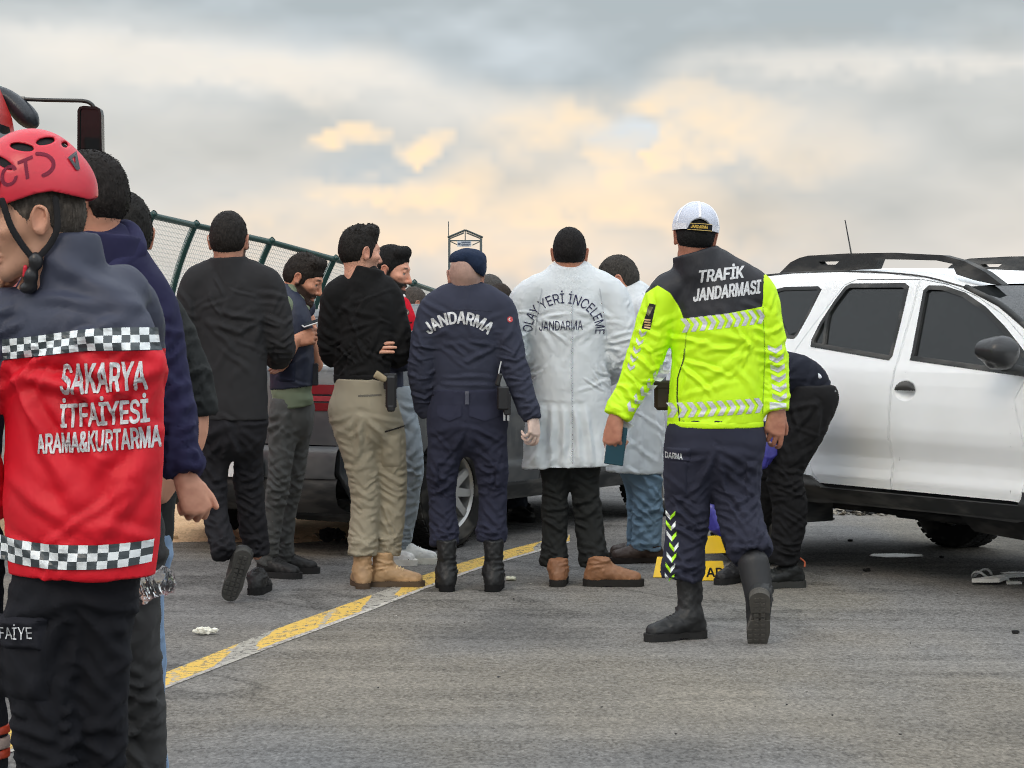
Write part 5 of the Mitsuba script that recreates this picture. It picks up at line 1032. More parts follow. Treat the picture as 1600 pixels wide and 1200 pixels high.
# --- firefighter mostly outside the frame: trouser leg with a band
def edge_fireman():
    M = Man('dark trouser leg with orange reflective band at the left edge of the picture', 5.6, 10)
    M.head(-75, 300, pitch=-6, hair_kw=dict(top=.012, side=.006), scale=1.0)
    tor = M.torso([(-92, 850, 0, 90), (-92, 700, 0, 96), (-90, 520, 0, 106), (-88, 450, 0, 84), (-82, 385, 0, 48)], 1.45)
    M.top('jacket', tor, [([(-50, 440, 0), (-25, 500, .05), (-30, 620, .12), (-70, 700, .25)], [48, 44, 40, 32]), ([(-125, 440, 0), (-160, 500, .05), (-165, 620, .1), (-120, 700, .2)], [48, 44, 40, 32])], hem=[(-90, 850)], h=.012, col=lin(40, 42, 52), seed=3)
    legs = [([(-55, 860, 0), (-44, 1020, 0), (-37, 1200, 0), (-37, 1330, 0)], [56, 50, 47, 46]), ([(-130, 860, 0), (-130, 1020, 0), (-132, 1320, 0)], [58, 50, 46])]
    k, m = M.trousers(legs, [(-92, 820, 0, 84), (-92, 870, 0, 90)], .011, lin(30, 31, 36), rings=9)
    for dz, w, c in ((1140, 6.5, lin(186, 66, 38)), (1160, 9, lin(170, 150, 140)), (1177, 7, lin(186, 66, 38))):
        b = M.limb([(-35, dz - w, 0), (-34.5, dz + w, 0)], [50.5, 50.5], cut=(1, 1), n=2, squash=(M.fd, 1.08)); add('reflective_band', Field(b).mesh(.006), 'foil', k, True, c, grain=.2)
    put_shoe(M.k, 'boot', M.P(-34, 1396) * [1, 1, 0], (-.3, .9, 0)); put_shoe(M.k, 'boot', M.P(-132, 1396) * [1, 1, 0], (-.3, .9, 0))
    M.body(M.Ps((-92, 850), (-90, 520), (-85, 420)), [M.Ps((-25, 500, .05), (-30, 620, .12), (-70, 700, .25)), M.Ps((-160, 500, .05), (-165, 620, .1), (-120, 700, .2))], [M.Ps((-55, 860), (-40, 1020), (-34, 1320)), M.Ps((-130, 860), (-130, 1020), (-132, 1320))])
edge_fireman()

# --- black jacket, walking away
def black_jacket():
    M = Man('man in loose black overshirt and black trousers walking away with one heel raised', 11.3, 6); M.tone = lin(190, 140, 118)
    M.head(358, 378, pitch=-2, scale=1.2, hair_kw=dict(top=.014, side=.005, nape=-.066, rough=.004, seed=5), hair_col=(.013, .011, .010), beard=.9)
    tor = M.torso([(363, 700, 0, 56), (362, 655, 0, 57), (362, 590, 0, 56), (360, 530, 0, 57), (360, 470, 0, 60), (360, 438, 0, 40), (359, 412, 0, 20)], 1.5)
    armL = [(325, 432, 0), (303, 450, 0), (287, 540, .0), (296, 600, .08), (310, 640, .12)]; armR = [(394, 432, 0), (421, 452, 0), (438, 530, .02), (440, 548, .12), (430, 560, .28)]
    st = radiate(M.P(318, 500, -.15), [(1, 0, -.6), (1, 0, -.1), (.6, 0, -1)], .22, .016, .008) + radiate(M.P(405, 500, -.15), [(-1, 0, -.6), (-1, 0, 0), (-.4, 0, -1)], .22, .016, .008)
    k, m = M.top('jacket', tor, [(armL, [24, 24, 22, 20, 17]), (armR, [24, 24, 23, 21, 18])], hem=[(362, 655)], col=lin(44, 44, 46), strokes=st, rings=10, collar=((359, 425, 0), (358, 403, 0), 30, 27), seed=11)
    M.hand('hold', M.P(428, 562, .3), (.3, 1, -.1), (.8, 0, .6), False); M.hand('hang', M.P(312, 645, .12), (.1, .2, -1), (-1, 0, 0), True)
    legs = [([(340, 655, 0), (333, 750, .04), (336, 800, -.02), (352, 868, -.16)], [27, 22, 20.5, 18.5]), ([(388, 655, 0), (389, 750, .14), (396, 830, .2), (402, 868, .22)], [27, 22, 21, 20])]
    M.trousers(legs, [(364, 640, 0, 48), (364, 668, 0, 50)], .009, lin(32, 32, 36), rings=12, seed=21)
    put_shoe(M.k, 'sneaker', M.P(376, 882, -.20), (-.30, .36, -.9), (-.05, .9, .36), lin(52, 52, 52), lin(70, 70, 68), 1.02, lugs=True, label='raised shoe showing its sole'); put_shoe(M.k, 'sneaker', M.P(402, 900, .25) * [1, 1, 0], (.15, 1, 0), upper=lin(36, 36, 36))
    M.body(M.Ps((363, 655), (362, 590), (360, 480), (359, 430)), [M.Ps((303, 455), (287, 540), (310, 640, .12)), M.Ps((421, 455), (438, 530, .02), (430, 560, .28))], [M.Ps((340, 660), (333, 750, .04), (350, 850, -.12)), M.Ps((388, 660), (389, 750, .14), (402, 868, .22))])
black_jacket()

# --- bearded man looking at his phone
def phone_man():
    M = Man('bearded man in navy vest and grey jeans looking down at his phone', 12.3, 66); M.tone = lin(204, 146, 118)
    M.head(474, 436, yaw=98, pitch=-26, roll=-2, scale=1.1, hair_kw=dict(top=.015, side=.006, quiff=.003, front=.052, nape=-.06, rough=.004, spikes=.03, seed=2), hair_col=(.016, .013, .011), beard=.95, down=1)
    tor = M.torso([(456, 640, 0, 48), (456, 600, 0, 50), (455, 550, 0, 52), (452, 505, -.0, 50), (450, 480, 0, 34), (452, 458, 0, 20)], 1.55)
    sh = M.torso([(456, 640, 0, 47), (456, 600, 0, 46), (453, 505, 0, 44), (452, 478, 0, 30), (456, 455, 0, 20)], 1.55)
    sk = Field(sh, Chain(M.Ps((455, 480, 0), (462, 458, .0)), [24 * M.m, 20 * M.m], .02, cut=(0, 1))).plane(M.P(456, 636), (.12, 0, -1)).mesh(.009)
    k = M.wear('polo_shirt', folds(sk, drape=[(.008, (9, 9, 9)), (.012, (3, 3, 24))]), 'cloth', lin(118, 130, 108))
    vest = Field(tor, Chain(M.Ps((450, 478, .0), (478, 482, .05)), [20 * M.m, 15 * M.m], .03)).plane(M.P(456, 606), (.1, 0, -1))
    vest.prims.append(Chain(M.Ps((470, 440, -.05), (484, 500, -.03), (486, 560, -.05)), [.035, .016, .004], .005, sub=True))
    vm = folds(vest.mesh(.008), drape=[(.008, (9, 9, 9))], strokes=radiate(M.P(430, 590, -.15), [(1, 0, .3), (1, 0, .8), (1, 0, 0)], .2, .013, .007))
    kv = M.wear('vest', vm, 'shell_cloth', lin(42, 48, 66)); fv = Front(vm)
    M.pocket(None, 'pocket', 452, 580, 0, 15, 16, kv, lin(38, 43, 60), fv, .014)
    lap = Field(Chain(M.Ps((474, 478, -.05), (480, 500, -.04), (480, 522, -.07)), [.02, .022, .02], .01, squash=((0, 1, 0), 2.0))).mesh(.006); add('vest_lining', lap, 'cloth', kv, True, lin(170, 24, 44))
    lap = Field(Chain(M.Ps((458, 470, -.08), (472, 478, -.06), (480, 482, -.04)), [.014, .018, .016], .01)).mesh(.006); add('collar', lap, 'cloth', k, True, lin(126, 136, 116))
    radio = move(box(-.025, .025, -.012, .012, -.06, .06, .005), t=M.P(490, 585, -.08)); add('radio', radio, 'gloss', kv, 30, (.012, .014, .02))
    tm2 = M.limb([(440, 485, -.12), (428, 560, -.17), (470, 530, -.16)], [17, 15, 11]); m = folds(Field(M.limb([(442, 482, -.10), (430, 545, -.16)], [21, 19], cut=(0, 1))).mesh(.008), drape=[(.006, (12, 12, 12))]); M.wear('sleeve', m, 'cloth', lin(118, 130, 108))
    for pts, r in (([(430, 540, -.16), (436, 568, -.2), (462, 532, -.18)], [15, 13, 9]), ([(478, 500, .22), (492, 570, .16), (486, 535, .0)], [15, 13, 9])):
        a = Field(M.limb(pts, r, n=5)).mesh(.006); M.bits.append((a, np.tile(M.tone, (len(a[0]), 1))))
    M.hand('pinch', M.P(462, 533, -.17), unit([1, .15, .32]), unit([-.2, -1, .1]), False, 1.02); M.hand('pinch', M.P(486, 540, .0), unit([.25, -.4, .75]), unit([.9, .2, -.3]), True, 1.0)
    legs = [([(446, 640, -.05), (436, 745, -.10), (428, 800, -.06), (414, 880, -.02)], [26, 19, 17, 16]), ([(468, 640, .08), (458, 745, .08), (448, 800, .12), (442, 876, .15)], [26, 19, 17, 16])]
    kt, tm = M.trousers(legs, [(456, 622, 0, 38), (456, 650, 0, 40)], .0085, lin(84, 85, 84), rings=15, seed=33, amp=.75)
    put_shoe(M.k, 'sneaker', M.P(408, 903, -.02) * [1, 1, 0] + [.04, 0, 0], (.85, -.5, 0), upper=lin(34, 34, 34), sole=lin(46, 46, 46)); put_shoe(M.k, 'sneaker', M.P(441, 898, .17) * [1, 1, 0], (1, -.15, 0), upper=lin(32, 32, 32), sole=lin(50, 50, 50))
    M.body(M.Ps((456, 640), (455, 550), (450, 490), (455, 460)), [M.Ps((440, 485, -.1), (434, 560, -.18), (462, 533, -.17)), M.Ps((478, 500, .22), (492, 570, .16), (486, 540, 0))], [M.Ps((446, 645, -.05), (436, 745, -.1), (414, 880, -.02)), M.Ps((468, 645, .08), (458, 745, .08), (442, 876, .15))])
    ph = thing('phone', 'smartphone with pale back held in both hands by the bearded man', 'phone'); Mx = frame((.9, .25, .3), (-.3, -.25, .9))
    pm = move(box(-.075, .075, -.037, .037, -.004, .004, .003), Mx, M.P(493, 503, -.15)); add('case', pm, 'gloss', ph, 30, lin(225, 226, 226)); add('screen', move(box(-.07, .07, -.033, .033, .0045, .0055), Mx, M.P(493, 503, -.15)), 'gloss', ph, False, (.02, .025, .03))
phone_man()

# --- khaki trousers, arms crossed
def khaki():
    M = Man('man with crossed arms in black fleece, khaki cargo trousers and tan boots', 11.8, 24); M.tone = lin(206, 154, 130)
    M.head(563, 396, yaw=58, pitch=-4, scale=1.12, hair_kw=dict(top=.017, side=.005, quiff=.010, front=.072, nape=-.062, rough=.0055, spikes=.03, seed=6), hair_col=(.011, .0095, .0085))
    tor = M.torso([(567, 640, 0, 45), (566, 600, 0, 46), (566, 570, 0, 47), (568, 530, 0, 50), (568, 480, 0, 49), (570, 455, 0, 32), (573, 430, 0, 19)], 1.5)
    armL = [(540, 448, 0), (522, 468, .0), (516, 548, .06), (545, 552, .22), (590, 540, .2)]; armR = [(598, 450, .02), (610, 472, .03), (624, 545, .02), (610, 556, .14), (570, 545, .28)]
    st = radiate(M.P(600, 500, -.12), [(-1, 0, -.4), (-1, 0, -.9), (-1, 0, .2), (-.5, 0, -1)], .25, .014, .009) + radiate(M.P(525, 590, -.12), [(1, 0, .2), (1, 0, .6), (.8, 0, 1)], .2, .014, .008)
    k, m = M.top('fleece', tor, [(armL, [20, 20, 19, 17, 13]), (armR, [21, 21, 19, 17, 13])], hem=[(566, 598)], col=lin(24, 24, 25), strokes=st, collar=((571, 442, 0), (577, 418, .0), 28, 25), seed=17, cutarms=False)
    bd = Field(Chain(M.Ps((566, 585, 0), (566, 600, 0)), [48.5 * M.m, 47 * M.m], .01, squash=(M.fd, 1.5), cut=(1, 1))).mesh(.008); M.wear('waistband', bd, 'cloth', lin(22, 22, 23), parent=k)
    M.hand('flat', M.P(565, 545, -.055), unit([.9, -.40, .14]), unit([-.35, -.9, .15]), True, .98)
    legs = [([(545, 640, 0), (556, 690, 0), (570, 770, .03), (566, 868, .0)], [32, 28, 23, 22.5]), ([(592, 640, .03), (606, 690, .05), (612, 770, .1), (603, 866, .1)], [32, 28, 23.5, 23])]
    kt, tm = M.trousers(legs, [(567, 592, 0, 46), (568, 650, 0, 50)], .008, lin(150, 142, 124), rings=15, seed=41, amp=.68)
    ft = Front(tm); M.pocket(None, 'cargo_pocket', 612, 705, 0, 17, 26, kt, lin(146, 138, 120), ft, .012)
    zp = badge(M, ft, [Polygon([(603, 672), (633, 664), (633, 666.5), (603, 674.5)])], kt, 'zip', lin(40, 38, 36), off=.014); badge(M, ft, [Polygon([(562, 616), (598, 614), (598, 617), (562, 619)])], kt, 'pocket_seam', lin(100, 94, 82), off=.003)
    put_shoe(M.k, 'desert', M.P(566, 916) * [1, 1, 0], (-.18, 1, 0), upper=lin(168, 136, 102), sole=lin(84, 70, 58), name='boot'); put_shoe(M.k, 'desert', M.P(599, 916, .06) * [1, 1, 0], (1, -.12, 0), upper=lin(176, 144, 108), sole=lin(92, 78, 64), name='boot', s=1.05)
    hs = add('holster', move(cat(box(-.028, .028, -.02, .02, -.12, .05, .01), box(-.02, .02, -.025, .025, -.135, -.1, .008), box(-.04, .03, .015, .03, -.02, .06, .005)), t=M.P(611, 602, -.16)), 'gloss', M.k, 30, (.012, .012, .013), label='black pistol holster on the belt')
    gp = Field(Chain(M.Ps((600, 592, -.17), (586, 584, -.18)), [.017, .021], .01, squash=((0, 1, 0), 1.5), cut=(0, 1))).mesh(.005); add('pistol_grip', gp, 'matt', hs, True, lin(158, 144, 118))
    M.body(M.Ps((566, 640), (566, 570), (568, 480), (572, 435)), [M.Ps((522, 470), (516, 548, .06), (590, 540, .2)), M.Ps((610, 474), (624, 545, .02), (570, 545, .28))], [M.Ps((545, 645), (570, 770, .03), (566, 866)), M.Ps((592, 645), (612, 770, .1), (603, 866, .1))])
khaki()

# --- bearded man in jersey beyond him
def jersey():
    M = Man('bearded man in red and black jersey and faded jeans, half hidden by the black fleece', 12.95, 78); M.tone = lin(210, 152, 126)
    M.head(611, 424, yaw=104, pitch=-13, scale=1.14, hair_kw=dict(top=.020, side=.003, quiff=.007, front=.064, nape=-.05, rough=.002, seed=9), hair_col=(.006, .0055, .0055), beard=1., down=.8)
    tor = M.torso([(598, 600, 0, 46), (598, 560, 0, 48), (602, 510, 0, 47), (605, 480, 0, 32), (607, 462, 0, 18)], 1.5)
    armR = [(606, 480, -.1), (612, 492, -.14), (622, 560, -.16), (648, 560, -.05)]
    k, m = M.top('jersey', tor, [(armR, [18, 18, 16, 13])], hem=[(598, 612)], col=lin(40, 44, 60), collar=((606, 475, 0), (610, 458, 0), 22, 20), seed=19)
    red = Field(Chain(M.Ps((629, 476, -.20), (637, 498, -.22), (640, 517, -.22)), [.044, .046, .044], .02, squash=((0, 1, 0), 2.2))).mesh(.006); rk = add('shoulder_panel', red, 'cloth', k, True, lin(196, 26, 46))
    fr = Front(red); badge(M, fr, [Polygon([(632, 518), (648, 516), (648, 521), (633, 523)])], rk, 'stripe', lin(230, 232, 232)); badge(M, fr, [Point(637, 488).buffer(5.5)], rk, 'emblem', lin(70, 34, 34)); badge(M, fr, [Polygon([(632, 487), (637, 491), (642, 486), (638, 494)])], rk, 'emblem_bird', lin(196, 180, 160), off=.0045)
    badge(M, fr, [Polygon([(637, 504), (647, 502), (647, 504.5), (637, 506.5)])], rk, 'stitched_mark', lin(60, 20, 24))
    ep = Field(Chain(M.Ps((620, 466, -.12), (632, 470, -.15)), [.02, .022], .01)).mesh(.006); add('epaulette', ep, 'cloth', k, True, lin(36, 38, 42)); ep = Field(Chain(M.Ps((622, 461, -.14), (631, 463, -.16)), [.011, .011], .01)).mesh(.005); add('epaulette_trim', ep, 'cloth', k, True, lin(226, 228, 226))
    legs = [([(588, 620, .05), (596, 720, .05), (592, 850, .05)], [27, 22, 19]), ([(622, 620, -.05), (640, 700, -.08), (641, 760, -.06), (624, 852, 0)], [26, 22, 19, 17])]
    M.trousers(legs, [(604, 604, 0, 34), (605, 640, 0, 38)], .009, lin(132, 142, 150), rings=14, seed=44, amp=.85)
    put_shoe(M.k, 'sneaker', M.P(630, 880, 0) * [1, 1, 0], (1, -.15, 0), upper=lin(206, 208, 206), sole=lin(214, 212, 202), label='white trainer with black flash'); put_shoe(M.k, 'sneaker', M.P(597, 888, -.05) * [1, 1, 0], (1, -.35, 0), upper=lin(200, 200, 198), sole=lin(210, 208, 200))
    M.body(M.Ps((598, 610), (600, 540), (604, 490), (607, 470)), [M.Ps((612, 492, -.12), (622, 560, -.16), (648, 560, -.05)), M.Ps((600, 492, .2), (610, 560, .2), (640, 570, .1))], [M.Ps((588, 620, .05), (596, 720, .05), (592, 850, .05)), M.Ps((622, 620, -.05), (640, 700, -.08), (624, 850))])
jersey()

# --- the man in dark blue uniform and beret
def beret_man():
    M = Man('uniformed man in navy beret with white arched lettering on his back', 11.75, 0); M.tone = lin(206, 156, 134)
    M.head(728, 432, pitch=-2, scale=1.14, shave=.72)
    hd = Field(Ball((.008, -.004, .082), (.088, .104, .052), .02), Ball((.05, -.035, .055), (.046, .078, .05), .03), Ball((.068, -.04, .016), (.024, .045, .028), .03))
    def ex(p, d): return np.maximum(d, -(p[:, 2] - (.068 - .62 * np.clip(p[:, 0] + .02, 0, 1) - .2 * np.clip(p[:, 0] - .05, 0, 1) + .1 * p[:, 1])) * .8)
    hd.extra = ex; bm = folds(hd.mesh(.0042), drape=[(.004, (28, 28, 28))]); bk = add('beret', M.hl(bm), 'cloth', M.k, True, lin(28, 40, 62), grain=.15, gf=30)
    tor = M.torso([(730, 660, 0, 48), (730, 612, 0, 51), (730, 585, 0, 52), (729, 540, 0, 57), (729, 500, 0, 60), (729, 474, 0, 36), (729, 452, 0, 19)], 1.5)
    armL = [(696, 472, 0), (676, 492, 0), (660, 570, .0), (664, 628, .08), (672, 648, .10)]; armR = [(763, 472, 0), (783, 492, 0), (806, 580, -.05), (831, 656, -.10)]
    st = radiate(M.P(682, 540, -.14), [(1, 0, -.5), (1, 0, -.9), (1, 0, .1)], .2, .012, .007) + radiate(M.P(778, 540, -.14), [(-1, 0, -.5), (-1, 0, -.9), (-1, 0, .1)], .2, .012, .007)
    st += [(M.P(690, y, -.16), M.P(772, y + 3, -.16), .01, .006) for y in (588, 600)]
    k, m = M.top('uniform_shirt', tor, [(armL, [24, 25, 21, 18, 15]), (armR, [24, 25, 20, 14.5])], hem=[(730, 614)], col=lin(54, 57, 72), strokes=st, collar=((729, 462, 0), (728, 446, 0), 27, 25), seed=51, rings=14)
    fr = Front(m)
    text_on(M, fr, 'JANDARMA', arc_place((717.5, 573), 68, -42, 41.5, 18), k, silver, True, fat=.5)
    add('yoke_seam', fr.put(move(flat_fine(LineString([(690, -487), (729, -484), (768, -487)]).buffer(.5), 4), np.diag([1, -1, 1])), M.Y, .001), 'cloth', k, True, lin(38, 40, 52))
    badge(M, fr, [Point(797, 499).buffer(4.5)], k, 'flag_patch', lin(186, 56, 60)); badge(M, fr, [Point(797.3, 499).buffer(2.6).difference(Point(798.6, 499).buffer(2.2))], k, 'crescent', lin(230, 225, 222), step=1.2, off=.0045)
    legs = [([(703, 655, 0), (693, 720, .0), (691, 770, .03), (695, 852, .0)], [34, 26, 22, 22.5]), ([(757, 655, 0), (767, 720, .0), (770, 775, .03), (767, 846, .0)], [34, 26.5, 22.5, 23])]
    kt, tm = M.trousers(legs, [(730, 609, 0, 53), (730, 655, 0, 58)], .008, lin(44, 46, 62), rings=15, seed=52, amp=.8, spots=[(.45, .1, .005), (.93, .07, .012), (.78, .1, .004)])
    blt = Field(Chain(M.Ps((730, 615, 0), (730, 627, 0)), [54.5 * M.m, 55.5 * M.m], .01, squash=(M.fd, 1.42), cut=(1, 1))).mesh(.006); bl = add('belt', blt, 'leather', M.k, True, lin(24, 24, 28))
    ft = Front(tm)
    for cx, w in ((703, 19), (758, 24)):
        fp = Polygon([(cx - w, 632), (cx + w, 632), (cx + w, 648), (cx, 656), (cx - w, 648)]); v, f = flat_fine(Polygon([(x, -y) for x, y in fp.exterior.coords]), 4); v[:, 1] *= -1; add('pocket_flap', ft.put((v, f), M.Y, .006), 'cloth', kt, True, lin(47, 49, 66), grain=.1)
    M.pocket(None, 'cargo_pocket', 678, 738, 0, 8, 20, kt, lin(43, 45, 61), ft, .012); M.pocket(None, 'cargo_pocket', 781, 742, 0, 8, 20, kt, lin(43, 45, 61), ft, .014)
    badge(M, ft, [Polygon([(727.5, 610), (733.5, 610), (733.5, 630), (727.5, 630)])], bl, 'belt_loop', lin(48, 50, 66), off=.012)
    kit = move(cat(box(-.03, .03, -.03, .03, -.06, .06, .008), box(.0, .04, -.02, .03, -.09, .03, .008)), t=M.P(786, 622, -.14)); hk = add('holster', kit, 'gloss', bl, 30, (.014, .014, .016))
    add('pistol_grip', move(box(-.012, .012, -.018, .018, -.03, .035, .006), trimesh.transformations.rotation_matrix(.3, (0, 1, 0))[:3, :3], M.P(779, 594, -.15)), 'gloss', hk, 30, (.02, .02, .02))
    add('magazine', cat(*[move(box(-.006, .006, -.006, .006, -.022, .022, .002), t=M.P(x, 651, -.15)) for x in (788, 794)]), 'foil', hk, 30, lin(150, 152, 154))
    add('lanyard', tube(resample(M.Ps((780, 600, -.15), (779, 585, -.14), (783, 565, -.1)), 6), .004, 6), 'foil', hk, True, lin(170, 172, 172))
    M.hand('hang', M.P(832, 650, -.10), unit([.10, -.1, -1]), unit([.75, -.65, .1]), False, 1.0, glove=lin(222, 196, 184)); M.hand('hang', M.P(674, 652, .11), unit([.2, .3, -1]), unit([-1, 0, 0]), True)
    for x, y, dx, t in ((698, 911, 0, (-.08, 1, 0)), (771, 917, 0, (.12, 1, 0))): put_shoe(M.k, 'boot', M.P(x, y) * [1, 0, 0] + [0, M.Y + dx - .06, 0], t, upper=lin(30, 31, 32), sole=lin(24, 24, 25), name='boot', s=1.08)
    M.body(M.Ps((730, 640), (730, 585), (729, 500), (729, 460)), [M.Ps((676, 492), (660, 570), (672, 648, .1)), M.Ps((783, 492), (806, 580), (829, 646))], [M.Ps((703, 655), (691, 770, .03), (697, 880)), M.Ps((757, 655), (770, 775, .03), (771, 880))])
beret_man()

# --- the two forensic coats
COAT = lin(206, 212, 216)
def coat_man():
    M = Man('man in white disposable coat with arched navy lettering and tan ankle boots', 12.0, 2); M.tone = lin(176, 122, 98)
    M.head(890, 398, pitch=-4, scale=1.16, hair_kw=dict(top=.011, side=.004, nape=-.055, rough=.002, seed=13), hair_col=(.007, .006, .006))
    tor = M.torso([(888, 760, 0, 74), (888, 728, 0, 72), (889, 660, 0, 67), (891, 600, 0, 63), (891, 545, 0, 62), (890, 495, 0, 64), (890, 455, 0, 52), (889, 422, 0, 22)], 1.45)
    armL = [(845, 452, 0), (820, 474, 0), (800, 532, -.02), (812, 560, .06), (834, 592, .14)]; armR = [(934, 452, 0), (956, 474, 0), (974, 548, -.02), (960, 572, .10), (925, 600, .26)]
    st = radiate(M.P(838, 500, -.16), [(1, 0, -.5), (1, 0, -1), (1, 0, .1)], .22, .012, .006) + radiate(M.P(945, 500, -.16), [(-1, 0, -.5), (-1, 0, -1), (-1, 0, .1)], .22, .012, .006)
    st += [(M.P(x0, 640, -.2), M.P(x1, 722, -.2), .02, .016) for x0, x1 in ((850, 838), (882, 880), (915, 925), (865, 862), (900, 906))] + [(M.P(893, 470, -.2), M.P(893, 720, -.22), .005, .004)]
    k, m = M.top('coat', tor, [(armL, [27, 27, 24, 22, 17]), (armR, [28, 29, 26, 23, 19])], hem=[(888, 729, 0), (.04, 0, -1)], col=COAT, bsdf='paper_cloth', strokes=st, collar=((889, 436, 0), (889, 417, 0), 29, 27), seed=61, rings=13, amp=.9, drape=[(.012, (5, 5, 3)), (.006, (13, 13, 9))])
    fr = Front(m); INK = lin(44, 46, 74)
    text_on(M, fr, 'OLAY YERİ İNCELEME', lambda u, v: (lambda a: np.array([880.5 + (48.5 + v * 14.5) * math.sin(a) * (1 + .06 * math.cos(a)), 517 - (43 + v * 15.5) * math.cos(a)]))(math.radians(-91 + 186 * u)), k, INK, False, bsdf='matt', step=.1)
    text_on(M, fr, 'JANDARMA', line_place((842, 516.5), (909, 515), 14.5), k, INK, False, bsdf='matt', step=.1)
    for pts in ([(893, 455), (893, 720)], [(846, 452), (838, 500), (836, 522)], [(936, 452), (944, 500), (947, 530)]): badge(M, fr, [LineString(pts).buffer(.7)], k, 'seam', lin(182, 188, 194), off=.0055, bsdf='matt')
    M.hand('fist', M.P(832, 590, .14), unit([.35, .5, -.6]), unit([-.7, -.5, -.1]), True, 1.05, glove=lin(36, 34, 74)); M.hand('pinch', M.P(922, 602, .28), unit([-.6, .7, .1]), unit([.5, .2, .8]), False)
    legs = [([(866, 700, 0), (868, 780, .02), (864, 884, 0)], [25, 20, 20]), ([(912, 700, 0), (916, 780, .03), (929, 884, .0)], [26, 22, 22])]
    kt, tm = M.trousers(legs, [(889, 660, 0, 48), (889, 700, 0, 50)], .0085, lin(36, 38, 38), rings=14, seed=62)
    put_shoe(M.k, 'chelsea', M.P(872, 914, -.1) * [1, 1, 0], (.12, 1, 0), upper=lin(132, 92, 66), sole=lin(40, 38, 36), name='boot', s=1.05); k2 = put_shoe(M.k, 'chelsea', M.P(936, 917, -.12) * [1, 1, 0], (1, -.10, 0), upper=lin(138, 98, 70), sole=lin(40, 38, 36), name='boot', s=1.12)
    M.body(M.Ps((889, 690), (891, 600), (890, 490), (890, 430)), [M.Ps((820, 476), (800, 532, -.02), (834, 592, .14)), M.Ps((956, 476), (974, 548), (925, 600, .26))], [M.Ps((866, 700, .02), (867, 780, .02), (865, 880, .02)), M.Ps((912, 700, .02), (916, 780, .03), (929, 880, .02))])
    bg = Field(Ball(M.P(826, 536, .30), (.075, .05, .095), .02), Ball(M.P(834, 560, .32), (.05, .04, .08), .03), Chain(M.Ps((828, 565, .3), (830, 588, .22)), [.02, .012], .02)).mesh(.007)
    add('plastic_bag', folds(bg, drape=[(.03, (22, 22, 22)), (.02, (40, 40, 40))]), 'foil', None, True, lin(150, 214, 138), label='light green plastic bag held in the gap under the coat man\'s left arm', category='bag')
coat_man()
def coat_two():
    M = Man('grey-haired man in white disposable coat and blue jeans, head bowed left', 13.02, -36); M.tone = lin(204, 148, 124)
    M.head(966, 440, yaw=-82, pitch=-22, roll=0, scale=1.18, hair_kw=dict(top=.014, side=.006, front=.072, nape=-.055, rough=.003, seed=15), hair_col=(.03, .027, .024))
    tor = M.torso([(996, 760, 0, 54), (996, 735, 0, 54), (994, 660, 0, 49), (992, 580, 0, 47), (992, 525, 0, 50), (992, 480, 0, 40), (988, 456, 0, 20)], 1.35)
    armL = [(965, 484, .1), (945, 510, .15), (940, 570, .1), (930, 610, .0)]; armR = [(1010, 482, -.1), (1026, 505, -.14), (1020, 575, -.14), (985, 612, -.12)]
    st = [(M.P(x0, 620, -.2), M.P(x1, 735, -.2), .02, .015) for x0, x1 in ((965, 955), (1000, 1002), (1025, 1034), (980, 978))]
    k, m = M.top('coat', tor, [(armL, [22, 23, 21, 16]), (armR, [23, 24, 22, 16])], hem=[(996, 738, 0), (-.05, 0, -1)], col=COAT, bsdf='paper_cloth', strokes=st, collar=((988, 470, 0), (986, 453, 0), 25, 22), seed=71, rings=12, h=.0085)
    fr = Front(m); badge(M, fr, [LineString([(1002, 458), (1014, 478), (1018, 500)]).buffer(.7)], k, 'seam', lin(182, 188, 194), off=.0055, bsdf='matt')
    M.hand('pinch', M.P(930, 612, .0), unit([-.6, .2, -.4]), unit([0, .3, .8]), True); M.hand('pinch', M.P(982, 614, -.12), unit([-.8, .1, -.2]), unit([0, -.3, .9]), False)
    legs = [([(988, 725, .08), (1000, 780, .1), (998, 862, .12)], [22, 21, 19]), ([(1010, 728, -.02), (1012, 780, -.03), (1010, 860, -.04)], [24, 24, 22])]
    M.trousers(legs, [(996, 690, 0, 34), (996, 720, 0, 36)], .0085, lin(112, 136, 156), rings=14, seed=72, amp=.8)
    put_shoe(M.k, 'derby', M.P(1015, 880, -.04) * [1, 1, 0], (-1, -.12, 0), upper=lin(66, 52, 46), sole=lin(44, 38, 36), s=1.12, label='dark brown lace shoe'); put_shoe(M.k, 'derby', M.P(1010, 876, .14) * [1, 1, 0], (-.9, .3, 0), upper=lin(60, 48, 42), sole=lin(44, 38, 36), s=1.1)
    M.body(M.Ps((996, 690), (994, 600), (992, 500), (990, 460)), [M.Ps((945, 510, .15), (940, 570, .1), (930, 610)), M.Ps((1026, 508, -.12), (1020, 575, -.14), (985, 612, -.12))], [M.Ps((992, 735, .06), (1000, 780, .1), (998, 860, .12)), M.Ps((1010, 735, .0), (1011, 780, -.02), (1010, 855, -.03))])
coat_two()

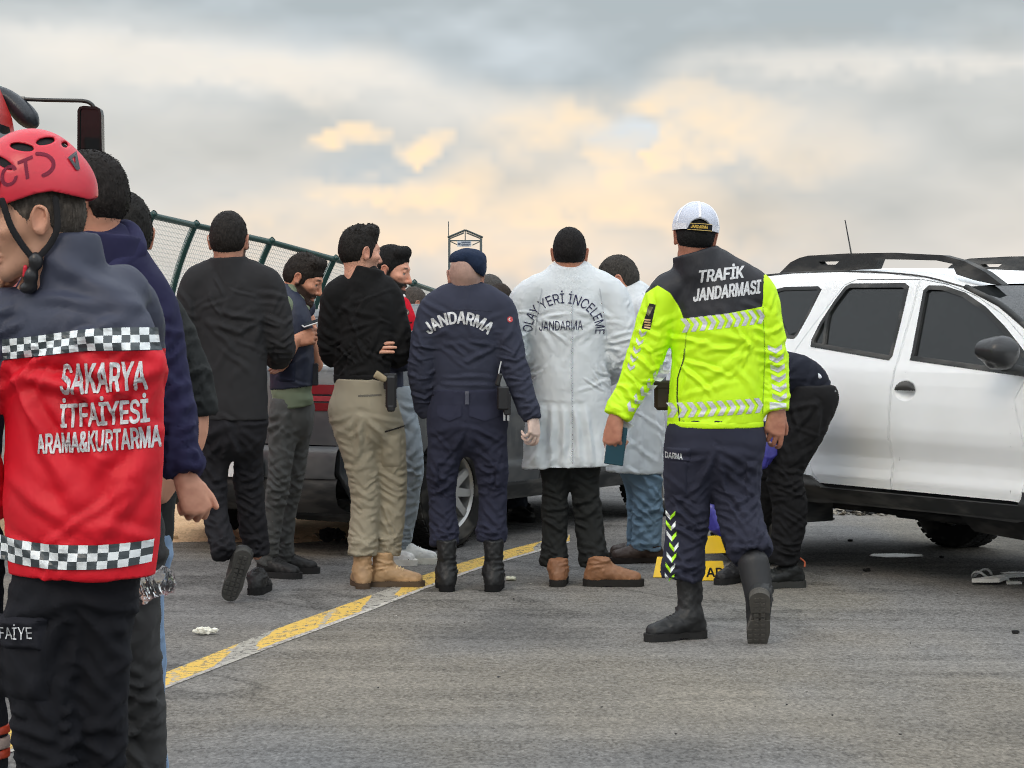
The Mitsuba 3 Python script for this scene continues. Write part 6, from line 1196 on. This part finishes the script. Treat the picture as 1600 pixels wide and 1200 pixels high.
# --- traffic officer in the lime jacket
def traffic():
    M = Man('traffic officer in lime and black jacket with white cap, walking with one heel raised', 9.97, 6); M.tone = lin(176, 122, 100)
    M.head(1086, 372, yaw=2, pitch=-3, roll=-4, scale=1.12, hair_kw=dict(top=.006, side=.005, nape=-.075, rough=.002, seed=17), hair_col=(.008, .008, .008))
    LIME, YB = lin(200, 247, 28), lin(40, 41, 46)
    tor = M.torso([(1118, 700, 0, 70), (1118, 664, 0, 74), (1120, 620, 0, 74), (1122, 560, 0, 72), (1122, 505, 0, 74), (1116, 455, 0, 62), (1104, 425, 0, 40), (1094, 400, 0, 22)], 1.42)
    armL = [(1062, 448, 0), (1036, 470, 0), (1004, 570, .0), (964, 652, -.04)]; armR = [(1158, 438, 0), (1184, 462, 0), (1206, 560, .02), (1213, 642, -.02)]
    st = radiate(M.P(1058, 560, -.17), [(1, 0, -.4), (1, 0, -.9), (1, 0, .2)], .24, .015, .009) + radiate(M.P(1180, 540, -.17), [(-1, 0, -.3), (-1, 0, -.8), (-1, 0, .2), (-.5, 0, -1)], .24, .015, .009)
    st += [(M.P(1065, 620, -.2), M.P(1150, 598, -.2), .014, .006), (M.P(1085, 650, -.2), M.P(1185, 640, -.2), .012, .005)]
    _, m = M.top('jacket', tor, [(armL, [30, 31, 27, 21]), (armR, [28, 29, 25, 21])], hem=[(1118, 664, 0), (.05, 0, -1)], strokes=st, rings=13, add_now=False, seed=81, h=.0075, amp=.9, collar=((1094, 425, 0), (1086, 394, 0), 39, 36))
    v = m[0]; zl = M.zl([(900, 470, 0), (1005, 462, 0), (1024, 446, 0), (1032, 445, 0), (1060, 470, 0), (1066, 497, 0), (1130, 490, 0), (1188, 478, 0), (1190, 432, 0), (1260, 420, 0)])
    zl2 = M.zl([(980, 478, 0), (1026, 446, 0), (1045, 458, 0), (1060, 480, 0), (1066, 498, 0), (1128, 490.5, 0), (1189, 479, 0), (1190.5, 431, 0), (1230, 410, 0)])
    lime, yoke = clip_mesh(m, v[:, 2] - zl2(v[:, 0]))
    k = M.wear('jacket', lime, 'shell_cloth', LIME, .06); yk = M.wear('shoulder_yoke', yoke, 'shell_cloth', YB, .12, parent=k, label='black shoulder yoke')
    fr = Front(m)
    text_on(M, fr, 'TRAFİK', lambda u, v: np.array([1087 + 71 * u + 2 * v, 442 - 8 * u - v * 18]), yk, silver, True, fat=.55)
    text_on(M, fr, 'JANDARMASI', lambda u, v: np.array([1080 + 104 * u + 2 * v, 471 - 13 * u - v * (18.5 + 2 * u)]), yk, silver, True, fat=.55)
    ch = [chevron(1069 + i * 12.9, 508 - i * 1.5, 14, 22, 7.5, -6) for i in range(10)]
    badge(M, fr, ch, k, 'chevron_band', silver, step=3); badge(M, fr, [chevron(1049 + i * 14.8, 640 - i * .9, 16, 23, 8.5, -4) for i in range(10)], k, 'chevron_band', silver, step=3)
    armc = [((1209 + 2.6 * i - .25 * i * i, 545 + 15 * i), 23, 14, 7.5, 90 - 4) for i in range(6)]
    badge(M, fr, [chevron(x, y, h, w, t, a) for (x, y), w, h, t, a in armc], k, 'sleeve_chevrons', silver, step=3)
    badge(M, fr, [chevron(1036 - 10.2 * i, 578 + 11.6 * i, 14, 18, 7, 132) for i in range(6)], k, 'sleeve_chevrons', silver, step=3)
    badge(M, fr, [chevron(1002 - 4.4 * i, 521 + 13 * i, 12, 11, 6, 106) for i in range(5)], k, 'sleeve_chevrons', silver, step=3)
    badge(M, fr, [Polygon([(1013, 474), (1023, 476), (1014, 515), (1001, 513)])], k, 'rank_patch', lin(46, 44, 42), bsdf='matt', step=3)
    badge(M, fr, [Polygon([(1005.5 + j * .1, y), (1015, y + 1), (1014.5, y + 3.2), (1005, y + 2.2)]) for j, y in enumerate((498, 502, 506, 510))], k, 'rank_bars', lin(206, 170, 120), step=3, off=.0045); badge(M, fr, [Polygon([(1011, 478), (1019, 480), (1012, 494), (1008, 490)])], k, 'emblem', lin(104, 100, 70), step=3, off=.0045)
    badge(M, fr, [LineString([(1060, 662), (1056, 620), (1057, 590), (1066, 560), (1067, 545)]).buffer(.9)], k, 'side_seam', lin(60, 66, 30), off=.002); badge(M, fr, [LineString([(1067, 560), (1071, 500)]).buffer(.7)], k, 'side_seam', lin(150, 190, 20), off=.002); badge(M, fr, [LineString([(1189, 645), (1193, 560), (1189, 480)]).buffer(.7)], k, 'side_seam', lin(150, 190, 20), off=.002)
    for pg in (Polygon([(948, 655), (956, 648), (990, 664), (986, 668), (968, 670)]), Polygon([(1200, 627), (1226, 629), (1226, 640), (1200, 639)])): badge(M, fr, [pg], k, 'cuff_band', lin(215, 222, 222), off=.002)
    hem = Field(Chain(M.Ps((1118, 657, 0), (1118, 668, 0)), [76 * M.m, 75 * M.m], .01, squash=(M.fd, 1.4), cut=(1, 1))).mesh(.007); add('hem', folds(hem, drape=[(.006, (9, 9, 4))]), 'shell_cloth', k, True, LIME, grain=.06)
    # cap
    cs = Field(Ball((0, -.006, .05), (.096, .120, .096), .01)); cs.extra = lambda p, d: np.maximum(np.maximum(d, (.026 + .12 * (p[:, 1] + .1) * 0 - p[:, 2])), np.minimum(-(np.hypot(p[:, 0] - .012, (p[:, 2] - .026) * 1.05) - .046), 9 * (p[:, 1] + .0)) * 0 + np.where(p[:, 1] < 0, .047 - np.hypot(p[:, 0] - .012, (p[:, 2] - .024) * 1.0), -1))
    cm = cs.mesh(.0038); ck = add('cap', M.hl(cm), 'matt', M.k, True, lin(196, 202, 216), label='white mesh cap with black rear strap')
    def arcs(pts, r, col=lin(236, 238, 244)): add('cap_piping', M.hl(tube(resample(pts, 8), r, 6)), 'matt', ck, True, col)
    E = lambda az, el: np.array([.0975 * math.cos(el) * math.sin(az), -.006 - .1215 * math.cos(el) * math.cos(az), .05 + .0975 * math.sin(el)])
    arcs([E(.11, t) for t in np.linspace(.25, 1.55, 6)], .006); arcs([E(-.95, t) for t in np.linspace(-.2, 1.5, 7)], .0035); arcs([E(1.15, t) for t in np.linspace(-.2, 1.5, 7)], .0035)
    arcs([(.012 + .051 * math.sin(t), -.127 + .045 * math.sin(t) ** 2 - .0 + .014 * max(math.cos(t), 0), .024 + .051 * math.cos(t)) for t in np.linspace(-1.5, 1.5, 11)], .0065)
    for a0, a1 in ((-1.9, -.45), (.7, 1.9)):
        P = np.array([[E(a, z) * [1.01, 1.01, 1] for a in np.linspace(a0, a1, 14)] for z in (-.26, .02)]); P[1, :, 2] = .05; P[0, :, 2] = .025; add('cap_band', M.hl(grid_mesh(P)), 'matt', ck, True, lin(228, 230, 238))
    P = np.array([[(x + .012, -.1255 + 5.2 * x * x * 1.0, z + .0) for x in np.linspace(-.05, .05, 14)] for z in (.022, .049)]); add('cap_strap', M.hl(grid_mesh(P)), 'matt', ck, True, lin(28, 30, 34))
    lv, lf = letters('JANDARMA', lambda u, v: np.array([-.030 + .070 * u, .030 + .0125 * v]), .12, bold=True); add('lettering', M.hl((np.stack([lv[:, 0] + .005, -.1275 + 5.2 * (lv[:, 0] - .007) ** 2, lv[:, 1]], 1), lf)), 'matt', ck, True, lin(214, 178, 84))
    for z in (.0225, .0487): add('strap_edge', M.hl(tube([(x + .012, -.1268 + 5.2 * x * x, z) for x in np.linspace(-.05, .05, 10)], .0013, 5)), 'matt', ck, True, lin(206, 180, 110))
    # hands and the notebook
    M.hand('hold', M.P(962, 655, -.05), unit([-.18, -.05, -1]), unit([-.55, -.8, .15]), True, 1.1); M.hand('hang', M.P(1214, 640, -.02), unit([-.12, -.1, -1]), unit([.25, -1, .1]), False, 1.12)
    nb = thing('notebook', 'dark teal notebook in the hand of the traffic officer', 'notebook'); MM = frame((.86, .5, 0), (-.5, .86, .04)); c = M.P(962, 697, -.05); MX = np.array([[.98, .2, 0], [-.2, .98, 0], [0, 0, 1]]) @ trimesh.transformations.rotation_matrix(.13, (0, 1, 0))[:3, :3]
    add('cover', move(box(-.042, .042, -.008, .008, -.082, .086, .003), MX, c), 'gloss', nb, 30, lin(30, 66, 78)); add('pages', move(box(-.0435, -.040, -.006, .006, -.079, .083), MX, c), 'matt', nb, False, lin(206, 200, 196))
    pouch = move(cat(box(-.05, .05, -.03, .03, -.07, .06, .014), box(-.052, .052, -.034, .0, .02, .062, .01)), t=M.P(1040, 616, .08)); add('holster', pouch, 'leather', M.k, 30, lin(58, 44, 36), label='brown leather pouch at the left hip')
    # trousers and boots
    legs = [([(1084, 690, 0), (1075, 740, .0), (1075, 810, .02), (1066, 905, .0)], [43, 38, 33, 31]), ([(1150, 690, 0), (1150, 740, .02), (1155, 800, -.03), (1176, 868, -.16)], [43, 40, 35, 32])]
    kt, tm = M.trousers(legs, [(1118, 655, 0, 70), (1118, 690, 0, 74)], .008, lin(46, 48, 62), rings=12, seed=82, amp=.95, spots=[(.5, .1, .006), (.93, .07, .013), (.75, .1, .005)])
    ft = Front(tm); fp = M.pocket(None, 'pocket_flap', 1057, 708, 0, 19, 11, kt, lin(49, 51, 66), ft, .018); M.pocket(None, 'cargo_pocket', 1056, 742, 0, 16, 30, kt, lin(45, 47, 61), ft, .012); M.pocket(None, 'cargo_pocket', 1172, 745, 0, 11, 28, kt, lin(45, 47, 61), ft, .014)
    text_on(M, ft, 'DARMA', lambda u, v: np.array([1038 + 25 * u, 713.5 + 1.5 * u - v * 9]), fp, lin(206, 210, 214), True, .024)
    for i in range(7):
        cx, cy = 1046.5 + (0, 1, 2, 5, 1.5, -.5, -1.5)[i], 804 + 16.2 * i
        for sx, c in ((-1, 0), (1, 1)):
            pg = Polygon([(cx, cy + 8), (cx + sx * 7, cy - 1), (cx + sx * 7, cy - 8), (cx, cy + 1)]); badge(M, ft, [pg], kt, 'trouser_chevron', lin(190, 255, 40) if (c + i) % 2 else lin(225, 230, 230), step=2.5, off=.004)
    put_shoe(M.k, 'boot', M.P(1078, 999, 0) * [1, 1, 0], (-.93, -.42, 0), upper=lin(38, 39, 40), sole=lin(44, 44, 44), name='boot', s=1.1, lugs=False)
    put_shoe(M.k, 'boot', M.P(1187, 950, -.27), (.06, .55, -.80), (.05, .82, .58), upper=lin(44, 45, 46), sole=lin(86, 84, 80), name='boot', s=1.14, lugs=True, label='raised boot showing its treaded sole')
    gl = M.limb([(1177, 880, -.17), (1185, 930, -.205)], [24, 21], n=3); add('boot_shaft', Field(gl).mesh(.007), 'leather', M.k, True, lin(42, 43, 45))
    M.body(M.Ps((1118, 680), (1120, 600), (1116, 480), (1096, 415)), [M.Ps((1036, 470), (1004, 570), (964, 650, -.04)), M.Ps((1184, 462), (1206, 560), (1213, 640))], [M.Ps((1084, 695), (1075, 810), (1070, 930)), M.Ps((1150, 695), (1155, 800, -.02), (1180, 920, -.2))])
traffic()

# --- man in black stooping over the markers
def stooping():
    M = Man('man in black stooping over the yellow markers beside the white car, blue gloves on', 11.9, -80); M.tone = lin(200, 148, 122)
    M.head(1128, 596, yaw=-84, pitch=-62, scale=1.05, hair_kw=dict(top=.014, side=.007))
    tor = Chain(M.Ps((1272, 622, .0), (1256, 596, .0), (1222, 586, 0), (1190, 588, 0), (1160, 592, 0), (1142, 596, 0)), [30 * M.m, 36 * M.m, 38 * M.m, 40 * M.m, 30 * M.m, 16 * M.m], .05, squash=((0, 1, 0), .85), n=5)
    armA = [(1178, 580, -.17), (1176, 600, -.22), (1174, 655, -.24), (1198, 682, -.22)]; armB = [(1172, 580, .18), (1160, 620, .2), (1135, 700, .1), (1112, 790, -.02)]
    k, m = M.top('jacket', tor, [(armA, [20, 20, 17, 14]), (armB, [20, 20, 17, 13])], col=lin(30, 33, 44), bsdf='cloth', seed=91, rings=14)
    sh = Field(Chain(M.Ps((1272, 583, -.11), (1279, 589, -.105)), [.015, .017], .02)).mesh(.007); add('white_shirt', sh, 'cloth', M.k, True, lin(216, 218, 226))
    M.hand('hang', M.P(1201, 683, -.22), unit([.08, -.1, -1]), unit([.6, -.8, .1]), True, 1.1, glove=lin(60, 58, 140)); M.hand('pinch', M.P(1110, 796, -.03), unit([.12, -.1, -1]), unit([-.6, -.7, 0]), False, 1.1, glove=lin(62, 60, 146))
    legs = [([(1272, 622, -.09), (1258, 660, -.1), (1228, 735, -.11), (1234, 800, -.1), (1222, 880, -.08)], [37, 36, 29, 27, 23]), ([(1268, 620, .1), (1246, 660, .12), (1208, 735, .14), (1180, 810, .16), (1160, 880, .16)], [36, 34, 28, 25, 23])]
    M.trousers(legs, [(1274, 602, 0, 25), (1273, 624, 0, 29)], .0085, lin(27, 27, 29), rings=13, seed=92, amp=.8, flat=1.0)
    pk = badge(M, Front(Field(M.limb(legs[0][0], legs[0][1], n=5)).mesh(.01)), [Polygon([(1297, 609), (1303, 606), (1304, 609), (1299, 611)])], M.k, 'reflective_tag', lin(190, 192, 196), off=.012)
    put_shoe(M.k, 'sneaker', M.P(1236, 906, -.08) * [1, 1, 0] + [0, 0, 0], (-1, -.25, 0), upper=lin(32, 34, 34), sole=lin(62, 62, 60), s=1.05, label='black trainer with orange heel loop'); put_shoe(M.k, 'boot', M.P(1158, 896, .16) * [1, 1, 0], (-.75, -.7, 0), upper=lin(34, 34, 36), sole=lin(40, 40, 40), s=1.0)
    add('heel_loop', tube(resample(M.Ps((1250, 872, -.06), (1257, 878, -.06), (1257, 886, -.07)), 4), .005, 6), 'cloth', M.k, True, lin(206, 110, 80)); add('tongue_mark', move(box(-.02, .01, -.012, .012, -.012, .012, .004), t=M.P(1199, 886, -.1)), 'matt', M.k, 30, lin(140, 210, 130))
    M.body(M.Ps((1268, 626), (1222, 596), (1160, 602), (1142, 604)), [M.Ps((1176, 600, -.22), (1174, 655, -.24), (1200, 680, -.22)), M.Ps((1160, 620, .2), (1135, 700, .1), (1110, 794, -.03))], [M.Ps((1278, 625, -.09), (1228, 735, -.11), (1224, 880, -.08)), M.Ps((1274, 620, .1), (1208, 735, .14), (1158, 880, .16))])
stooping()

# --- heads of people beyond the dark car
def onlooker(label, px, py, Y, yaw, tone, hc, s=1.0, col=(.03, .03, .04), seed=1, pitch=-8):
    M = Man(label, Y, yaw); M.tone = tone; q = F / Y
    M.head(px, py, pitch=pitch, scale=s, hair_kw=dict(top=.014, side=.008, nape=-.06, seed=seed), hair_col=hc)
    g = (487 + H * q); zz = lambda z: 487 + (H - z) * q
    z0 = H - (py - 487) / q; b = lambda z, w: (px, zz(z0 - z), 0, w * q)
    tor = M.torso([b(.95, .17), b(.7, .165), b(.45, .185), b(.32, .16), b(.22, .08)], 1.5)
    M.top('jacket', tor, [([(px - .16 * q, zz(z0 - .3), 0), (px - .22 * q, zz(z0 - .6), 0), (px - .16 * q, zz(z0 - .8), .15)], [.06 * q, .055 * q, .045 * q]), ([(px + .16 * q, zz(z0 - .3), 0), (px + .22 * q, zz(z0 - .6), 0), (px + .16 * q, zz(z0 - .8), .15)], [.06 * q, .055 * q, .045 * q])], hem=[(px, zz(z0 - .9))], h=.014, col=col, seed=seed)
    hip = z0 - .86; legs = [([(px + sx * .1 * q, zz(hip), 0), (px + sx * .12 * q, zz(hip * .52), 0), (px + sx * .12 * q, zz(.09), 0)], [.095 * q, .075 * q, .065 * q]) for sx in (-1, 1)]
    M.trousers(legs, [(px, zz(hip + .12), 0, .16 * q), (px, zz(hip), 0, .17 * q)], .014, lin(44, 48, 58), seed=seed)
    for sx in (-1, 1): put_shoe(M.k, 'sneaker', M.P(px + sx * .12 * q, zz(0)) * [1, 1, 0], M.fd)
    for sx in (-1, 1): M.hand('hang', M.P(px + sx * .16 * q, zz(z0 - .82), .16), (0, .3, -1), (sx, 0, 0), sx < 0)
    M.body(M.Ps((px, zz(z0 - .9)), (px, zz(z0 - .5)), (px, zz(z0 - .25))), [M.Ps((px + sx * .16 * q, zz(z0 - .3), 0), (px + sx * .22 * q, zz(z0 - .6), 0), (px + sx * .16 * q, zz(z0 - .8), .15)) for sx in (-1, 1)], [M.Ps(*[(a, b_, c) for a, b_, c in l]) for l, _ in legs])
onlooker('grey-haired onlooker just right of the beret man\'s neck, beyond the dark car', 766, 458, 16.3, 120, lin(200, 150, 130), (.05, .048, .046), 1.05, lin(60, 60, 66), 21)
onlooker('dark-haired onlooker with bowed head beyond the dark car, beside the white sleeve', 780, 472, 15.6, 150, lin(198, 146, 124), (.02, .015, .012), 1.0, lin(36, 38, 46), 22, pitch=-38)
onlooker('onlooker whose hair shows between the jersey and the grey car roof', 646, 476, 16.6, 60, lin(190, 140, 118), (.05, .042, .036), 1.0, lin(50, 50, 56), 23, pitch=-20)

# ------------------------------------------------------------------ small things on the road
def rp(px, py, z=0.): X, Y = road_pt(px, py); return np.array([X, Y, z])
def markers():
    YEL = lin(238, 196, 20); gp = 'numbered yellow evidence markers'
    def tent(pos, turn, label, text, w=.19, h=.125, d=.15, tip=0.):
        k = thing('evidence_marker', label, 'evidence marker'); R = trimesh.transformations.rotation_matrix(turn, (0, 0, 1))[:3, :3] @ trimesh.transformations.rotation_matrix(tip, (1, 0, 0))[:3, :3]
        for sg in (-1, 1):
            P = np.array([(-w / 2, sg * d / 2, .003), (w / 2, sg * d / 2, .003), (w * .40, 0, h), (-w * .40, 0, h)]); n = unit(np.cross(P[1] - P[0], P[3] - P[0])) * .004
            m = trimesh.convex.convex_hull(np.vstack([P - n / 2, P + n / 2])); add('panel', move(m, R, pos), 'gloss', k, 30, YEL)
        if text:
            tm = meshkit.text_mesh(text, h * .5, .001, True); v, f = vf(tm); v[:, 0] -= v[:, 0].mean() + (.042 if text == '3' else -.012); e1 = np.array([1, 0, 0]); e2 = unit(np.array([0, d / 2, h])); c = np.array([0, -d / 2, .003]) + e2 * h * .2; nn = unit(np.cross(e1, e2))
            add('numeral', move((c + v[:, :1] * e1 + v[:, 1:2] * e2 + nn * (.0035 + v[:, 2:]), f), R, pos), 'matt', k, False, (.015, .015, .015))
    tent(rp(1050, 901), -.1, 'yellow folded evidence marker with number 3, beside the brown shoe', '3', w=.20, h=.105, d=.13); tent(rp(1113, 906), .0, 'yellow evidence marker with black letters between the traffic officer\'s legs', 'AB', w=.14, h=.10, d=.11); tent(rp(1114, 884) + [0, .15, .07], .25, 'yellow evidence marker under the blue gloved hand', '', w=.13, h=.085, tip=.15)
markers()
def bottle():
    Yb = 5.43; a, b = at(204, 931, Yb), at(269, 902, Yb); ax = unit(b - a); k = thing('water_bottle', 'clear plastic water bottle held low beside the red vest hem', 'bottle')
    prof = [(0, 0), (.020, .001), (.027, .006), (.030, .012)] + [(.0305 - .0022 * (math.sin(z * 190) > .3), z) for z in np.linspace(.02, .085, 27)] + [(.030, .09), (.027, .10), (.020, .112), (.0135, .12), (.0125, .128), (0, .128)]
    L = np.linalg.norm(b - a); m = trimesh.creation.revolve(np.array(prof), sections=40); v, f = vf(m); v = v.copy(); cr = 1 - .16 * np.clip(v[:, 2] - .0, 0, .06) / .06 * (meshkit.noise(v * 40, 3) > .5); v[:, :2] *= cr[:, None] * 1.12
    v = v + vnormals(v, f) * ((meshkit.fbm(v * 85, 3, 7) - .5) * .022 * np.clip((.07 - v[:, 2]) / .07, 0, 1))[:, None]
    M = frame(np.cross(ax, [0, 1, 0]), -ax); M = np.stack([M[:, 0], np.cross(-ax, M[:, 0]), -ax], 1); scale = L / .112
    add('bottle', move((v, f), M, b, scale), 'clear_plastic', k, True); v2, f2 = move((v * [.93, .93, .93] + [0, 0, .004], f), M, b, scale)
    add('cap', move(trimesh.creation.cylinder(.0155, .014, sections=24), M, b - M[:, 2] * 0 + ax * -(.133 * scale), scale), 'gloss', k, 30, lin(220, 226, 230))
scene['clear_plastic'] = {'type': 'dielectric', 'int_ior': 1.38}
bottle()
def litter():
    r = np.random.default_rng(21)
    def crumple(name, pos, size, col, label, cat_, bs='paper_cloth', seed=1, flat=.35, n=3, group=None):
        B = [Ball(r.normal(0, .22, 3) * size * [1, .8, .25], np.array(size) * r.uniform(.3, .5, 3), .01) for _ in range(n + 2)]
        m = Field(*B).mesh(min(size) * .06 + .0012); v, f = folds(m, drape=[(min(size) * .55, (40, 40, 40)), (min(size) * .3, (90, 90, 90))], seed=seed); v = v - [0, 0, v[:, 2].min()] + pos; add(name, (v, f), bs, None, 30, col, label=label, category=cat_, group=group, grain=.15, gf=60)
    crumple('tissue', rp(326, 992), (.085, .035, .03), lin(222, 220, 206), 'crumpled cream tissue lying alone on the road, front left', 'tissue', seed=2)
    crumple('paper_scrap', rp(797, 907), (.05, .05, .016), lin(216, 214, 190), 'small cream paper scrap beside the beret man\'s right boot', 'paper', seed=3)
    crumple('plastic_scrap', rp(522, 850), (.11, .09, .06), lin(26, 26, 27), 'broken black plastic lying under the dark car', 'debris', 'matt', seed=4, n=5); crumple('plastic_scrap', rp(556, 856), (.10, .08, .045), lin(24, 24, 25), 'smaller black plastic bit beside the khaki trousers under the dark car', 'debris', 'matt', seed=5, n=5)
    # broken white plastic on the right
    k = thing('broken_trim', 'broken white plastic trim on the road at the right edge', 'debris'); p = rp(1553, 913)
    def shard(pts, h, name='shard', tilt=0.): m = extrude(Polygon(pts), h); v, f = vf(m); v = v + np.stack([0 * v[:, 0], 0 * v[:, 0], .02 * np.sin(v[:, 0] * 30) * tilt + .004], 1); add(name, (v + p, f), 'matt', k, 30, lin(214, 214, 210), grain=.15, gf=40)
    shard([(-.12, -.03), (.02, -.05), (.08, .06), (.12, .18), (.09, .17), (.04, .06), (-.11, .03)], .02, tilt=1); shard([(.06, -.04), (.14, -.03), (.13, .02), (.07, .03)], .012); shard([(.10, .22), (.22, .26), (.21, .34), (.11, .30)], .02, tilt=.8)
    add('loop', tube([p + [-.02 + .05 * math.cos(t), .2 + .09 * math.sin(t), .03 + .02 * math.sin(2 * t)] for t in np.linspace(0, 5.6, 24)], .007, 6), 'matt', k, True, lin(198, 198, 196))
    # pieces of spilt white liquid and small debris
    def splash(px, py, L, W, label, seed):
        c = rp(px, py, .0); t = np.linspace(0, 2 * np.pi, 60); rad = 1 + .35 * (meshkit.fbm(np.stack([np.cos(t) * 2, np.sin(t) * 2, t * 0 + seed], 1), 3, seed) - .5) * 2; pts = np.stack([L * np.cos(t) * rad, W * np.sin(t) * rad], 1)
        m = extrude(clean(Polygon(pts)), .003); v, f = vf(m); add('spilt_liquid', (v + c + [0, 0, .003], f), 'gloss', None, 30, lin(214, 214, 208), label=label, category='spill')
    splash(1402, 869, .16, .09, 'thin white spill on the dark road under the white car', 3); splash(1596, 897, .10, .07, 'thin white spill at the right edge under the front of the white car', 5)
    def bits(name, n, area, size, cols, label, flat=.5):
        ms, cs = [], []
        for _ in range(n):
            x, y = r.uniform(*area[0]), r.uniform(*area[1]); s = size * r.uniform(.35, 1.2); m = trimesh.convex.convex_hull(r.normal(0, 1, (9, 3)) * s * np.array([1, .8, flat]) * .5); v = np.array(m.vertices); v[:, 2] -= v[:, 2].min() - .001; X, Y = road_pt(x, y); ms.append((v + [X, Y, float(ground_z(Y))], np.array(m.faces))); cs.append(np.tile(np.array(cols[r.integers(len(cols))]), (len(v), 1)))
        add(name, cat(*ms), 'matt', None, False, np.vstack(cs), label=label, category='debris', kind='stuff')
    bits('road_grit', 300, ((1230, 1440), (790, 806)), .035, [(.05, .045, .035), (.14, .12, .09), (.3, .28, .24), (.03, .03, .03)], 'leaves and grit scattered on the road beyond the white car')
    bits('sand_stones', 160, ((270, 560), (815, 846)), .045, [(.3, .2, .12), (.2, .14, .09), (.45, .34, .22)], 'small stones and clods on the sand under the dark car')
    bits('road_specks', 50, ((560, 1600), (860, 1150)), .007, [(.03, .03, .03), (.05, .05, .05), (.35, .33, .3)], 'tiny specks of grit scattered over the asphalt')
    for i, (x, y, s, c) in enumerate(((1587, 990, .028, .02), (1353, 893, .05, .02), (868, 908, .02, .02), (1300, 812, .04, .02), (1328, 846, .025, .025), (1472, 872, .03, .02), (1340, 802, .09, .02))):
        crumple('road_debris', rp(x, y), (s * .6, s * .4, s * .14), (c, c, c), ['black fragment near the right edge of the road', 'black twisted fragment in front of the white spill', 'tiny black fragment beside the coat man\'s left boot', 'dark leaf on the road seen under the white car', 'black pebble on the road seen under the white car', 'black fragment beside the far rear tyre of the white car', 'dark leaf clump farthest under the white car'][i], 'debris', 'matt', seed=30 + i)
litter()
